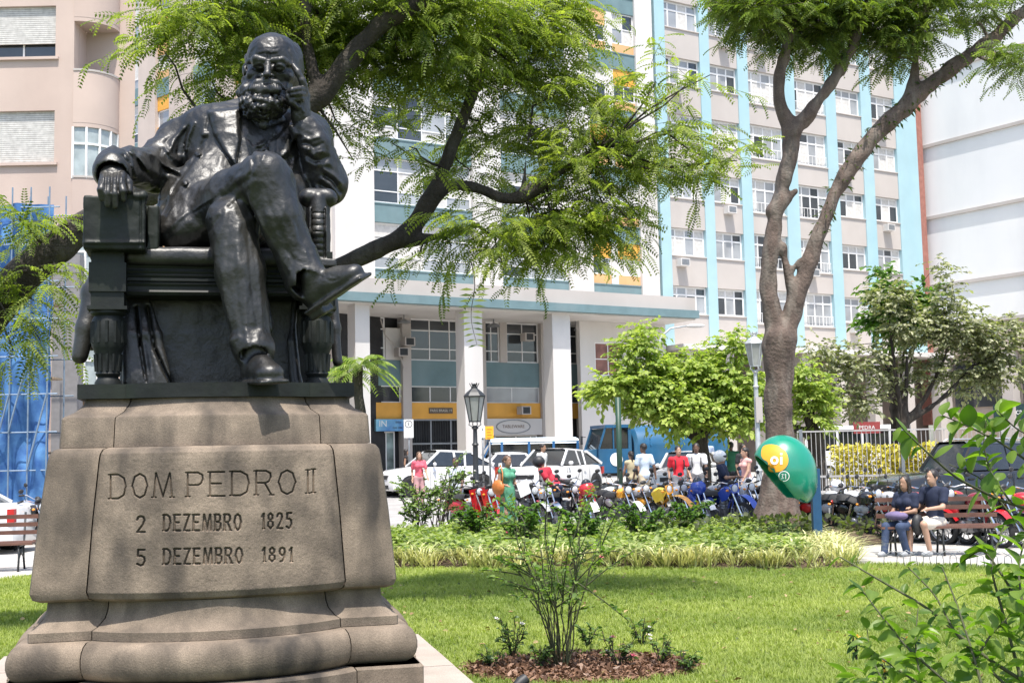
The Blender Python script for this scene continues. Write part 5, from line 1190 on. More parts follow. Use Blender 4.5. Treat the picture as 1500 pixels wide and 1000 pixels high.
# ---- lawn, beds, shrubs
GR = [T_grass(7, 1, .7, .05) for _ in range(5)]
def inpoly(x, y, poly):
    ins = np.zeros(len(x), bool); n = len(poly)
    for i in range(n):
        (x0, y0), (x1, y1) = poly[i], poly[(i+1) % n]; c = ((y0 > y) != (y1 > y)) & (x < (x1-x0)*(y-y0)/((y1-y0) if y1 != y0 else 1e-9)+x0); ins ^= c
    return ins
def uprot(n, lean=.12):
    a = rs.rand(n)*6.28; c, s_ = np.cos(a), np.sin(a); M_ = np.zeros((n, 3, 3)); M_[:, 0, 0] = c; M_[:, 0, 1] = -s_; M_[:, 1, 0] = s_; M_[:, 1, 1] = c; M_[:, 2, 2] = 1
    M_[:, 0, 2] = rs.randn(n)*lean; M_[:, 1, 2] = rs.randn(n)*lean; return M_
N_ = 150000; y = 6.2+(21-6.2)*rs.rand(N_)**1.25; half = y*.56; x = (rs.rand(N_)*2-1)*half
mulch_c = P(850, 968, 10.2); MC = (mulch_c.x, 10.15); MR = (.94, .66)
lp = np.stack([x, y, np.zeros(N_)], 1); loc = np.array([(_Mi @ Vector(p)) [:2] for p in lp[:, :3]]) if False else ((lp[:, :2]-np.array([ST_LOC.x, ST_LOC.y])) @ np.array([[math.cos(ST_RZ), -math.sin(ST_RZ)], [math.sin(ST_RZ), math.cos(ST_RZ)]]))
keep = inpoly(x, y, LAWN_L) & ~inpoly(x, y, BED) & ~((np.abs(loc[:, 0]) < 1.56) & (np.abs(loc[:, 1]) < 1.56)) & ((((x-MC[0])/MR[0])**2+((y-MC[1])/MR[1])**2) > 1-.12*rs.rand(N_))
x, y = x[keep], y[keep]; n = len(x)
pn = vnoise(x.astype(np.float32), y.astype(np.float32), np.zeros(n, np.float32), .8)+.6*vnoise(x.astype(np.float32), y.astype(np.float32), np.ones(n, np.float32), 2.6)
tint = np.clip(.42+.42*pn+.25*rs.rand(n), 0, 1)
LAWNM = leafmat('lawn_grass', (0.10, 0.17, 0.03), (0.42, 0.46, 0.13), trans=.4, tr_col=(1.3, 1.5, .5), rough=.6)
o = scatter('lawn_grass', GR, np.stack([x, y, np.zeros(n)], 1), uprot(n), (.038+.03*rs.rand(n))*(1+.03*(y-8)), [LAWNM], None, tint); tag(o, 'short bright green lawn grass around the pedestal', 'grass', kind='stuff')
n = 420; q = np.stack([-6+14*rs.rand(n), 8.5+10*rs.rand(n)], 1); q = q[inpoly(q[:, 0], q[:, 1], LAWN_L) & ~inpoly(q[:, 0], q[:, 1], BED)]; n = len(q)
o = scatter('fallen_leaves', [T_leaf(1, .6, .2, -.1)], np.stack([q[:, 0], q[:, 1], np.full(n, .045)], 1), rotmats(np.stack([rs.randn(n), rs.randn(n), .2*rs.randn(n)], 1), rs.randn(n)*.5), .035+.035*rs.rand(n), [leafmat('dry_leaf', (.16, .09, .04), (.45, .36, .18), trans=.1)]); tag(o, 'dry brown leaves scattered on the lawn', 'fallen leaves', kind='stuff')
# variegated border and leafy bed
def bedpts(n, seed=0, inner=0.0, outer=1.0):
    pts = []; bx = np.array(BED); lo, hi = bx.min(0), bx.max(0)
    while len(pts) < n:
        q = lo+(hi-lo)*rs.rand(2); s_ = 1/outer
        c = np.array(c0)
        if not inpoly(np.array([c[0]+(q[0]-c[0])*s_]), np.array([c[1]+(q[1]-c[1])*s_]), BED)[0]: continue
        if inner and inpoly(np.array([c[0]+(q[0]-c[0])/inner]), np.array([c[1]+(q[1]-c[1])/inner]), BED)[0]: continue
        pts.append(q)
    return np.array(pts)
VG = [T_grass(12, 1, 1.5, .034) for _ in range(6)]
q = bedpts(1300, inner=.76); q = q[q[:, 1] < 22.5]; n = len(q)
o = scatter('variegated_border', VG, np.stack([q[:, 0], q[:, 1], np.full(n, .04)], 1), uprot(n, .2), .22+.26*rs.rand(n)**1.5, [leafmat('variegated_blade', (0.22, 0.28, 0.07), (0.78, 0.74, 0.40), trans=.3, tr_col=(1.1, 1.1, .7))])
tag(o, 'pale yellow and green striped grass plants edging the flower bed', 'border plants', kind='stuff')
q = bedpts(5200, outer=.86); n = len(q); hgt = .06+.16*rs.rand(n)+.16*np.clip(vnoise(q[:, 0].astype(np.float32), q[:, 1].astype(np.float32), np.zeros(n, np.float32), .9), 0, 1)
pos, dr, ti = [], [], []
for i in range(n):
    for _ in range(5): pos.append((q[i, 0]+rs.randn()*.09, q[i, 1]+rs.randn()*.07, .1+hgt[i]*(.5+.7*rs.rand()))); dr.append((rs.randn(), rs.randn(), .1+.25*rs.randn())); ti.append(rs.rand())
o = scatter('ground_cover', LF, np.array(pos), rotmats(np.array(dr), rs.randn(len(pos))*.3), .085+.07*rs.rand(len(pos)), [leafmat('bed_leaf', (0.09, 0.15, 0.035), (0.50, 0.56, 0.20), trans=.35, tr_col=(1.3, 1.5, .6))], None, np.array(ti)*.9); tag(o, 'leafy green ground cover filling the flower bed', 'ground cover', kind='stuff')
# stones of the low rocky foot by the tree come with the mound; dark leafy weeds at its foot
q = np.stack([TREE.x-.3+rs.randn(700)*1.3, 22.8+rs.randn(700)*.5], 1); n = len(q)
o = scatter('weeds', LF, np.stack([q[:, 0], q[:, 1], .18+.3*rs.rand(n)], 1), rotmats(np.stack([rs.randn(n), rs.randn(n), .5+rs.rand(n)], 1), rs.randn(n)), .09+.08*rs.rand(n), [leafmat('dull_leaf', (0.04, 0.05, 0.02), (0.12, 0.14, 0.06))]); tag(o, 'dull grey green weeds round the foot of the forked tree', 'weeds', kind='stuff')

def shrub(name, label, base, canes, leafn, lsz, lm, hgt, spread, stem=(.008), cat='rose bush', flowers=None, kink=.06, leafrange=(.3, 1), stemm=None, group=None, temps=LF, side=0.0):
    t = empty(name, base, 0, label, cat, group); stemm = stemm or BARK; pos, dr = [], []; tips = []
    tw = []
    for i in range(canes):
        a = rs.rand()*6.28; sp = spread*(.25+.75*rs.rand()); h = hgt*(.65+.4*rs.rand()); pts = []; k_ = 9
        r0_ = .10*spread
        for j in range(k_):
            s_ = j/(k_-1); pts.append(np.array([math.cos(a)*(r0_+sp*s_**1.3)+side*s_, math.sin(a)*(r0_+sp*s_**1.3)*.8, h*s_-.0])+rs.randn(3)*kink*h*.25*(s_ > 0))
        tw.append(pts); tips.append(pts[-1])
        for _ in range(2):
            j = rs.randint(3, 8); d = rs.randn(3)*.5+np.array([math.cos(a), math.sin(a), .8]); d /= np.linalg.norm(d); L_ = hgt*.28*(.5+rs.rand()); tw.append([pts[j]+d*L_*s_+np.array([0, 0, -.1*L_*s_*s_]) for s_ in np.linspace(0, 1, 5)]); tips.append(tw[-1][-1])
    b = MB()
    for pts in tw[::1]:
        q = MB(); q.tube([tuple(p) for p in pts], [stem*(1-.6*i/len(pts)) for i in range(len(pts))], 5); q.build('stem', [stemm], t)
    for pts in tw:
        for _ in range(max(1, leafn//len(tw))):
            s_ = leafrange[0]+(leafrange[1]-leafrange[0])*rs.rand(); j = min(int(s_*(len(pts)-1)), len(pts)-2); f_ = s_*(len(pts)-1)-j
            pos.append(pts[j]*(1-f_)+pts[j+1]*f_); dr.append((rs.randn(), rs.randn(), .25*rs.randn()+.1))
    scatter('foliage', temps, np.array(pos), rotmats(np.array(dr), rs.randn(len(pos))*.4), lsz*(.6+.7*rs.rand(len(pos))), [lm], t)
    for c in (flowers or []):
        for _ in range(c[1]):
            p = tips[rs.randint(len(tips))]; f = MB()
            for i in range(9):
                a = i*2.4; r_ = c[2]*(.25+.6*(i/9)); f.add([(p[0], p[1], p[2]), (p[0]+r_*math.cos(a-.5), p[1]+r_*math.sin(a-.5), p[2]+c[2]*(.7-.5*i/9)), (p[0]+r_*1.25*math.cos(a), p[1]+r_*1.25*math.sin(a), p[2]+c[2]*(.8-.6*i/9)), (p[0]+r_*math.cos(a+.5), p[1]+r_*math.sin(a+.5), p[2]+c[2]*(.7-.5*i/9))], [(0, 1, 2, 3)])
            f.build('flower', [c[0]], t)
    return t
ROSE = leafmat('rose_leaf', (0.04, 0.09, 0.022), (0.15, 0.21, 0.06), trans=.3)
PNK = mat('pink_petal', (.62, .12, .20), rough=.6, var=.1, scale=9); WPT = mat('white_petal', (.72, .70, .66), rough=.6, var=.06, scale=9); YPT = mat('yellow_petal', (.75, .42, .05), rough=.6, var=.1, scale=9)
# tall bare-stemmed rose in its mulch bed
shrub('rose_bush', 'tall thin-stemmed rose bush rising from the round mulch bed', (P(822, 950, 10.2).x, 10.2, .02), 24, 1150, .05, leafmat('light_rose_leaf', (0.06, 0.12, 0.03), (0.24, 0.31, 0.09), trans=.4), 1.40, .50, .0065, stemm=mat('rose_stem', (.055, .06, .025), rough=.8, var=.3), leafrange=(.45, 1), flowers=[(PNK, 1, .03)])
b = MB(); pts = [(MC[0]+MR[0]*math.cos(a)*(1+.06*math.sin(3*a)), MC[1]+MR[1]*math.sin(a)*(1+.05*math.cos(5*a)), .006) for a in np.linspace(0, 6.283, 41)[:-1]]; b.add(pts, [tuple(range(40))]); struct('mulch_soil', b, mat('mulch_soil', (.16, .075, .04), rough=1, var=.4, scale=12, bump=1, bscale=60))
n = 7000; a = rs.rand(n)*6.28; r_ = rs.rand(n)**.5*(1.03); pos = np.stack([MC[0]+MR[0]*r_*np.cos(a), MC[1]+MR[1]*r_*np.sin(a), .012+.035*rs.rand(n)], 1)
o = scatter('wood_mulch', [T_quad(1, .3), T_quad(1, .5)], pos, rotmats(np.stack([rs.randn(n), rs.randn(n), rs.randn(n)*.35], 1), rs.rand(n)*3), .03+.045*rs.rand(n), [leafmat('wood_chip', (.09, .045, .026), (.30, .17, .105), trans=.02)]); tag(o, 'reddish brown wood chips under the thin rose bush', 'mulch', kind='stuff')
for (u, v, nm, fl, sz, lab) in ((752, 958, 12, [(WPT, 2, .035)], .34, 'small rose plant with a white bloom at the left end of the mulch bed'), (722, 972, 8, [], .2, 'low leafless-looking seedling at the far left of the mulch bed'), (905, 975, 12, [(WPT, 2, .03), (PNK, 2, .035)], .24, 'small rose plant with pink and white blooms right of the tall rose bush'), (968, 972, 10, [(WPT, 2, .028)], .26, 'small rose plant with two white buds at the right end of the mulch bed'), (790, 975, 8, [], .2, 'tiny green plant at the foot of the tall rose bush'), (1000, 985, 7, [], .18, 'tiny plant at the right rim of the mulch bed'), (862, 945, 7, [], .22, 'thin young rose shoot at the back of the mulch bed'), (940, 945, 8, [(WPT, 1, .025)], .25, 'young rose shoot with one white bud at the back right of the mulch bed')):
    Y = 1.75*1800/(v-664); shrub('small_rose', lab, (P(u, v, Y).x, Y, .01), nm, 110, .045, ROSE, sz, .13, .005, flowers=fl, cat='small rose', group='small roses in the mulch bed', leafrange=(.2, 1))
# roses and leafy bushes in the bed
BR = [(640, 27.0, 1.45, .75, 'grey stemmed rose bush with white blooms beside the lamp post', [(WPT, 8, .05)]), (612, 25.5, 1.0, .5, 'lower white flecked rose bush at the left end of the flower bed', [(WPT, 5, .05)]), (760, 22.0, .75, .5, 'bushy rose in the bed below the woman in green', [(PNK, 2, .05)]), (850, 21.4, .7, .5, 'bushy rose in the middle of the flower bed', [(PNK, 1, .05)]), (940, 22.4, .6, .5, 'low rose in the bed right of the middle', []), (700, 23.5, .7, .45, 'low rose at the foot of the lamp post', []), (1000, 23.4, .65, .5, 'dense leafy rose at the right of the bed', [])]
for u, Y, h, sp, lab, fl in BR: shrub('rose_bush', lab, (G(u, Y).x, Y, .14), 16, 950, .085, leafmat('rose_leaf_light', (0.07, 0.13, 0.035), (0.24, 0.30, 0.10), trans=.3) if Y > 25 else LM6, h, sp, .012, flowers=fl, group='roses in the long flower bed')
# foreground shrub on the right, big oval leaves
BIG = leafmat('big_oval_leaf', (0.05, 0.105, 0.016), (0.24, 0.32, 0.06), trans=.45, rough=.4, tr_col=(1.5, 2.0, .4))
def T_oval(w, fold, droop, n=7):
    V = []; F = []
    for i in range(n+1):
        s_ = i/n; hw = w/2*math.sin(math.pi*min(s_*.96+.02, 1))**.75*(1.12-.24*s_); z = -droop*s_*s_+.03*math.sin(s_*5)
        V += [(-hw, s_, z+fold*hw*1.6), (-hw*.5, s_, z+fold*hw*.7), (0, s_, z), (hw*.5, s_, z+fold*hw*.7), (hw, s_, z+fold*hw*1.6)]
    for i in range(n): F += [(i*5+k_, i*5+k_+1, (i+1)*5+k_+1, (i+1)*5+k_) for k_ in range(4)]
    return np.array(V, float), np.array(F), np.zeros(len(V))
OV = [T_oval(.66, .35, .15), T_oval(.56, .5, .3), T_oval(.72, .2, .05), T_oval(.6, -.15, .35)]
t = empty('leafy_shrub', (2.6, 5.6, 0), 0, 'large foreground shrub with big oval green leaves at the lower right', 'shrub'); pos, dr, sc = [], [], []
def stem(ptsuv, r0, leaf, lsz, every=1):
    pts = [np.array(P(u, v, Y)) for u, v, Y in ptsuv]; tt = np.linspace(0, len(pts)-1, (len(pts)-1)*6+1); A_ = np.array(pts); Q = np.stack([np.interp(tt, np.arange(len(pts)), A_[:, i]) for i in range(3)], 1)
    for _ in range(3): Q[1:-1] = (Q[:-2]+2*Q[1:-1]+Q[2:])/4
    off = np.array([2.6, 5.6, 0]); b = MB(); b.tube([tuple(q-off) for q in Q], [r0*(1-.65*i/len(Q)) for i in range(len(Q))], 6); b.build('stem', [MATS['rose_stem']], t, smooth='all')
    d = Q[-1]-Q[0]; d /= np.linalg.norm(d); side = np.array([-d[2], 0, d[0]])
    for i in range(leaf):
        s_ = .12+.88*i/max(leaf-1, 1); q = Q[min(int(s_*(len(Q)-1)), len(Q)-1)]; sg = 1 if i % 2 else -1
        f = d*.5+side*sg*.9+rs.randn(3)*np.array([.35, .6, .3]); pos.append(q-off); dr.append(f); sc.append(lsz*(.7+.6*rs.rand()))
for s_ in [([(1560, 760, 5.6), (1470, 735, 5.5), (1400, 700, 5.3), (1350, 655, 5.2), (1320, 625, 5.2)], .008, 16, .09), ([(1540, 700, 5.5), (1470, 650, 5.4), (1420, 625, 5.4), (1380, 608, 5.4)], .006, 17, .09), ([(1540, 650, 5.4), (1490, 630, 5.4), (1460, 600, 5.4)], .005, 12, .088),
           ([(1480, 735, 5.5), (1450, 690, 5.6), (1440, 650, 5.6), (1445, 615, 5.6)], .005, 16, .085), ([(1560, 800, 5.6), (1500, 780, 5.6), (1440, 700, 5.7), (1390, 680, 5.7)], .006, 16, .082),
           ([(1520, 1010, 5.2), (1440, 960, 5.3), (1360, 890, 5.4), (1290, 850, 5.5), (1230, 815, 5.6)], .009, 18, .062), ([(1480, 1010, 5.1), (1400, 930, 5.2), (1370, 870, 5.3), (1330, 830, 5.4)], .007, 19, .06), ([(1500, 1010, 5.2), (1470, 900, 5.3), (1450, 830, 5.3), (1470, 770, 5.4)], .008, 18, .065),
           ([(1440, 1010, 5), (1420, 940, 5.1), (1400, 880, 5.2), (1380, 830, 5.3)], .007, 19, .06), ([(1530, 950, 5.2), (1480, 860, 5.3), (1440, 800, 5.4), (1400, 830, 5.5)], .007, 20, .075), ([(1400, 1010, 5), (1330, 950, 5.1), (1290, 900, 5.2), (1260, 860, 5.3)], .006, 22, .07), ([(1360, 1010, 5), (1300, 970, 5.1), (1250, 930, 5.3)], .005, 14, .065),
           ([(1510, 1000, 5.0), (1500, 900, 5.1), (1490, 830, 5.2), (1510, 760, 5.3)], .008, 20, .085), ([(1350, 1010, 5.0), (1340, 940, 5.1), (1345, 890, 5.2)], .005, 16, .065), ([(1420, 980, 5.1), (1450, 930, 5.1), (1480, 900, 5.1)], .006, 16, .08), ([(1300, 1010, 5.0), (1275, 960, 5.2), (1270, 920, 5.3)], .004, 10, .06)]: stem(*s_)
for _ in range(170):
    u = 1240+270*rs.rand()**.75; v = 1015-rs.rand()*190*(u-1200)/300; Y = 4.9+rs.rand()*1.0; p = np.array(P(u, v, Y))-np.array([2.6, 5.6, 0]); pos.append(p); dr.append((rs.randn(), rs.randn()*.7, .3*rs.randn()+.1)); sc.append(.05+.045*rs.rand())
pos, dr, sc = np.array(pos), np.array(dr), np.array(sc); w_ = pos+np.array([2.6, 5.6, 0])-np.array([0, 0, CAM_H]); dep = w_ @ np.array(_f); uu = 750+FPX*(w_ @ np.array(_r))/dep; vv = 500-FPX*(w_ @ np.array(_u))/dep
ok = ~((uu > 1270) & (uu < 1405) & (vv > 672) & (vv < 812)); pos, dr, sc = pos[ok], dr[ok], sc[ok]       # the twigs are bare where the couple shows through
scatter('foliage', OV, pos, rotmats(dr, rs.randn(len(pos))*.5), sc, [BIG], t)
for u, v in ((1253, 925), (1297, 963), (1335, 930)):
    Y = 5.6; shrub('marigold', 'small orange flower among the lower leaves, at %s' % {1253: 'the leftmost spot', 1297: 'the lowest spot', 1335: 'the spot nearest the big shrub'}[u], (P(u, v, Y).x, Y, P(u, v, Y).z-.12), 2, 14, .05, ROSE, .12, .03, .004, flowers=[(YPT, 2, .022)], cat='flower', group='orange flowers under the foreground shrub')
# yellow-leaved hedge behind the railing
b_ = P(1200, 680, 33); n = 15000; x = 9.2+(24-9.2)*rs.rand(n); pos = np.stack([x, 35.2+rs.rand(n)*1.0, .35+1.45*rs.rand(n)**.7], 1)
o = scatter('yellow_hedge', LF, pos, rotmats(rs.randn(n, 3), rs.rand(n)), .10+.06*rs.rand(n), [leafmat('yellow_leaf', (.34, .30, .04), (.80, .70, .10), trans=.3, tr_col=(1, 1, .5))]); tag(o, 'clipped yellow leaved hedge behind the white railing', 'hedge', kind='stuff')
# ================================================================== vehicles
TYRE = mat('tyre_rubber', (.018, .018, .018), rough=.85, var=.1); RIM = mat('alloy_rim', (.45, .46, .47), rough=.35, metal=.8, var=.1)
CHR = mat('chrome', (.62, .63, .65), rough=.16, metal=1, var=.04); LAMPG = mat('lamp_glass', (.55, .57, .6), rough=.12, var=.1); REDL = mat('red_lamp', (.4, .02, .02), rough=.2, var=.1); AMB = mat('amber_lamp', (.7, .25, .02), rough=.3, var=.1)
CW = mat('white_car_paint', (.70, .70, .70), rough=.25, var=.03, coat=.6); CS = mat('silver_car_paint', (.42, .42, .40), rough=.28, var=.03, coat=.6, metal=.3); CB = mat('black_car_paint', (.012, .013, .015), rough=.18, var=.1, coat=.8)
CGL = mat('car_glass', (.015, .018, .02), rough=.05, var=.2, spec=.9); PLS = mat('black_plastic', (.02, .02, .022), rough=.55, var=.1)
def wheel(b_par, x, y, r_=.31, w_=.2, n=22):
    side = 1 if y > 0 else -1; M = Matrix.Translation((x, y, r_)) @ Matrix.Rotation(math.pi/2, 4, 'X')
    b = MB(); b.lathe([(r_*.62, -w_/2), (r_*.9, -w_/2), (r_, -w_/2+.03), (r_, w_/2-.03), (r_*.9, w_/2), (r_*.62, w_/2)], n, M=M, caps=False); o = b.build('wheel', [TYRE], b_par, smooth=30)
    q = MB(); q.lathe([(r_*.63, -w_/2+.02), (r_*.6, -w_*.2), (.06, -w_*.25), (.0, -w_*.25)], n, M=M, caps=False); q.lathe([(.0, w_*.25), (.06, w_*.25), (r_*.6, w_*.2), (r_*.63, w_/2-.02)], n, M=M, caps=False)
    for k_ in range(6):
        a = k_*math.pi/3; c = Vector((x, y+side*w_*.33, r_)); q.bar(c+Vector((math.cos(a)*.05, 0, math.sin(a)*.05)), c+Vector((math.cos(a)*r_*.6, 0, math.sin(a)*r_*.6)), .045, .03, up=(0, 1, 0))
    q.build('rim', [RIM], o, smooth=30)
def loft(secs, n=9):
    """secs: (x, half width at sill, half width at belt, z low, z belt, z top) -> closed body shell"""
    V = []; F = []
    for x, w0, w1, zl, zb, zt in secs:
        half = [(w0*.9, zl), (w0, zl+.06), (w0+(w1-w0)*.5+.015, (zl+zb)/2), (w1+.005, zb-.06), (w1-.03, zb), (w1*.72, zb+(zt-zb)*.8), (0, zt)]
        V += [(x, y, z) for y, z in half]+[(x, -y, z) for y, z in half[-2::-1]]
    m_ = 13
    for i in range(len(secs)-1):
        for k_ in range(m_-1): F.append((i*m_+k_, i*m_+k_+1, (i+1)*m_+k_+1, (i+1)*m_+k_))
        F.append((i*m_+m_-1, i*m_, (i+1)*m_, (i+1)*m_+m_-1))
    F.append(tuple(range(m_))[::-1]); F.append(tuple((len(secs)-1)*m_+k_ for k_ in range(m_))); b = MB(); b.add(V, F); return b
def car(label, loc, rz, kind='hatch', paint=CW, cat='car', group='cars parked along the street', plate=True, name='parked_car'):
    """front points to -x"""
    t = empty(name, loc, rz, label, cat, group)
    L2, w_, zb, zr = {'hatch': (1.98, .84, .93, 1.50), 'suv': (2.12, .88, 1.02, 1.62), 'sedan': (2.18, .85, .92, 1.46), 'big': (2.35, .93, 1.12, 1.80)}[kind]
    wr = .31 if kind in ('hatch', 'sedan') else .35; zl = .22; wx = L2*.66
    hood = zb-.06; tail = zb if kind != 'sedan' else zb+.03; hx = -L2*.36
    S_ = [(-L2, w_*.72, w_*.70, zl+.1, hood-.32, hood-.30), (-L2+.08, w_*.88, w_*.84, zl, hood-.16, hood-.12), (-L2+.35, w_*.97, w_*.93, zl, hood-.07, hood-.01), (-L2*.6, w_, w_*.95, zl, hood, hood+.05), (hx, w_, w_*.97, zl, zb, zb+.05), (0, w_, w_*.97, zl, zb, zb+.04), (L2*.6, w_, w_*.96, zl, zb+.02, zb+.06), (L2-.3, w_*.98, w_*.93, zl, tail, tail+.04), (L2-.06, w_*.9, w_*.86, zl, tail-.08, tail-.05), (L2, w_*.8, w_*.76, zl+.12, tail-.3, tail-.28)]
    loft(S_).build('body', [paint], t, smooth=True)
    # cabin: glass shell with roof and pillars standing proud of it
    if kind == 'sedan': px_ = [(hx, zb+.03), (-.35, zr), (.75, zr-.02), (1.45, zb+.05)]
    elif kind == 'hatch': px_ = [(hx, zb+.03), (-.35, zr), (1.15, zr-.05), (1.80, zb+.05)]
    elif kind == 'suv': px_ = [(hx-.12, zb+.03), (-.22, zr), (1.1, zr-.07), (1.92, zb+.05)]
    else: px_ = [(hx, zb+.03), (-.45, zr), (1.45, zr-.04), (1.95, zb+.05)]
    (ax, az), (bx_, bz), (cx_, cz_), (dx_, dz) = px_; wt, wb = w_*.74, w_*.93
    b = MB(); v = [(ax, -wb, az), (bx_, -wt, bz-.04), (cx_, -wt, cz_-.04), (dx_, -wb, dz), (ax, wb, az), (bx_, wt, bz-.04), (cx_, wt, cz_-.04), (dx_, wb, dz)]
    b.add(v, [(0, 3, 2, 1), (4, 5, 6, 7), (0, 1, 5, 4), (1, 2, 6, 5), (2, 3, 7, 6)]); b.build('window_glass', [CGL], t)
    b = MB(); n_ = 8; xs = np.linspace(bx_-.04, cx_+.05, n_); V = []
    for x in xs:
        e_ = 1-abs((x-(bx_+cx_)/2)/((cx_-bx_)/2+.05))**4; z_ = np.interp(x, [bx_, cx_], [bz, cz_])
        V += [(x, -wt-.012, z_-.06), (x, -wt*.8, z_-.0+.02*e_), (x, 0, z_+.035*e_), (x, wt*.8, z_+.02*e_), (x, wt+.012, z_-.06)]
    b.add(V, [(i*5+k_, (i+1)*5+k_, (i+1)*5+k_+1, i*5+k_+1) for i in range(n_-1) for k_ in range(4)]); b.build('roof', [paint], t, smooth='all')
    for sg in (-1, 1):
        b = MB(); A0 = Vector((ax, sg*wb, az)); B0 = Vector((bx_, sg*(wt+.005), bz-.05)); C0 = Vector((cx_, sg*(wt+.005), cz_-.05)); D0 = Vector((dx_, sg*wb, dz))
        b.bar(A0, B0, .07, .07); b.bar(C0, D0, .12 if kind != 'sedan' else .09, .09); xm = (bx_+cx_)/2-.05
        b.bar((xm, sg*(wb+.002), zb+.02), (xm-.03, sg*(wt+.008), zr-.06), .08, .03)
        if kind != 'sedan': b.bar((cx_-.35, sg*(wb+.002), zb+.02), (cx_-.3, sg*(wt+.008), zr-.06), .07, .03)
        b.build('pillar', [paint], t)
        b = MB(); b.ell((hx+.25, sg*(w_+.08), zb+.1), (.06, .10, .075), 8); b.build('mirror', [paint], t, smooth='all')
        b = MB(); b.ell((-L2+.16, sg*w_*.70, hood-.24), (.12, w_*.17, .085), 10); b.build('headlight', [LAMPG], t, smooth='all')
        b = MB(); b.box(L2-.16, sg*w_*.86-.09, tail-.32, L2-.02, sg*w_*.86+.03, tail-.06); b.build('tail_light', [REDL], t)
        b = MB(); b.box(-L2*.36+.2, sg*(w_+.012)-.012, zb-.17, -L2*.36+.34, sg*(w_+.012)+.012, zb-.14); b.box(.55, sg*(w_+.012)-.012, zb-.17, .7, sg*(w_+.012)+.012, zb-.14); b.build('door_handle', [paint], t)
        b = MB()
        for xx in (hx+.12, xm, cx_-.15): b.box(xx-.006, sg*(w_+.009)-.004, zl+.12, xx+.006, sg*(w_+.009)+.004, zb-.05)
        b.build('door_seam', [PLS], t)
        for xx in (-wx, wx):
            b = MB(); b.lathe([(wr+.06, -.02), (wr+.06, .02), (0, .021)], 20, M=Matrix.Translation((xx, sg*(w_-.005), wr)) @ Matrix.Rotation(-sg*math.pi/2, 4, 'X')); b.build('wheel_arch', [PLS], t)
            wheel(t, xx, sg*(w_-.07), wr)
    b = MB(); b.box(-L2-.01, -w_*.5, hood-.34, -L2+.1, w_*.5, hood-.2); b.box(-L2-.02, -w_*.6, zl+.06, -L2+.1, w_*.6, zl+.2); b.build('grille', [PLS], t)
    b = MB(); b.box(-L2-.03, -.2, zl+.22, -L2-.012, .2, zl+.34); b.box(L2+.0, -.2, tail-.45, L2+.02, .2, tail-.33); b.build('number_plate', [mat('plate_grey', (.4, .4, .4), var=.1)], t)
    b = MB(); b.box(-wx, -w_+.12, .18, wx, w_-.12, .3); b.build('underbody', [PLS], t)
    if kind == 'big':
        for sg in (-1, 1): b = MB(); b.tube([(bx_+.1, sg*(wt-.06), zr+.0), (bx_+.2, sg*(wt-.06), zr+.06), (cx_-.15, sg*(wt-.06), zr+.04), (cx_-.05, sg*(wt-.06), zr-.02)], .018, 6); b.build('roof_rail', [PLS if paint is not CB else RIM], t)
    return t
def at(u, Y): g = G(u, Y); return (g.x, Y, g.z)
car('white compact sport utility car with dark grille, nearest the blue shop sign', at(640, 45), R(28), 'suv')
car('white taxi-like hatchback half hidden behind the lamp post', at(738, 46.5), R(8), 'sedan')
car('white small wagon in front of the dark blue truck', at(812, 43), R(58), 'suv')
car('silver white sedan seen nose on behind the two standing men', at(1010, 41), R(68), 'sedan', CW)
car('white car cut off by the left edge of the picture beside the bench', (-11.95, 25.0, 0), R(0), 'sedan')
car('black sport utility vehicle behind the couple on the bench', at(1425, 28.5), R(10), 'big', CB, group='cars parked along the street')
car('silver sedan behind the black sport utility vehicle at the right edge', at(1530, 31), R(15), 'sedan', CS)
def van(label, loc, rz, c1, c2, L2=2.6, w_=.95, h=2.3):
    t = empty('van', loc, rz, label, 'van'); b = MB()
    loft([(-L2, w_*.8, w_*.78, .35, 1.0, 1.05), (-L2+.25, w_*.97, w_*.93, .3, 1.15, 1.2), (-L2+.8, w_, w_*.97, .3, 1.25, 1.3), (L2-.1, w_, w_*.97, .3, 1.25, 1.3), (L2, w_*.95, w_*.9, .35, 1.2, 1.25)]).build('body', [c1], t, smooth=True)
    b.prism([(-L2+.55, 1.2), (-L2+1.0, h-.16), (L2-.12, h-.16), (L2-.02, 1.2)], -w_*.9, w_*.9); b.build('window_glass', [CGL], t)
    n_ = 9; V = []
    for x in np.linspace(-L2+.92, L2-.06, n_): 
        e_ = 1-abs((x+.1-.0)/(L2))**6*.8; V += [(x, -w_*.93, h-.24), (x, -w_*.8, h-.08), (x, 0, h+.02*e_), (x, w_*.8, h-.08), (x, w_*.93, h-.24)]
    b = MB(); b.add(V, [(i*5+k_, (i+1)*5+k_, (i+1)*5+k_+1, i*5+k_+1) for i in range(n_-1) for k_ in range(4)]); b.build('roof', [c2], t, smooth='all')
    for sg in (-1, 1):
        for xa in (-L2+.98, -.9, .2, 1.2, L2-.12): b = MB(); b.bar((xa-(.35 if xa < -1.2 else 0), sg*(w_*.93), 1.2), (xa, sg*(w_*.91), h-.15), .1, .05); b.build('pillar', [c1], t)
        for xx in (-L2*.62, L2*.62): wheel(t, xx, sg*(w_-.08), .34)
        b = MB(); b.ell((-L2+.1, sg*w_*.68, .92), (.08, .13, .1), 10); b.build('headlight', [LAMPG], t, smooth='all')
    b = MB(); b.box(-L2-.03, -w_*.85, .35, -L2+.15, w_*.85, .55); b.build('bumper', [PLS], t); return t
BLP = mat('blue_van_paint', (.03, .12, .28), rough=.3, var=.1, coat=.5); PBR = mat('pale_blue_roof', (.50, .60, .68), rough=.35, var=.05)
van('blue van with a pale roof behind the white cars', at(765, 50.5), R(6), BLP, PBR, h=2.05, L2=2.3)
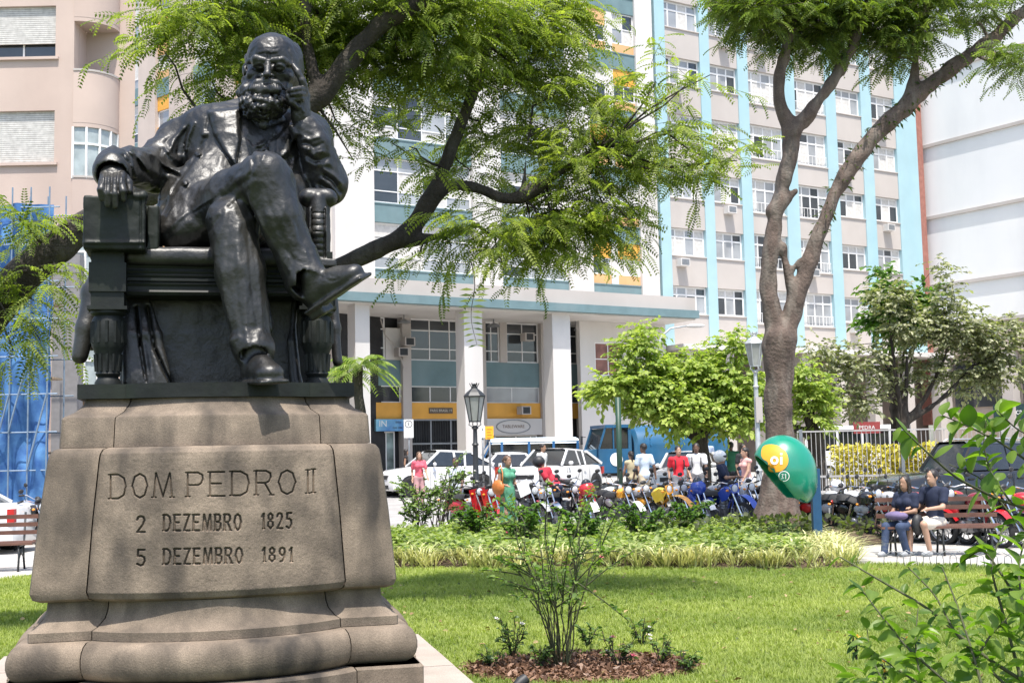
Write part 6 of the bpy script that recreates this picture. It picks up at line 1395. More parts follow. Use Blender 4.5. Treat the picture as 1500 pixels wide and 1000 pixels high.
wv = van('white van seen through the railing under the grey green tree', at(1275, 52), R(160), CW, CW, h=2.3)
b = MB(); x, z = P(1270, 626, 50.0).x, P(1270, 626, 50.0).z
bt = empty('banner', (x, 50.0, z), 0, 'small red banner board above the white van', 'banner'); b.box(-.75, 0, -.32, .75, .05, .32); o = b.build('board', [mat('banner_red', (.30, .05, .05))], bt); bt.scale = (.72, 1, .72); b = MB(); b.box(-.66, -.005, -.23, .66, -.001, .23); b.build('field', [mat('banner_red', ())], bt); text(bt, 'PEDRA', .3, WHT, (0, -.01, 0)); b = MB(); b.tube([(0, .02, -.32), (0, .02, -2.2)], .05); b.build('post', [MET], bt)
# dark blue truck
BT = mat('truck_blue', (.012, .09, .19), rough=.4, var=.15, scale=2, coat=.3, dirt=((.05, .12, .17), .5, 1.5)); 
t = empty('truck', at(948, 49), R(14), 'dark blue long nosed truck with a rounded tank-like load body', 'truck'); t.scale = (.86,)*3
def tb(nm, m_, fn, par=None, sm=False): b = MB(); fn(b); return b.build(nm, [m_], par or t, smooth=sm)
tb('hood', BT, lambda b: b.prism([(-4.1, .7), (-4.15, 1.45), (-3.9, 1.62), (-2.7, 1.78), (-2.7, .7)], -1.0, 1.0))
cab = tb('cab', BT, lambda b: (b.box(-2.697, -1.1, .7, -1.1, 1.1, 1.78), b.box(-2.35, -1.12, 2.72, -1.08, 1.12, 2.86), b.box(-1.25, -1.08, 1.781, -1.1, 1.08, 2.719)))
tb('window_glass', CGL, lambda b: b.prism([(-2.62, 1.785), (-2.3, 2.7), (-1.26, 2.7), (-1.26, 1.785)], -1.02, 1.02))
for sg in (-1, 1):
    tb('pillar', BT, lambda b: (b.bar((-2.64, sg*1.04, 1.78), (-2.32, sg*1.04, 2.72), .08, .08), b.bar((-1.95, sg*1.05, 1.78), (-1.95, sg*1.05, 2.72), .06, .05)))
    tb('mirror', PLS, lambda b: (b.box(-2.75, sg*1.28-.04, 2.0, -2.68, sg*1.28+.1, 2.4), b.bar((-2.6, sg*1.05, 2.35), (-2.7, sg*1.28, 2.35), .03, .03)))
    tb('headlight', LAMPG, lambda b: b.lathe([(.13, 0), (.11, .05), (0, .06)], 12, M=Matrix.Translation((-4.12, sg*.72, 1.12)) @ Matrix.Rotation(-math.pi/2, 4, 'Y')))
    tb('fender', BT, lambda b: b.tube([(-4.0, sg*1.08, .75), (-3.85, sg*1.1, 1.15), (-3.45, sg*1.1, 1.32), (-3.0, sg*1.1, 1.15), (-2.8, sg*1.1, .75)], .12, 8), sm='all')
    for xx in (-3.42, 1.2, 2.6): wheel(t, xx, sg*1.0, .5, .3)
em = MB(); em.lathe([(0, 0), (.3, 0), (.3, .02), (0, .021)], 20, M=Matrix.Translation((-1.85, -1.103, 1.3)) @ Matrix.Rotation(math.pi/2, 4, 'X')); em.build('door_emblem', [WHT], t)
tb('grille', PLS, lambda b: [b.box(-4.17, -.5, .85+i*.09, -4.12, .5, .9+i*.09) for i in range(6)])['kind'] = 'stuff'
tb('bumper', PLS, lambda b: b.box(-4.3, -1.15, .5, -4.12, 1.15, .75)); tb('indicator', AMB, lambda b: b.box(-4.17, -.98, 1.28, -4.12, -.80, 1.38))
tb('chassis', PLS, lambda b: b.box(-4.0, -.5, .55, 3.6, .5, .85))
def tank(b):
    n_ = 14
    V = []
    for x, s_ in ((-.95, .9), (-.8, 1.0), (3.2, 1.0), (3.7, .86)):
        for i in range(n_+1): a = math.pi*i/n_; V.append((x, -1.12*math.cos(a)*s_, .9+1.0*s_+(.95*math.sin(a)*s_ if True else 0)))
        V += [(x, 1.12*s_, .9), (x, -1.12*s_, .9)]
    m_ = n_+3; F = [(i*m_+k_, i*m_+(k_+1) % m_, (i+1)*m_+(k_+1) % m_, (i+1)*m_+k_) for i in range(3) for k_ in range(m_)]+[tuple(range(m_))[::-1], tuple(3*m_+k_ for k_ in range(m_))]; b.add(V, F)
tb('load_body', BT, tank, sm=True)
for xx in (-.2, 1.0, 2.2): tb('body_rib', BT, lambda b: [b.bar((xx, -1.13*math.cos(a0)-0, 1.9+.96*math.sin(a0)), (xx, -1.13*math.cos(a1), 1.9+.96*math.sin(a1)), .07, .05, up=(1, 0, 0)) for a0, a1 in [(math.pi*i/10, math.pi*(i+1)/10) for i in range(10)]])

# ------------------------------------------------------------------ motorcycles: front points to -y, wheels on z = 0
MP = {n_: mat('bike_'+n_, c, rough=.25, var=.06, coat=.6) for n_, c in dict(red=(.42, .015, .02), black=(.012, .012, .014), blue=(.02, .06, .36), orange=(.70, .32, .03), yellow=(.75, .52, .05), white=(.66, .66, .66), silver=(.38, .39, .41), wine=(.18, .015, .025)).items()}
SEAT = mat('seat_vinyl', (.02, .02, .02), rough=.6, var=.1); ENG = mat('engine_alloy', (.22, .22, .23), rough=.4, metal=.7, var=.3, scale=14, bump=.3)
def bike(loc, rz, label, col='red', col2=None, kind='street', extra=None, steer=.0, name='motorcycle'):
    t = empty(name, loc, rz, label, 'motorcycle', 'motorcycles parked in the long row'); pm = MP[col]; pm2 = MP[col2 or col]; r_ = .30 if kind != 'scooter' else .24
    fy, ry = -.66, .64
    def part(nm, m_, fn, sm=True, par=None): b = MB(); fn(b); return b.build(nm, [m_] if not isinstance(m_, list) else m_, par or t, smooth=sm)
    for y in (fy, ry):
        M = Matrix.Translation((0, y, r_)) @ Matrix.Rotation(math.pi/2, 4, 'Y'); w2 = .05
        o = part('wheel', TYRE, lambda b: b.lathe([(r_*.78, -w2*.8), (r_*.93, -w2), (r_, -w2*.3), (r_, w2*.3), (r_*.93, w2), (r_*.78, w2*.8), (r_*.78, -w2*.8)], 20, M=M, caps=False))
        def rim(b):
            b.lathe([(r_*.78, -.03), (r_*.72, 0), (r_*.78, .03)], 20, M=M, caps=False); b.lathe([(.05, -.06), (.05, .06)], 10, M=M)
            for k_ in range(10): a = k_*math.pi/5; b.bar((0, y, r_), (0, y+math.cos(a)*r_*.75, r_+math.sin(a)*r_*.75), .012, .012, up=(1, 0, 0))
        part('rim', RIM, rim, par=o); part('brake_disc', CHR, lambda b: b.lathe([(.10, .055), (.14, .055), (.14, .062), (.10, .062)], 16, M=M), par=o)
    hd = (0, -.38, .98)
    for sx in (-.075, .075): part('fork_leg', CHR, lambda b: (b.tube([(sx, fy, r_), (sx, -.56, .56)], .028, 8), b.tube([(sx, -.56, .56), (sx, hd[1]-.03, .95)], .019, 8)))
    part('front_fender', pm2 if kind != 'street2' else CHR, lambda b: b.add([(x*.075*(1 if kind != 'trail' else 1.1), fy+math.cos(a)*(r_+dr_), r_+math.sin(a)*(r_+dr_)+z_) for a, dr_, z_ in [(R(20+i*17), (.05 if kind != 'trail' else .17), 0) for i in range(9)] for x in (-1, -.6, 0, .6, 1)], [(i*5+k_, i*5+k_+1, (i+1)*5+k_+1, (i+1)*5+k_) for i in range(8) for k_ in range(4)]), sm='all')
    part('handlebar', CHR if kind != 'scooter' else PLS, lambda b: b.tube([(-.36, -.22, 1.05), (-.24, -.30, 1.08), (-.1, -.37, 1.02), (.1, -.37, 1.02), (.24, -.30, 1.08), (.36, -.22, 1.05)], .013, 6))
    for sx in (-1, 1):
        part('grip', SEAT, lambda b: b.tube([(sx*.27, -.28, 1.075), (sx*.37, -.215, 1.05)], .02, 7)); part('mirror', PLS, lambda b: (b.tube([(sx*.24, -.31, 1.08), (sx*.3, -.33, 1.2), (sx*.32, -.32, 1.25)], .006, 5), b.ell((sx*.335, -.32, 1.28), (.065, .018, .045), 9)))
        part('indicator', AMB, lambda b: b.ell((sx*.17, -.42, .88), (.035, .035, .025), 8)); part('indicator', AMB, lambda b: b.ell((sx*.15, .93, .72), (.03, .035, .025), 8))
    hl = part('headlight', PLS if kind != 'street2' else CHR, lambda b: b.lathe([(.0, .10), (.07, .09), (.095, 0), (.09, -.02)], 14, M=Matrix.Translation((0, -.47, .90)) @ Matrix.Rotation(-math.pi/2, 4, 'X') , caps=False)); part('lens', LAMPG, lambda b: b.ell((0, -.475, .90), (.09, .03, .09), 12), par=hl)
    part('instrument', PLS, lambda b: b.ell((0, -.40, 1.04), (.08, .05, .05), 9))
    part('frame', PLS, lambda b: (b.tube([(0, -.40, .92), (0, -.25, .5), (0, -.1, .26), (0, .25, .26), (0, .40, .45), (0, .62, .68)], .022, 7), b.tube([(0, -.40, .90), (0, .1, .78), (0, .85, .80)], .022, 7), b.tube([(.09, ry, r_), (.07, .25, .30)], .02, 6), b.tube([(-.09, ry, r_), (-.07, .25, .30)], .02, 6)))
    for sx in (-.11, .11): part('shock_absorber', CHR, lambda b: b.tube([(sx, ry, r_+.02), (sx, .5, .72)], .026, 7))
    part('engine', ENG, lambda b: (b.box(-.12, -.12, .26, .12, .26, .46), b.lathe([(.09, 0), (.105, .03), (.09, .06), (.105, .09), (.09, .12), (.105, .15), (.085, .2)], 12, M=Matrix.Translation((0, .0, .44)) @ Matrix.Rotation(R(15), 4, 'X')), b.ell((.13, .1, .36), (.04, .11, .1), 10), b.ell((-.13, .1, .36), (.04, .11, .1), 10)))
    part('exhaust', CHR, lambda b: b.tube([(.05, -.1, .5), (.08, -.24, .42), (.10, -.2, .27), (.13, .1, .24), (.15, .4, .28), (.16, .85, .36)], [.02, .02, .02, .022, .045, .045], 8))
    if kind == 'scooter':
        part('leg_shield', pm, lambda b: b.add([(x, -.40-.06*(1-abs(x)*4)-.0*z, z) for z in (.30, .55, .8, .98) for x in (-.24*(.6+.4*z), -.1, .1, .24*(.6+.4*z))], [(i*4+k_, i*4+k_+1, (i+1)*4+k_+1, (i+1)*4+k_) for i in range(3) for k_ in range(3)]), sm='all'); part('floor_board', PLS, lambda b: b.box(-.14, -.42, .28, .14, .12, .34))
        s_part = part('side_cover', pm, lambda b: b.ell((0, .5, .58), (.17, .42, .2), 14), sm='all')
    else:
        part('fuel_tank', pm, lambda b: b.add(*blob_tank()), sm='all'); 
        for sx in (-1, 1): part('side_cover', pm2, lambda b: b.ell((sx*.10, .33, .62), (.035, .16, .10), 9), sm='all')
        if kind == 'sport': part('fairing', pm, lambda b: (b.ell((0, -.42, .92), (.19, .16, .17), 12), b.ell((.13, -.2, .6), (.05, .26, .2), 10), b.ell((-.13, -.2, .6), (.05, .26, .2), 10)), sm='all'); part('windscreen', CGL, lambda b: b.ell((0, -.43, 1.03), (.12, .08, .13), 10), sm='all')
        if kind == 'trail':
            for sx in (-1, 1): part('tank_shroud', pm, lambda b: b.add([(sx*.12, -.5, .86), (sx*.17, -.32, .95), (sx*.15, -.05, .82), (sx*.15, -.15, .62), (sx*.16, -.36, .68)], [(0, 1, 2, 3, 4)]))
            part('number_board', pm2, lambda b: b.add([(-.1, -.49, .8), (.1, -.49, .8), (.13, -.47, 1.0), (-.13, -.47, 1.0)], [(0, 1, 2, 3)]))
    part('seat', SEAT, lambda b: b.add([(x*(.09+.05*min(1, j/3)), .02+j*.11, .80+.035*(1-abs(x)**3)+(.05 if j > 4 else 0)-(.06 if abs(x) == 1 else 0)) for j in range(8) for x in (-1, -.6, 0, .6, 1)], [(i*5+k_, i*5+k_+1, (i+1)*5+k_+1, (i+1)*5+k_) for i in range(7) for k_ in range(4)]+[(0, 1, 2, 3, 4), (35, 36, 37, 38, 39)]), sm='all')
    part('rear_fender', pm2 if kind != 'street2' else CHR, lambda b: b.add([(x*.08, ry+math.cos(a)*(r_+.07), r_+.06+math.sin(a)*(r_+.09)) for a in [R(140-i*15) for i in range(9)] for x in (-1, -.5, .5, 1)], [(i*4+k_, i*4+k_+1, (i+1)*4+k_+1, (i+1)*4+k_) for i in range(8) for k_ in range(3)]), sm='all')
    part('tail_light', REDL, lambda b: b.ell((0, .93, .74), (.06, .03, .04), 8)); part('number_plate', mat('plate_grey', ()), lambda b: b.box(-.09, .985, .5, .09, .99, .62)); part('side_stand', PLS, lambda b: b.tube([(-.08, .15, .3), (-.25, .22, .02)], .013, 5))
    if extra == 'case': 
        c_ = part('top_case', PLS, lambda b: (b.ell((0, .98, 1.06), (.25, .21, .17), 14)), sm='all'); part('case_lid', MP['white'], lambda b: b.ell((0, .98, 1.16), (.23, .19, .11), 14), par=c_, sm='all')
    if extra == 'helmet': part('hung_helmet', MP['white'], lambda b: b.ell((.25, -.2, .98), (.13, .15, .13), 12), sm='all')
    t.rotation_euler = (0, R(-9), rz); return t
def blob_tank():
    V = []; F = []
    for j in range(9):
        s_ = j/8; y = -.36+.46*s_; w_ = .05+.10*math.sin(math.pi*min(1, s_*1.15+.1)); h = .74+.20*math.sin(math.pi*(s_*.72+.22)); 
        for k_ in range(9): a = math.pi*k_/8; V.append((-w_*math.cos(a)*(1.25 if 1 < k_ < 7 else 1), y, .74+(h-.74)*math.sin(a)**.7))
    for i in range(8):
        for k_ in range(8): F.append((i*9+k_, i*9+k_+1, (i+1)*9+k_+1, (i+1)*9+k_))
    F += [tuple(range(9)), tuple(range(72, 81))]; return V, F
BK = [(690, 28.6, 40, 'red', None, 'scooter', None, 'red scooter just left of the lamp post foot'), (718, 28.2, 20, 'red', None, 'scooter', None, 'red scooter between the lamp post and the woman in green'),
      (775, 28.6, 30, 'black', 'silver', 'street', None, 'black motorcycle right of the woman in green'), (800, 28.4, 20, 'silver', 'black', 'street2', None, 'silver motorcycle in front of the man in red who bends over'), (830, 28.6, 35, 'black', None, 'street', 'helmet', 'black motorcycle with a white helmet hung on its bar'),
      (862, 28.2, 10, 'red', 'white', 'sport', None, 'red and white faired motorcycle below the dark top case'), (888, 28.8, 50, 'white', 'silver', 'street', 'case', 'white motorcycle carrying the dark top case with a pale lid'), (912, 28.0, 25, 'orange', 'white', 'street', None, 'orange and white motorcycle by the thin green pole'), (935, 28.4, 30, 'silver', None, 'street2', None, 'silver motorcycle below the walking man in pale blue'),
      (962, 27.9, 42, 'yellow', 'orange', 'trail', None, 'yellow trail motorcycle with a high orange front fender'), (992, 28.4, 25, 'white', 'yellow', 'street', None, 'white and yellow motorcycle below the youth in red'), (1018, 28.0, 18, 'blue', 'white', 'sport', None, 'blue and white faired motorcycle below the youth in white'), (1040, 28.5, 40, 'silver', 'blue', 'street2', None, 'silver motorcycle with blue side covers left of the helmeted rider'),
      (1062, 27.7, 30, 'blue', None, 'trail', None, 'blue trail motorcycle the helmeted rider sits on'), (1088, 28.2, 28, 'white', 'black', 'street', None, 'white motorcycle right of the helmeted rider'), (1112, 28.3, 45, 'black', None, 'street', None, 'black motorcycle half hidden by the forked trunk'),
      (1172, 27.2, 40, 'red', 'black', 'street', None, 'red motorcycle between the trunk and the blue post'), (1208, 24.0, 50, 'silver', 'red', 'street', 'helmet', 'silver motorcycle with tall mirrors right of the blue post'), (1240, 23.6, 45, 'white', 'silver', 'street', None, 'white tanked motorcycle second right of the blue post'), (1262, 23.2, 35, 'black', None, 'street2', None, 'black motorcycle with a chrome headlight left of the seated couple'), (1290, 23.0, 50, 'silver', None, 'street', None, 'silver motorcycle just behind the seated woman'),
      (1400, 22.2, 200, 'red', None, 'street', None, 'red motorcycle behind the empty end of the bench'), (1425, 21.6, 20, 'wine', 'red', 'street', None, 'wine red motorcycle behind the bench end leg'), (1452, 21.5, 25, 'black', 'silver', 'street2', None, 'black motorcycle with a round chrome headlight at the end of the bench'), (1488, 21.3, 28, 'red', 'black', 'street', None, 'red motorcycle at the right edge beside the bench'), (1368, 22.4, 30, 'black', None, 'street', None, 'black motorcycle behind the man in navy'), (1330, 22.5, 40, 'red', None, 'street', None, 'red motorcycle behind the legs of the couple'),
      (25, 25.8, 150, 'red', 'black', 'street', None, 'red motorcycle behind the white car at the left edge'), (48, 25.4, 60, 'black', None, 'street', None, 'black motorcycle between the white car and the pedestal')]
for u, Y, a, c1_, c2_, kd, ex, lab in BK: bike(at(u, Y), R(a), lab, c1_, c2_, kd, ex)
# ================================================================== people
SK = [mat('skin_light', (.42, .25, .17), rough=.55, var=.06, scale=12), mat('skin_tan', (.30, .17, .11), rough=.55, var=.06, scale=12), mat('skin_brown', (.13, .07, .045), rough=.55, var=.06, scale=12)]
HAIRD = mat('dark_hair', (.018, .013, .011), rough=.5, var=.3, scale=40, bump=.6, bscale=60); HAIRB = mat('brown_hair', (.09, .05, .03), rough=.5, var=.3, scale=40, bump=.6, bscale=60); SHOE = mat('shoe_dark', (.03, .03, .032), rough=.6); SHOEG = mat('shoe_grey', (.30, .31, .32), rough=.7, var=.2, scale=20)
cloth = lambda n_, c: mat('cloth_'+n_, c, rough=.85, var=.12, scale=9, bump=.35, bscale=18, bdist=.01)
def rot(p, a, ax='X'): return Matrix.Rotation(a, 3, ax) @ Vector(p)
def person(label, loc, rz, H=1.7, pose='stand', top=None, bot=None, skin=0, hair='short', haircol=None, sleeve='short', legs='long', arms=None, female=False, turn=0.0, shoe=None, vox=.0125, lean=0.0, extra=None, dress=None, stride=.0, cat='person', hat=None):
    """faces -y. arms: ((elbow), (wrist)) offsets from each shoulder, left hand of the figure last"""
    t = empty('person', loc, rz, label, cat); f = H/1.7; sk = SK[skin]; V3 = lambda x, y, z: Vector((x, y, z))
    sw = .165 if female else .195; hip = V3(0, 0, .93)
    if pose in ('sit', 'ride'): hip = V3(0, .0, .53 if pose == 'sit' else .86)
    up = rot((0, 0, 1), lean); fw = rot((0, -1, 0), lean); pt = lambda x, y, z: hip+V3(x, 0, 0)+up*z-fw*y
    chest = pt(0, 0, .33); neck = pt(0, .01, .52); head = pt(0, -.02, .68)
    sh = [pt(sg*sw, .01, .47) for sg in (-1, 1)]
    if pose == 'sit': kn = [V3(-.10-.03, -.44, .50), V3(.11+.03, -.44, .50)]; an = [V3(-.13, -.42-stride, .09), V3(.14, -.38+stride, .09)]
    elif pose == 'ride': kn = [V3(-.24, -.34, .60), V3(.24, -.34, .60)]; an = [V3(-.26, -.12, .18), V3(.26, -.12, .18)]
    else: kn = [V3(-.10, -.03-stride*.5, .50), V3(.10, -.03+stride*.45, .50)]; an = [V3(-.10, -stride, .09), V3(.10, stride+.03, .09+stride*.15)]
    hp = [hip+V3(sg*.09, 0, -.02) for sg in (-1, 1)]
    arms = arms or (((-.05, .03, -.28), (-.06, -.04, -.52)), ((.05, .03, -.28), (.06, -.04, -.52)))
    el = [sh[i]+V3(*arms[i][0]) for i in (0, 1)]; wr = [sh[i]+V3(*arms[i][1]) for i in (0, 1)]
    pts = [head, *kn, *an, *el, *wr, hip, *sh]; lo = [min(p[i] for p in pts)-.3 for i in range(3)]; hi = [max(p[i] for p in pts)+.3 for i in range(3)]; lo[2] = -.02
    def fig(s, g=0.0, parts='all'):
        if parts in ('all', 'torso'):
            s.ell(tuple(pt(0, 0, .36)), (.15+g if female else .17+g, .10+g, .19+g), .05); s.ell(tuple(pt(0, 0, .14)), (.125+g, .095+g, .16+g), .05); s.ell(tuple(hip+V3(0, .01, 0)), (.16+g, .115+g, .12+g), .05); s.cap(sh[0], sh[1], .055+g, .055+g, .04)
            if female:
                for sg in (-1, 1): s.ell(tuple(pt(sg*.075, -.09, .36)), (.062+g, .055+g, .06+g), .03)
        if parts in ('all', 'head'):
            s.cap(tuple(neck), tuple(head-up*.06), .052, .05, .02); s.ell(tuple(head+up*.035), (.076, .096, .102), .01); s.ell(tuple(head-up*.045+fw*.028), (.058, .068, .075), .03)
            s.ell(tuple(head-up*.01+fw*.105), (.012, .02, .022), .012)
            for sg in (-1, 1): s.ell(tuple(head+V3(sg*.078, .01, 0)), (.012, .02, .03), .01); s.ell(tuple(head+V3(sg*.03, 0, 0)+up*.018+fw*.094), (.014, .012, .010), .006, sub=True)
            s.cap(tuple(head+V3(-.02, 0, 0)-up*.055+fw*.098), tuple(head+V3(.02, 0, 0)-up*.055+fw*.098), .006, .006, .004)
        for i in (0, 1):
            if parts in ('all', 'arms'): s.cap(sh[i], el[i], .048+g, .038+g, .03); s.cap(el[i], wr[i], .038+g, .026+g, .02)
            if parts == 'sleeve': s.cap(sh[i], sh[i]+(el[i]-sh[i])*.62, .056+g, .054+g, .03)
            if parts == 'longsleeve': s.cap(sh[i], el[i], .052+g, .044+g, .03); s.cap(el[i], wr[i]-(wr[i]-el[i])*.12, .044+g, .036+g, .02)
            if parts in ('all', 'legs'): s.cap(hp[i], kn[i], .082+g, .056+g, .04); s.cap(kn[i], an[i], .056+g, .038+g, .03)
            if parts == 'shorts': s.cap(hp[i], hp[i]+(kn[i]-hp[i])*.85, .095+g, .085+g, .04)
            if parts == 'trousers': s.cap(hp[i], kn[i], .090+g, .066+g, .04); s.cap(kn[i], an[i], .066+g, .056+g, .03)
    s = Sculpt(lo, hi, vox); fig(s)
    for i in (0, 1):       # hands with fingers, feet
        d = (wr[i]-el[i]).normalized(); sd = d.cross(V3(0, 0, 1)); sd = sd.normalized() if sd.length > .1 else V3(0, 1, 0); w_ = wr[i]; s.ell(tuple(w_+d*.045), (.03, .032, .036), .015)
        for k_ in range(4): a0 = w_+d*.07+sd*(.012*(k_-1.5)*1.4); s.chain([tuple(a0), tuple(a0+d*(.035+.008*(k_ in (1, 2)))+V3(0, -.006, -.01)), tuple(a0+d*.055+V3(0, -.012, -.024))], [.0095, .0085, .0075], .004)
        s.chain([tuple(w_+d*.03+sd*.025), tuple(w_+d*.055+sd*.045), tuple(w_+d*.075+sd*.04)], [.011, .010, .008], .004)
        s.ell(tuple(an[i]+V3(0, -.07, -.05)), (.042, .11, .04), .02)
    link('body', s.mesh('body', [sk], iters=1), t).scale = (f, f, f)
    def garment(nm, m_, parts, g, noise=.006):
        q = Sculpt(lo, hi, vox)
        for p_ in parts:
            if callable(p_): p_(q)
            else: fig(q, g, p_)
        q.rough(noise, 9); o = link(nm, q.mesh(nm, [m_], iters=1), t); o.scale = (f, f, f); return o
    def cut(q): q.box((neck.x, neck.y, neck.z+.13), (.3, .3, .08), .01, .01, sub=True)
    if dress:
        def skirt(q):
            if pose == 'sit': return
            q.cap(tuple(hip+V3(0, 0, .05)), tuple(V3(0, 0, dress[1])), .15, .21, .06); q.box((0, 0, dress[1]-.2), (.5, .5, .19), .01, .005, sub=True)
        garment('dress', dress[0], ['torso', skirt]+(['sleeve'] if sleeve == 'short' else []), .012)
    else:
        def hem(q): q.box(tuple(hip-up*.17), (.4, .4, .09), .01, .005, sub=True) if pose == 'stand' else None
        garment('shirt', top, ['torso']+({'short': ['sleeve'], 'long': ['longsleeve'], 'none': []}[sleeve])+[hem, cut], .014)
        def waist(q): q.box(tuple(pt(0, 0, .34)), (.35, .35, .27), .01, .005, sub=True)
        garment('trousers' if legs == 'long' else 'shorts', bot, [lambda q: q.ell(tuple(hip), (.165, .12, .12), .04), 'trousers' if legs == 'long' else 'shorts'], .006)
    for i in (0, 1): b = MB(); c = an[i]+V3(0, -.07, -.045); b.ell(c*f, (.05*f, .135*f, .052*f), 10); b.build('shoe', [shoe or SHOE], t, smooth='all')
    hc = haircol or HAIRD
    if hair:
        q = Sculpt([head[i]-.35 if i == 2 else head[i]-.22 for i in range(3)], [head[i]+.22 for i in range(3)], .0105)
        q.ell(tuple(head+up*.05-fw*.015), (.086, .104, .098), .01)
        q.box(tuple(head-up*.06+fw*.11), (.075, .055, .11), .02, .01, sub=True) 
        if hair == 'long': q.ell(tuple(head-up*.06-fw*.06), (.088, .055, .13), .03); q.ell(tuple(head-up*.17-fw*.055), (.09, .045, .12), .03); [q.cap(tuple(head+V3(sg*.075, 0, 0)+up*.02), tuple(head+V3(sg*.095, 0, 0)-up*.2+fw*.01), .024, .028, .02) for sg in (-1, 1)]
        if hair == 'bun': q.ell(tuple(head+up*.03-fw*.13), (.055, .055, .055), .02)
        if hair == 'tail': q.cap(tuple(head+up*.02-fw*.1), tuple(head-up*.18-fw*.11), .035, .02, .02)
        q.rough(.006, 26); o = link('hair', q.mesh('hair', [hc], iters=1), t); o.scale = (f, f, f)
    if hat:
        b = MB(); c = (head+up*.04)*f; b.ell(c, (.135*f, .15*f, .14*f), 16); o = b.build('helmet', [hat[0]], t, smooth='all')
        if hat[1]: b = MB(); b.ell(c+fw*.05*f-up*.012, (.115*f, .112*f, .06*f), 14); b.build('visor', [PLS], o, smooth='all')
    return t, dict(head=head*f, wr=[w_*f for w_ in wr], sh=[p*f for p in sh], hip=hip*f, chest=chest*f)
walk = (((-.04, .10, -.26), (-.05, .02, -.50)), ((.04, -.08, -.26), (.05, -.22, -.46)))
CL = cloth
# woman in green with a bag and a sheet of paper
p, J = person('woman in a long green dress holding a white sheet, orange bag on her arm', at(743, 26.9), R(35), 1.68, skin=1, hair='bun', haircol=HAIRB, female=True, sleeve='none', dress=(mat('green_print', (.05, .20, .11), rough=.85, var=.4, scale=14, col2=(.10, .30, .20)), .16), stride=.12, arms=(((-.06, .0, -.27), (-.03, -.22, -.30)), ((.06, .06, -.26), (.10, -.14, -.36))), vox=.011)
def heldthing(nm, lab, cat, par_loc, rz, local, m_, fn, sm=True):
    M = Matrix.Translation(par_loc) @ Matrix.Rotation(rz, 4, 'Z'); loc = M @ Vector(local); t = empty(nm, loc, rz, lab, cat); b = MB(); fn(b); b.build('body' if nm != 'paper_sheet' else 'sheet', [m_], t, smooth=sm); return t
L0 = at(743, 26.9)
heldthing('paper_sheet', 'white sheet of paper in the hands of the woman in green', 'paper', L0, R(35), J['wr'][1]+Vector((-.02, -.12, .02)), WHT, lambda b: b.box(-.15, -.004, -.2, .15, .004, .12, M=Matrix.Rotation(R(-20), 4, 'Y')), False)
bg = heldthing('shoulder_bag', 'orange brown leather bag under the arm of the woman in green', 'bag', L0, R(35), J['hip']+Vector((-.26, -.02, .12)), mat('orange_leather', (.50, .16, .035), rough=.5, var=.15, scale=8, bump=.3), lambda b: b.ell((0, 0, 0), (.09, .21, .17), 14), 'all')
b = MB(); b.tube([(0, -.17, .08), (.04, -.12, .32), (.07, 0, .48), (.04, .12, .32), (0, .17, .08)], .014, 6); b.build('strap', [MATS['orange_leather']], bg, smooth='all')
person('woman in a pale grey apron dress beside the white flecked rose', at(668, 29.5), R(-20), 1.62, skin=2, hair='short', female=True, sleeve='none', dress=(CL('pale_blue', (.42, .46, .50)), .45), arms=walk)
person('woman in a pink red blouse with long brown hair by the white car', at(614, 38), R(20), 1.64, top=CL('rose', (.62, .10, .14)), bot=CL('pinkish', (.45, .25, .25)), skin=0, hair='long', haircol=HAIRB, female=True, sleeve='short', arms=walk, vox=.015)
person('dark haired woman standing by the pier under the parking sign', at(595, 51), R(90), 1.66, top=CL('black', (.02, .02, .022)), bot=CL('black', ()), skin=1, hair='long', female=True, sleeve='none', vox=.018)
person('man in white with a dark cap seen over the white wagon', at(795, 40), R(60), 1.78, top=CL('white', (.68, .68, .68)), bot=CL('grey', (.18, .18, .19)), skin=1, hair='short', vox=.016)
person('man in a red shirt and dark cap bending over a motorcycle', at(815, 28.9), R(70), 1.72, lean=R(-38), top=CL('red', (.42, .02, .04)), bot=CL('denim', (.035, .055, .11)), skin=1, hair='short', sleeve='short', arms=(((-.02, -.16, -.22), (0, -.34, -.36)), ((.02, -.12, -.24), (0, -.30, -.40))), hat=(PLS, 0))
person('woman in a khaki top with a dark ponytail, walking away', at(925, 35), R(200), 1.58, top=CL('khaki', (.38, .32, .20)), bot=CL('black', ()), skin=1, hair='tail', female=True, sleeve='none', arms=walk, stride=.14)
person('man in a pale blue shirt and beige trousers walking away', at(944, 33.5), R(215), 1.80, top=CL('sky', (.52, .60, .68)), bot=CL('beige', (.50, .42, .30)), skin=2, hair='short', sleeve='short', arms=(((-.06, .08, -.26), (-.08, .1, -.50)), ((.05, -.05, -.27), (.08, -.12, -.52))), stride=.2)
p, J = person('youth in a bright red polo shirt with a dark backpack strap', at(994, 33), R(12), 1.72, top=CL('bright_red', (.60, .015, .03)), bot=CL('grey', ()), skin=0, hair='short', sleeve='short', arms=walk, stride=.1)
p, J2 = person('youth in a white shirt and grey trousers beside the one in red', at(1021, 33.5), R(-10), 1.78, top=CL('white', ()), bot=CL('grey', ()), skin=2, hair='short', sleeve='short', arms=walk, stride=.1)
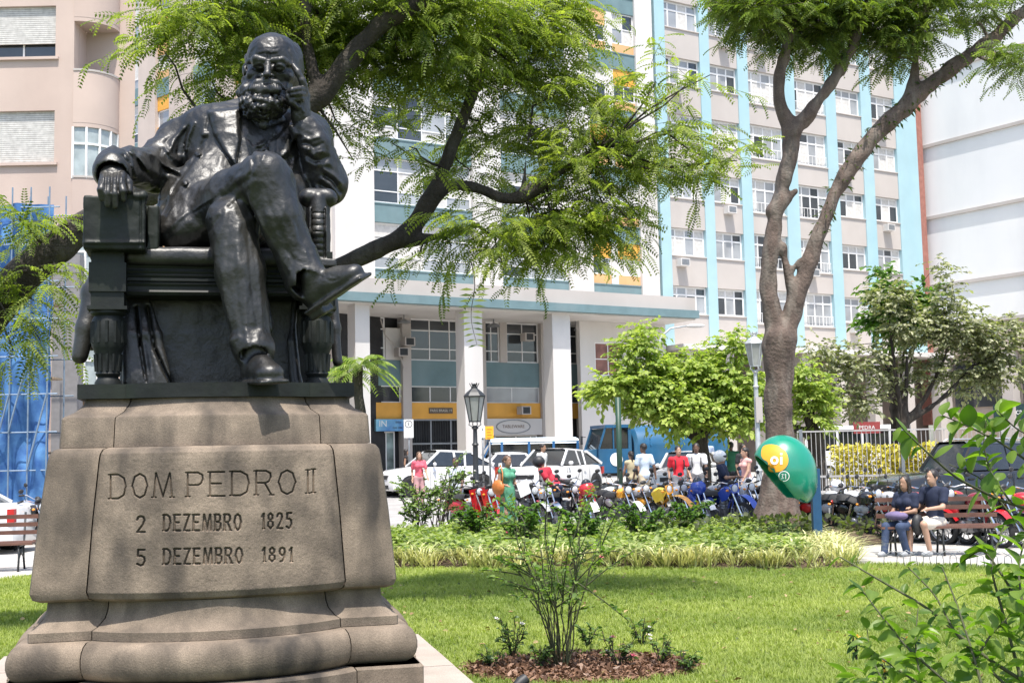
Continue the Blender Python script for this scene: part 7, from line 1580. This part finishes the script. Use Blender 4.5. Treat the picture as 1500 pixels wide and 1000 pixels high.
for (u, Y, rz, JJ, lab) in ((994, 33, 12, J, 'dark backpack on the youth in red'), (1021, 33.5, -10, J2, 'dark backpack on the youth in white')):
    bp = heldthing('backpack', lab, 'backpack', at(u, Y), R(rz), JJ['chest']+Vector((0, .19, -.02)), PLS, lambda b: b.ell((0, 0, 0), (.15, .10, .22), 12), 'all')
    for sg in (-1, 1): b = MB(); b.tube([(sg*.10, .0, .15), (sg*.12, -.17, .23), (sg*.12, -.33, .1), (sg*.12, -.31, -.08), (sg*.12, -.1, -.16)], .016, 5); b.build('strap', [PLS], bp, smooth='all')
person('motorcycle rider in a navy shirt and a white helmet, looking down', (at(1066, 27.8)[0], 28.0, 0), R(70), 1.74, pose='ride', top=CL('navy', (.010, .016, .042)), bot=CL('denim', ()), skin=1, hair=None, sleeve='short', lean=R(-12), arms=(((-.02, -.14, -.22), (.02, -.36, -.20)), ((.02, -.12, -.24), (-.02, -.34, -.22))), hat=(MP['white'], 1))
person('woman in a pale pink sleeveless top beside the forked trunk', at(1093, 31), R(-70), 1.68, top=CL('pink', (.62, .33, .30)), bot=CL('white', ()), skin=0, hair='tail', female=True, sleeve='none', arms=walk)
person('dark haired woman behind the one in pink, close to the trunk', at(1089, 36), R(30), 1.70, top=CL('black', ()), bot=CL('denim', ()), skin=1, hair='long', female=True, vox=.016)
person('person in a dark green shirt standing behind the white helmet', at(1072, 38), R(180), 1.74, top=CL('green', (.03, .14, .07)), bot=CL('black', ()), skin=2, hair='short', vox=.016)
person('man in a blue grey shirt far behind, over the white sedan', at(1036, 46), R(0), 1.80, top=CL('bluegrey', (.30, .36, .50)), bot=CL('grey', ()), skin=2, hair='short', vox=.02)
# the couple on the bench
BC = G(1372, 20.0); BZ = R(-8); Mb = Matrix.Translation((BC.x, 20.0, 0)) @ Matrix.Rotation(BZ, 4, 'Z'); at_b = lambda x, y: tuple(Mb @ Vector((x, y, 0)))
p, JA = person('seated young woman in a navy t-shirt and blue jeans smiling on the bench', at_b(-.50, -.0), BZ+R(-42), 1.60, pose='sit', top=CL('navy', ()), bot=CL('denim', ()), skin=1, hair='long', female=True, sleeve='short', shoe=SHOEG, arms=(((-.04, -.08, -.25), (.06, -.30, -.27)), ((.04, -.08, -.25), (-.05, -.30, -.27))), vox=.0095, stride=.10)
p, JB = person('seated young man in a navy t-shirt and pale shorts with a red wristband', at_b(-.06, -.0), BZ+R(-50), 1.72, pose='sit', top=CL('navy', ()), bot=CL('cream', (.62, .55, .46)), skin=0, hair='short', legs='short', sleeve='short', shoe=SHOEG, arms=(((-.05, -.12, -.24), (.02, -.36, -.24)), ((.05, -.12, -.24), (-.02, -.36, -.26))), vox=.0095, stride=.05)
pb = Mb @ Vector((-.5, 0, 0))
heldthing('school_bag', 'violet and grey bag on the lap of the seated woman', 'bag', tuple(at_b(-.50, 0)), BZ+R(-42), (0, -.30, .64), CL('violet', (.13, .10, .19)), lambda b: b.ell((0, 0, 0), (.20, .14, .075), 14), 'all')
heldthing('backpack', 'black backpack between the knees of the seated man', 'backpack', tuple(at_b(-.06, 0)), BZ+R(-50), (.0, -.42, .50), PLS, lambda b: b.ell((0, 0, 0), (.09, .12, .17), 12), 'all')
# ================================================================== street furniture and small things
WOOD = mat('bench_wood', (.12, .055, .038), rough=.6, var=.25, scale=5, bump=.3, bscale=30)
def bench(label, M, L=1.9):
    t = empty('park_bench', M.translation, M.to_euler().z, label, 'bench'); h = L/2
    for i in range(4): b = MB(); y = -.30+i*.125; b.box(-h, y, .435+.004*i, h, y+.105, .47+.004*i); b.build('seat_slat', [WOOD], t)
    for i in range(3): b = MB(); z = .58+i*.13; b.box(-h, .23+i*.03, z, h, .255+i*.03, z+.07); b.build('back_slat', [WOOD], t)
    for x in (-h*.78, 0, h*.78):
        b = MB(); b.tube([(x, -.30, 0), (x, -.24, .22), (x, -.28, .42), (x, .18, .42), (x, .24, .55), (x, .33, .95)], .018, 6); b.tube([(x, .30, 0), (x, .20, .2), (x, .16, .42)], .018, 6); b.tube([(x, -.24, .2), (x, -.05, .30), (x, .2, .2)], .012, 6); b.build('iron_leg', [BLK], t, smooth='all')
    return t
bench('brown slatted bench with iron legs carrying the young couple', Mb)
lb = P(-38, 800, 20.5); bench('brown slatted bench at the left edge beside the pedestal', Matrix.Translation((lb.x, 20.5, 0)) @ Matrix.Rotation(R(12), 4, 'Z'), 1.9)
# green telephone dome
g = P(1197, 775, 21.6); zp = g.z
ph = empty('telephone_dome', (g.x, 21.6, 0), 0, 'green egg shaped telephone dome with an orange splash logo on a blue post', 'phone booth')
BLU = mat('post_blue', (.015, .07, .16), rough=.4, var=.1); DG = mat('dome_green', (.0, .21, .125), rough=.28, var=.06, scale=2, coat=.6, dirt=((.06, .2, .16), .3, 2)); OG = mat('logo_orange', (.80, .33, .02), rough=.4, var=.03)
tp = P(1195, 686, 21.6).z; b = MB(); b.box(-.075, -.075, 0, .075, .075, tp); b.build('post', [BLU], ph, smooth=False)
dc = P(1148, 690, 21.3); dc = Vector((dc.x-g.x, -.35, dc.z)); rx, rz_ = 46*21.3/FPX, 51*21.3/FPX
# shell: half egg opening to the lower left, turned a little
def dome():
    s = Sculpt((dc.x-.85, dc.y-.75, dc.z-.85), (dc.x+.85, dc.y+.75, dc.z+.85), .016)
    s.ell(tuple(dc), (rx*1.0, .50, rz_*1.04), .01, rot=Matrix.Rotation(R(-12), 3, 'Y')); s.ell((dc.x+.13, dc.y, dc.z-.22), (.40, .44, .42), .08)
    s.ell((dc.x-.03, dc.y, dc.z-.04), (rx*.93, .46, rz_*.96), .01, rot=Matrix.Rotation(R(-12), 3, 'Y'), sub=True); s.ell((dc.x+.11, dc.y, dc.z-.25), (.36, .40, .38), .06, sub=True)
    n_ = Vector((-.62, 0, -.78)).normalized(); c = Vector(P(1146, 692, 21.3)); c = Vector((c.x-g.x, dc.y, c.z)); a = math.atan2(n_.x, n_.z)
    p0 = Vector((P(1099, 660, 21.3).x-g.x, 0, P(1099, 660, 21.3).z)); p1 = Vector((P(1166, 740, 21.3).x-g.x, 0, P(1166, 740, 21.3).z)); d = (p1-p0).normalized(); nn = Vector((-abs(d.z), 0, -abs(d.x)))
    mid = (p0+p1)/2; s.box(tuple(Vector((mid.x, dc.y, mid.z))+nn*.7), (1.2, 1.2, .7), .005, .004, rot=Matrix((d, Vector((0, 1, 0)), nn)).transposed(), sub=True)
    return s
S_D = dome(); o = link('shell', S_D.mesh('shell', [DG], iters=3), ph)
p0 = P(1099, 660, 20.8); p1 = P(1168, 742, 20.8)
b = MB(); b.box(-.17, -.12, P(1190, 710, 21.6).z, -.0, .1, P(1190, 683, 21.6).z); b.build('bracket', [mat('bracket_blue', (.03, .14, .38), rough=.4, var=.1)], ph)
def ondome(u, v):      # nearest point of the shell along the line of sight
    a = ray(u, v); lo = 20.2
    T = (lo, 21.6); n_ = S_D.n
    def fld(Y):
        p = P(u, v, Y)-Vector((g.x, 21.6, 0)); q = [(p[k_]-S_D.lo[k_])/S_D.vox for k_ in range(3)]; i = [int(math.floor(a_)) for a_ in q]
        if not all(0 <= i[k_] < n_[k_]-1 for k_ in range(3)): return 1.0, p
        f_ = [q[k_]-i[k_] for k_ in range(3)]; c_ = S_D.D[i[0]:i[0]+2, i[1]:i[1]+2, i[2]:i[2]+2]
        c_ = c_[0]*(1-f_[0])+c_[1]*f_[0]; c_ = c_[0]*(1-f_[1])+c_[1]*f_[1]; return float(c_[0]*(1-f_[2])+c_[1]*f_[2]), p
    for Y in np.arange(20.3, 21.9, .02):
        if fld(Y)[0] < 0:
            lo_, hi_ = Y-.02, Y
            for _ in range(10):
                m_ = (lo_+hi_)/2
                if fld(m_)[0] < 0: hi_ = m_
                else: lo_ = m_
            return fld(hi_)[1]-Vector((0, .014, 0))
    return P(u, v, 21.0)-Vector((g.x, 21.6, 0))
def decal(name, outline, m_, lift=0):
    c = np.mean(outline, 0); b = MB(); n_ = len(outline); ring = []
    V = [ondome(*c)]
    for s_ in (.35, .7, 1.0): V += [ondome(c[0]+(u-c[0])*s_, c[1]+(v-c[1])*s_) for u, v in outline]
    V = [v_-Vector((0, lift, 0)) for v_ in V]; F = [(0, 1+i, 1+(i+1) % n_) for i in range(n_)]
    for r_ in range(2): F += [(1+r_*n_+i, 1+(r_+1)*n_+i, 1+(r_+1)*n_+(i+1) % n_, 1+r_*n_+(i+1) % n_) for i in range(n_)]
    b.add(V, F); return b.build(name, [m_], ph, smooth='all')
sp = lambda pts, n_=6: [tuple(np.array(pts[i])*(1-t)**2*.5+np.array(pts[(i+1) % len(pts)])*(.5+t-t*t)+np.array(pts[(i+2) % len(pts)])*t*t*.5) for i in range(len(pts)) for t in np.linspace(0, 1, n_, endpoint=False)]
decal('logo_splash', sp([(1114, 662), (1118, 651), (1136, 650), (1152, 660), (1156, 678), (1146, 690), (1130, 692), (1124, 688), (1126, 676), (1116, 672)]), OG)
def stroke(name, pts, w_, m_=WHT):
    out = []; A_ = [np.array(p) for p in pts]
    for i, p in enumerate(A_):
        d = A_[min(i+1, len(A_)-1)]-A_[max(i-1, 0)]; d = d/np.linalg.norm(d); out.append((p, np.array([-d[1], d[0]])*w_/2))
    V = []; b = MB()
    for p, n_ in out: V += [ondome(*(p+n_))-Vector((0, .008, 0)), ondome(*(p-n_))-Vector((0, .008, 0))]
    b.add(V, [(2*i, 2*i+1, 2*i+3, 2*i+2) for i in range(len(out)-1)]); b.build(name, [m_], ph)
circ = lambda u, v, a, c, n_=18: [(u+a*math.cos(t), v+c*math.sin(t)) for t in np.linspace(0, 2*math.pi, n_)]
stroke('logo_letter', circ(1134, 674, 4.4, 4.6), 3.2); stroke('logo_letter', [(1144, 668.5), (1144, 680)], 3.2); stroke('logo_letter', [(1144, 663), (1144, 666)], 3.2)
stroke('number_ring', circ(1148, 697, 7.6, 7.2, 22), 1.1); stroke('number', [(1144.5, 694), (1147, 694), (1145.5, 697), (1147, 700), (1144.5, 700)], 1.1); stroke('number', [(1149, 695), (1150.5, 693.5), (1150.5, 701)], 1.1)
# lamp posts with lanterns
def lamp(label, u, Y, top, glass_h=.62, post=BLK, s_=1.0, foot=None):
    gr_ = G(u, Y); H = P(u, top, Y).z-gr_.z; t = empty('street_lamp', (gr_.x, Y, gr_.z), 0, label, 'street lamp', 'lantern street lamps'); hl = H-1.05*s_
    b = MB(); b.lathe([(.17*s_, 0), (.17*s_, .12), (.13*s_, .16), (.13*s_, .5), (.15*s_, .54), (.10*s_, .62), (.085*s_, 1.0), (.10*s_, 1.03), (.075*s_, 1.08), (.062*s_, hl-.5), (.09*s_, hl-.47), (.055*s_, hl-.42), (.05*s_, hl-.1), (.09*s_, hl-.06), (.05*s_, hl)], 14); b.build('pole', [post], t, smooth=True)
    b = MB(); 
    for k_ in range(4): a = k_*math.pi/2+.4; b.tube([(.04*math.cos(a), .04*math.sin(a), hl-.05), (.16*s_*math.cos(a), .16*s_*math.sin(a), hl+.02), (.13*s_*math.cos(a), .13*s_*math.sin(a), hl+.12*s_)], .012, 5)
    b.build('bracket', [post], t); z0, z1 = hl+.1*s_, hl+.72*s_; n_ = 6
    b = MB(); b.lathe([(.135*s_, z0), (.245*s_, z1)], n_, caps=False); b.build('lantern_glass', [mat('milky_glass', (.42, .43, .40), rough=.25, var=.15, scale=3, trans=.35)], t)
    b = MB()
    for k_ in range(n_):
        a = 2*math.pi*k_/n_; c, s2 = math.cos(a), math.sin(a); a2 = 2*math.pi*(k_+1)/n_; b.bar((.14*s_*c, .14*s_*s2, z0), (.25*s_*c, .25*s_*s2, z1), .022, .022); b.bar((.25*s_*c, .25*s_*s2, z1), (.25*s_*math.cos(a2), .25*s_*math.sin(a2), z1), .03, .03); b.bar((.14*s_*c, .14*s_*s2, z0), (.14*s_*math.cos(a2), .14*s_*math.sin(a2), z0), .025, .025)
    b.build('lantern_frame', [post], t); b = MB(); b.lathe([(.28*s_, z1+.01), (.2*s_, z1+.1*s_), (.08*s_, z1+.2*s_), (.08*s_, z1+.24*s_), (.03*s_, z1+.26*s_), (.05*s_, z1+.3*s_), (.0, z1+.33*s_)], n_); b.build('lantern_cap', [post], t)
    b = MB()
    for k_ in range(6): a = k_*math.pi/3; b.bar((.06*s_*math.cos(a), .06*s_*math.sin(a), z1+.22*s_), (.12*s_*math.cos(a), .12*s_*math.sin(a), z1+.33*s_), .02, .02)
    b.build('crown_finial', [post], t); return t
lamp('dark iron lantern lamp post in front of the white cars', 697, 30.5, 561, s_=1.0)
lamp('pale grey lantern lamp left of the forked trunk', 1112, 34, 486, post=mat('pale_metal', (.40, .42, .42), rough=.5, metal=.3))
# curved modern street light in front of the tower
gl = G(972, 52); t = empty('street_light', (gl.x, 52, gl.z), 0, 'white curved arm street light in front of the blue striped tower', 'street light'); H = P(972, 492, 52).z-gl.z
b = MB(); b.tube([(0, 0, 0), (0, 0, H-.3), (.1, 0, H), (.5, 0, H+.32), (1.3, 0, H+.42)], [.09, .07, .05, .04, .035], 8); b.build('arm', [mat('pale_metal', ())], t, smooth='all'); b = MB(); b.ell((1.55, 0, H+.40), (.42, .13, .09), 10); b.build('lamp_head', [W0], t, smooth='all')
# thin dark green pole (young tree stake) with bin-like box
gp = G(908, 33); t = empty('green_pole', (gp.x, 33, gp.z), 0, 'thin dark green pole rising into the lime green tree', 'pole'); b = MB(); b.tube([(0, 0, 0), (0, 0, 3.1)], .075, 8); b.build('shaft', [mat('dark_green_paint', (.015, .05, .03), rough=.5)], t, smooth='all')
t = empty('grey_cabinet', G(1113, 34.5) , 0, 'small pale cabinet fixed on the pale lamp post', 'cabinet'); zc_ = P(1110, 600, 34).z-t.location.z; b = MB(); b.box(-.16, -.62, zc_-.35, .02, -.4, zc_+.35); b.build('box', [W1], t); b = MB(); b.bar((-.07, -.62, zc_-.3), (-.07, -.66, zc_-.3), .03, .03); b.build('clamp', [MET], t)
# traffic signs
def sign(label, u, Y, v0, v1, wpx, m_, fn=None, postv=None, rz=0):
    g_ = G(u, Y); z0, z1 = P(u, v1, Y).z-g_.z, P(u, v0, Y).z-g_.z; w_ = wpx*Y/FPX; t = empty('road_sign', (g_.x, Y, g_.z), rz, label, 'sign'); b = MB(); b.tube([(0, .04, 0), (0, .04, z1)], .035, 8); b.build('post', [MET], t, smooth='all')
    b = MB(); b.box(-w_/2, -.02, z0, w_/2, .0, z1); b.build('plate', [m_], t)
    if fn: fn(t, w_, z0, z1)
    return t
def ring(t, x, z, r_, m_, w_=.03, n_=24, y=-.024):
    b = MB()
    for i in range(n_): a0, a1 = 2*math.pi*i/n_, 2*math.pi*(i+1)/n_; b.bar((x+r_*math.cos(a0), y, z+r_*math.sin(a0)), (x+r_*math.cos(a1), y, z+r_*math.sin(a1)), w_, .006, up=(0, 1, 0))
    b.build('ring', [m_], t)
def esign(t, w_, z0, z1): r_ = w_*.36; zc = z1-w_*.48; ring(t, 0, zc, r_, INK, .025); text(t, 'E', r_*1.3, INK, (0, -.026, zc))
sign('white parking sign with a circled E in front of the brown shop front', 599.5, 47, 614, 641, 14, WHT, esign)
sign('narrow white sign with small dark letters left of the orange one', 708, 43, 623, 641, 7, WHT, lambda t, w_, z0, z1: text(t, 'E', .12, INK, (0, -.026, z1-.14)))
def osign(t, w_, z0, z1):
    for i in range(4): b = MB(); b.box(-w_*.32, -.026, z1-.12-i*.1, w_*.3-.04*(i % 2), -.022, z1-.09-i*.1); b.build('text_line', [mat('ochre_print', (.5, .2, .02), var=0)], t)
sign('orange notice sign on a post by the white shop front', 718, 43, 624, 643, 12, mat('sign_orange', (.85, .42, .02), rough=.5, var=.05), osign)
sign('plain white plate on a low post below the shop column', 733, 44, 678, 690, 5, WHT)
# railing on the low wall at the right, posts and bars
RW = mat('railing_paint', (.40, .38, .36), rough=.6, var=.1, scale=3)
rail = empty('railing', (0, 0, 0), 0, 'pale metal railing with thin bars on a low wall behind the motorcycles on the right', 'railing')
y0 = 33.6; x0, x1 = P(1168, 650, y0).x, 26.0; ztop_ = P(1200, 631, y0).z; zbot = .55
b = MB(); x = x0
while x < x1: b.box(x, y0-.008, zbot, x+.014, y0+.008, ztop_-.02); x += .125
b.build('bars', [RW], rail)['kind'] = 'stuff'
for z in (zbot, ztop_-.03): b = MB(); b.box(x0, y0-.02, z, x1, y0+.02, z+.04); b.build('rail', [RW], rail)
for i in range(7): b = MB(); xx = x0+.05+i*2.75; b.box(xx, y0-.045, .25, xx+.09, y0+.045, ztop_+.05); b.build('post', [MET if i in (0, 1) else RW], rail)
lw = empty('low_wall', (0, 0, 0), 0, 'low pale wall carrying the railing, behind the parked motorcycles', 'wall'); b = MB(); b.box(x0-.1, y0-.12, .1, x1, y0+.12, .5); b.build('wall_body', [W1], lw); b = MB(); b.box(x0-.15, y0-.16, .502, x1, y0+.16, .56); b.build('coping', [RW], lw)
# nearer sloping white railing, between the dome and the couple
r2 = empty('railing', (0, 0, 0), 0, 'low white railing just right of the blue telephone post', 'railing'); ya = 30.5; xa, xb = P(1200, 700, ya).x, P(1345, 700, ya).x
b = MB(); x = xa
while x < xb: b.box(x, ya-.015, .15, x+.03, ya+.015, 1.02); x += .15
b.build('bars', [RW], r2)['kind'] = 'stuff'; b = MB(); b.box(xa, ya-.03, 1.02, xb, ya+.03, 1.07); b.build('rail', [RW], r2)
b = MB(); b.box(P(1258, 700, ya).x, ya+.2, .05, xb+3.5, ya+.4, .62); w2 = empty('low_wall', (0, 0, 0), 0, 'white rendered wall behind the low white railing and the black vehicle', 'wall'); b.build('wall_body', [W0], w2)
# low hoop edging of the lawn, right and left
def hoops(label, pts, w_=.3, h=.26):
    t = empty('hoop_edging', (0, 0, 0), 0, label, 'edging'); b = MB(); pts = [Vector((*p, 0)) for p in pts]; i = 0
    for a_, c_ in zip(pts[:-1], pts[1:]):
        L_ = (c_-a_).length; d = (c_-a_)/L_; n_ = int(L_/(w_*.6))
        for k_ in range(n_): q = a_+d*(k_*w_*.6); b = MB(); b.tube([q+Vector((0, 0, -.02)), q+d*.02+Vector((0, 0, h*.7)), q+d*w_*.5+Vector((0, 0, h)), q+d*(w_-.02)+Vector((0, 0, h*.7)), q+d*w_+Vector((0, 0, -.02))], .006, 5); b.build('hoop', [MET], t, smooth='all')
    return t
hoops('thin wire hoops edging the lawn along the path on the right', [(5.3, 18.0), (9.4, 16.3)]); hoops('thin wire hoops edging the lawn left of the pedestal', [(-8.2, 18.9), (-11, 19.2)])
# spotlight in the mulch
Y = 9.35; p = P(763, 985, Y); t = empty('garden_spotlight', (p.x, Y, 0.0), R(30), 'small dark garden spotlight lying in the mulch bed', 'spotlight'); b = MB(); b.lathe([(.035, -.05), (.045, .0), (.04, .05), (0, .052)], 12, M=Matrix.Translation((0, 0, .06)) @ Matrix.Rotation(R(60), 4, 'Y')); b.build('lamp_body', [PLS], t, smooth=True); b = MB(); b.tube([(0, 0, -.03), (0, 0, .05)], .01); b.build('spike', [PLS], t); b = MB(); b.lathe([(.034, .053), (0, .054)], 12, M=Matrix.Translation((0, 0, .06)) @ Matrix.Rotation(R(60), 4, 'Y')); b.build('lens', [LAMPG], t)
# overhead cable in front of the pink building and a few thin wires
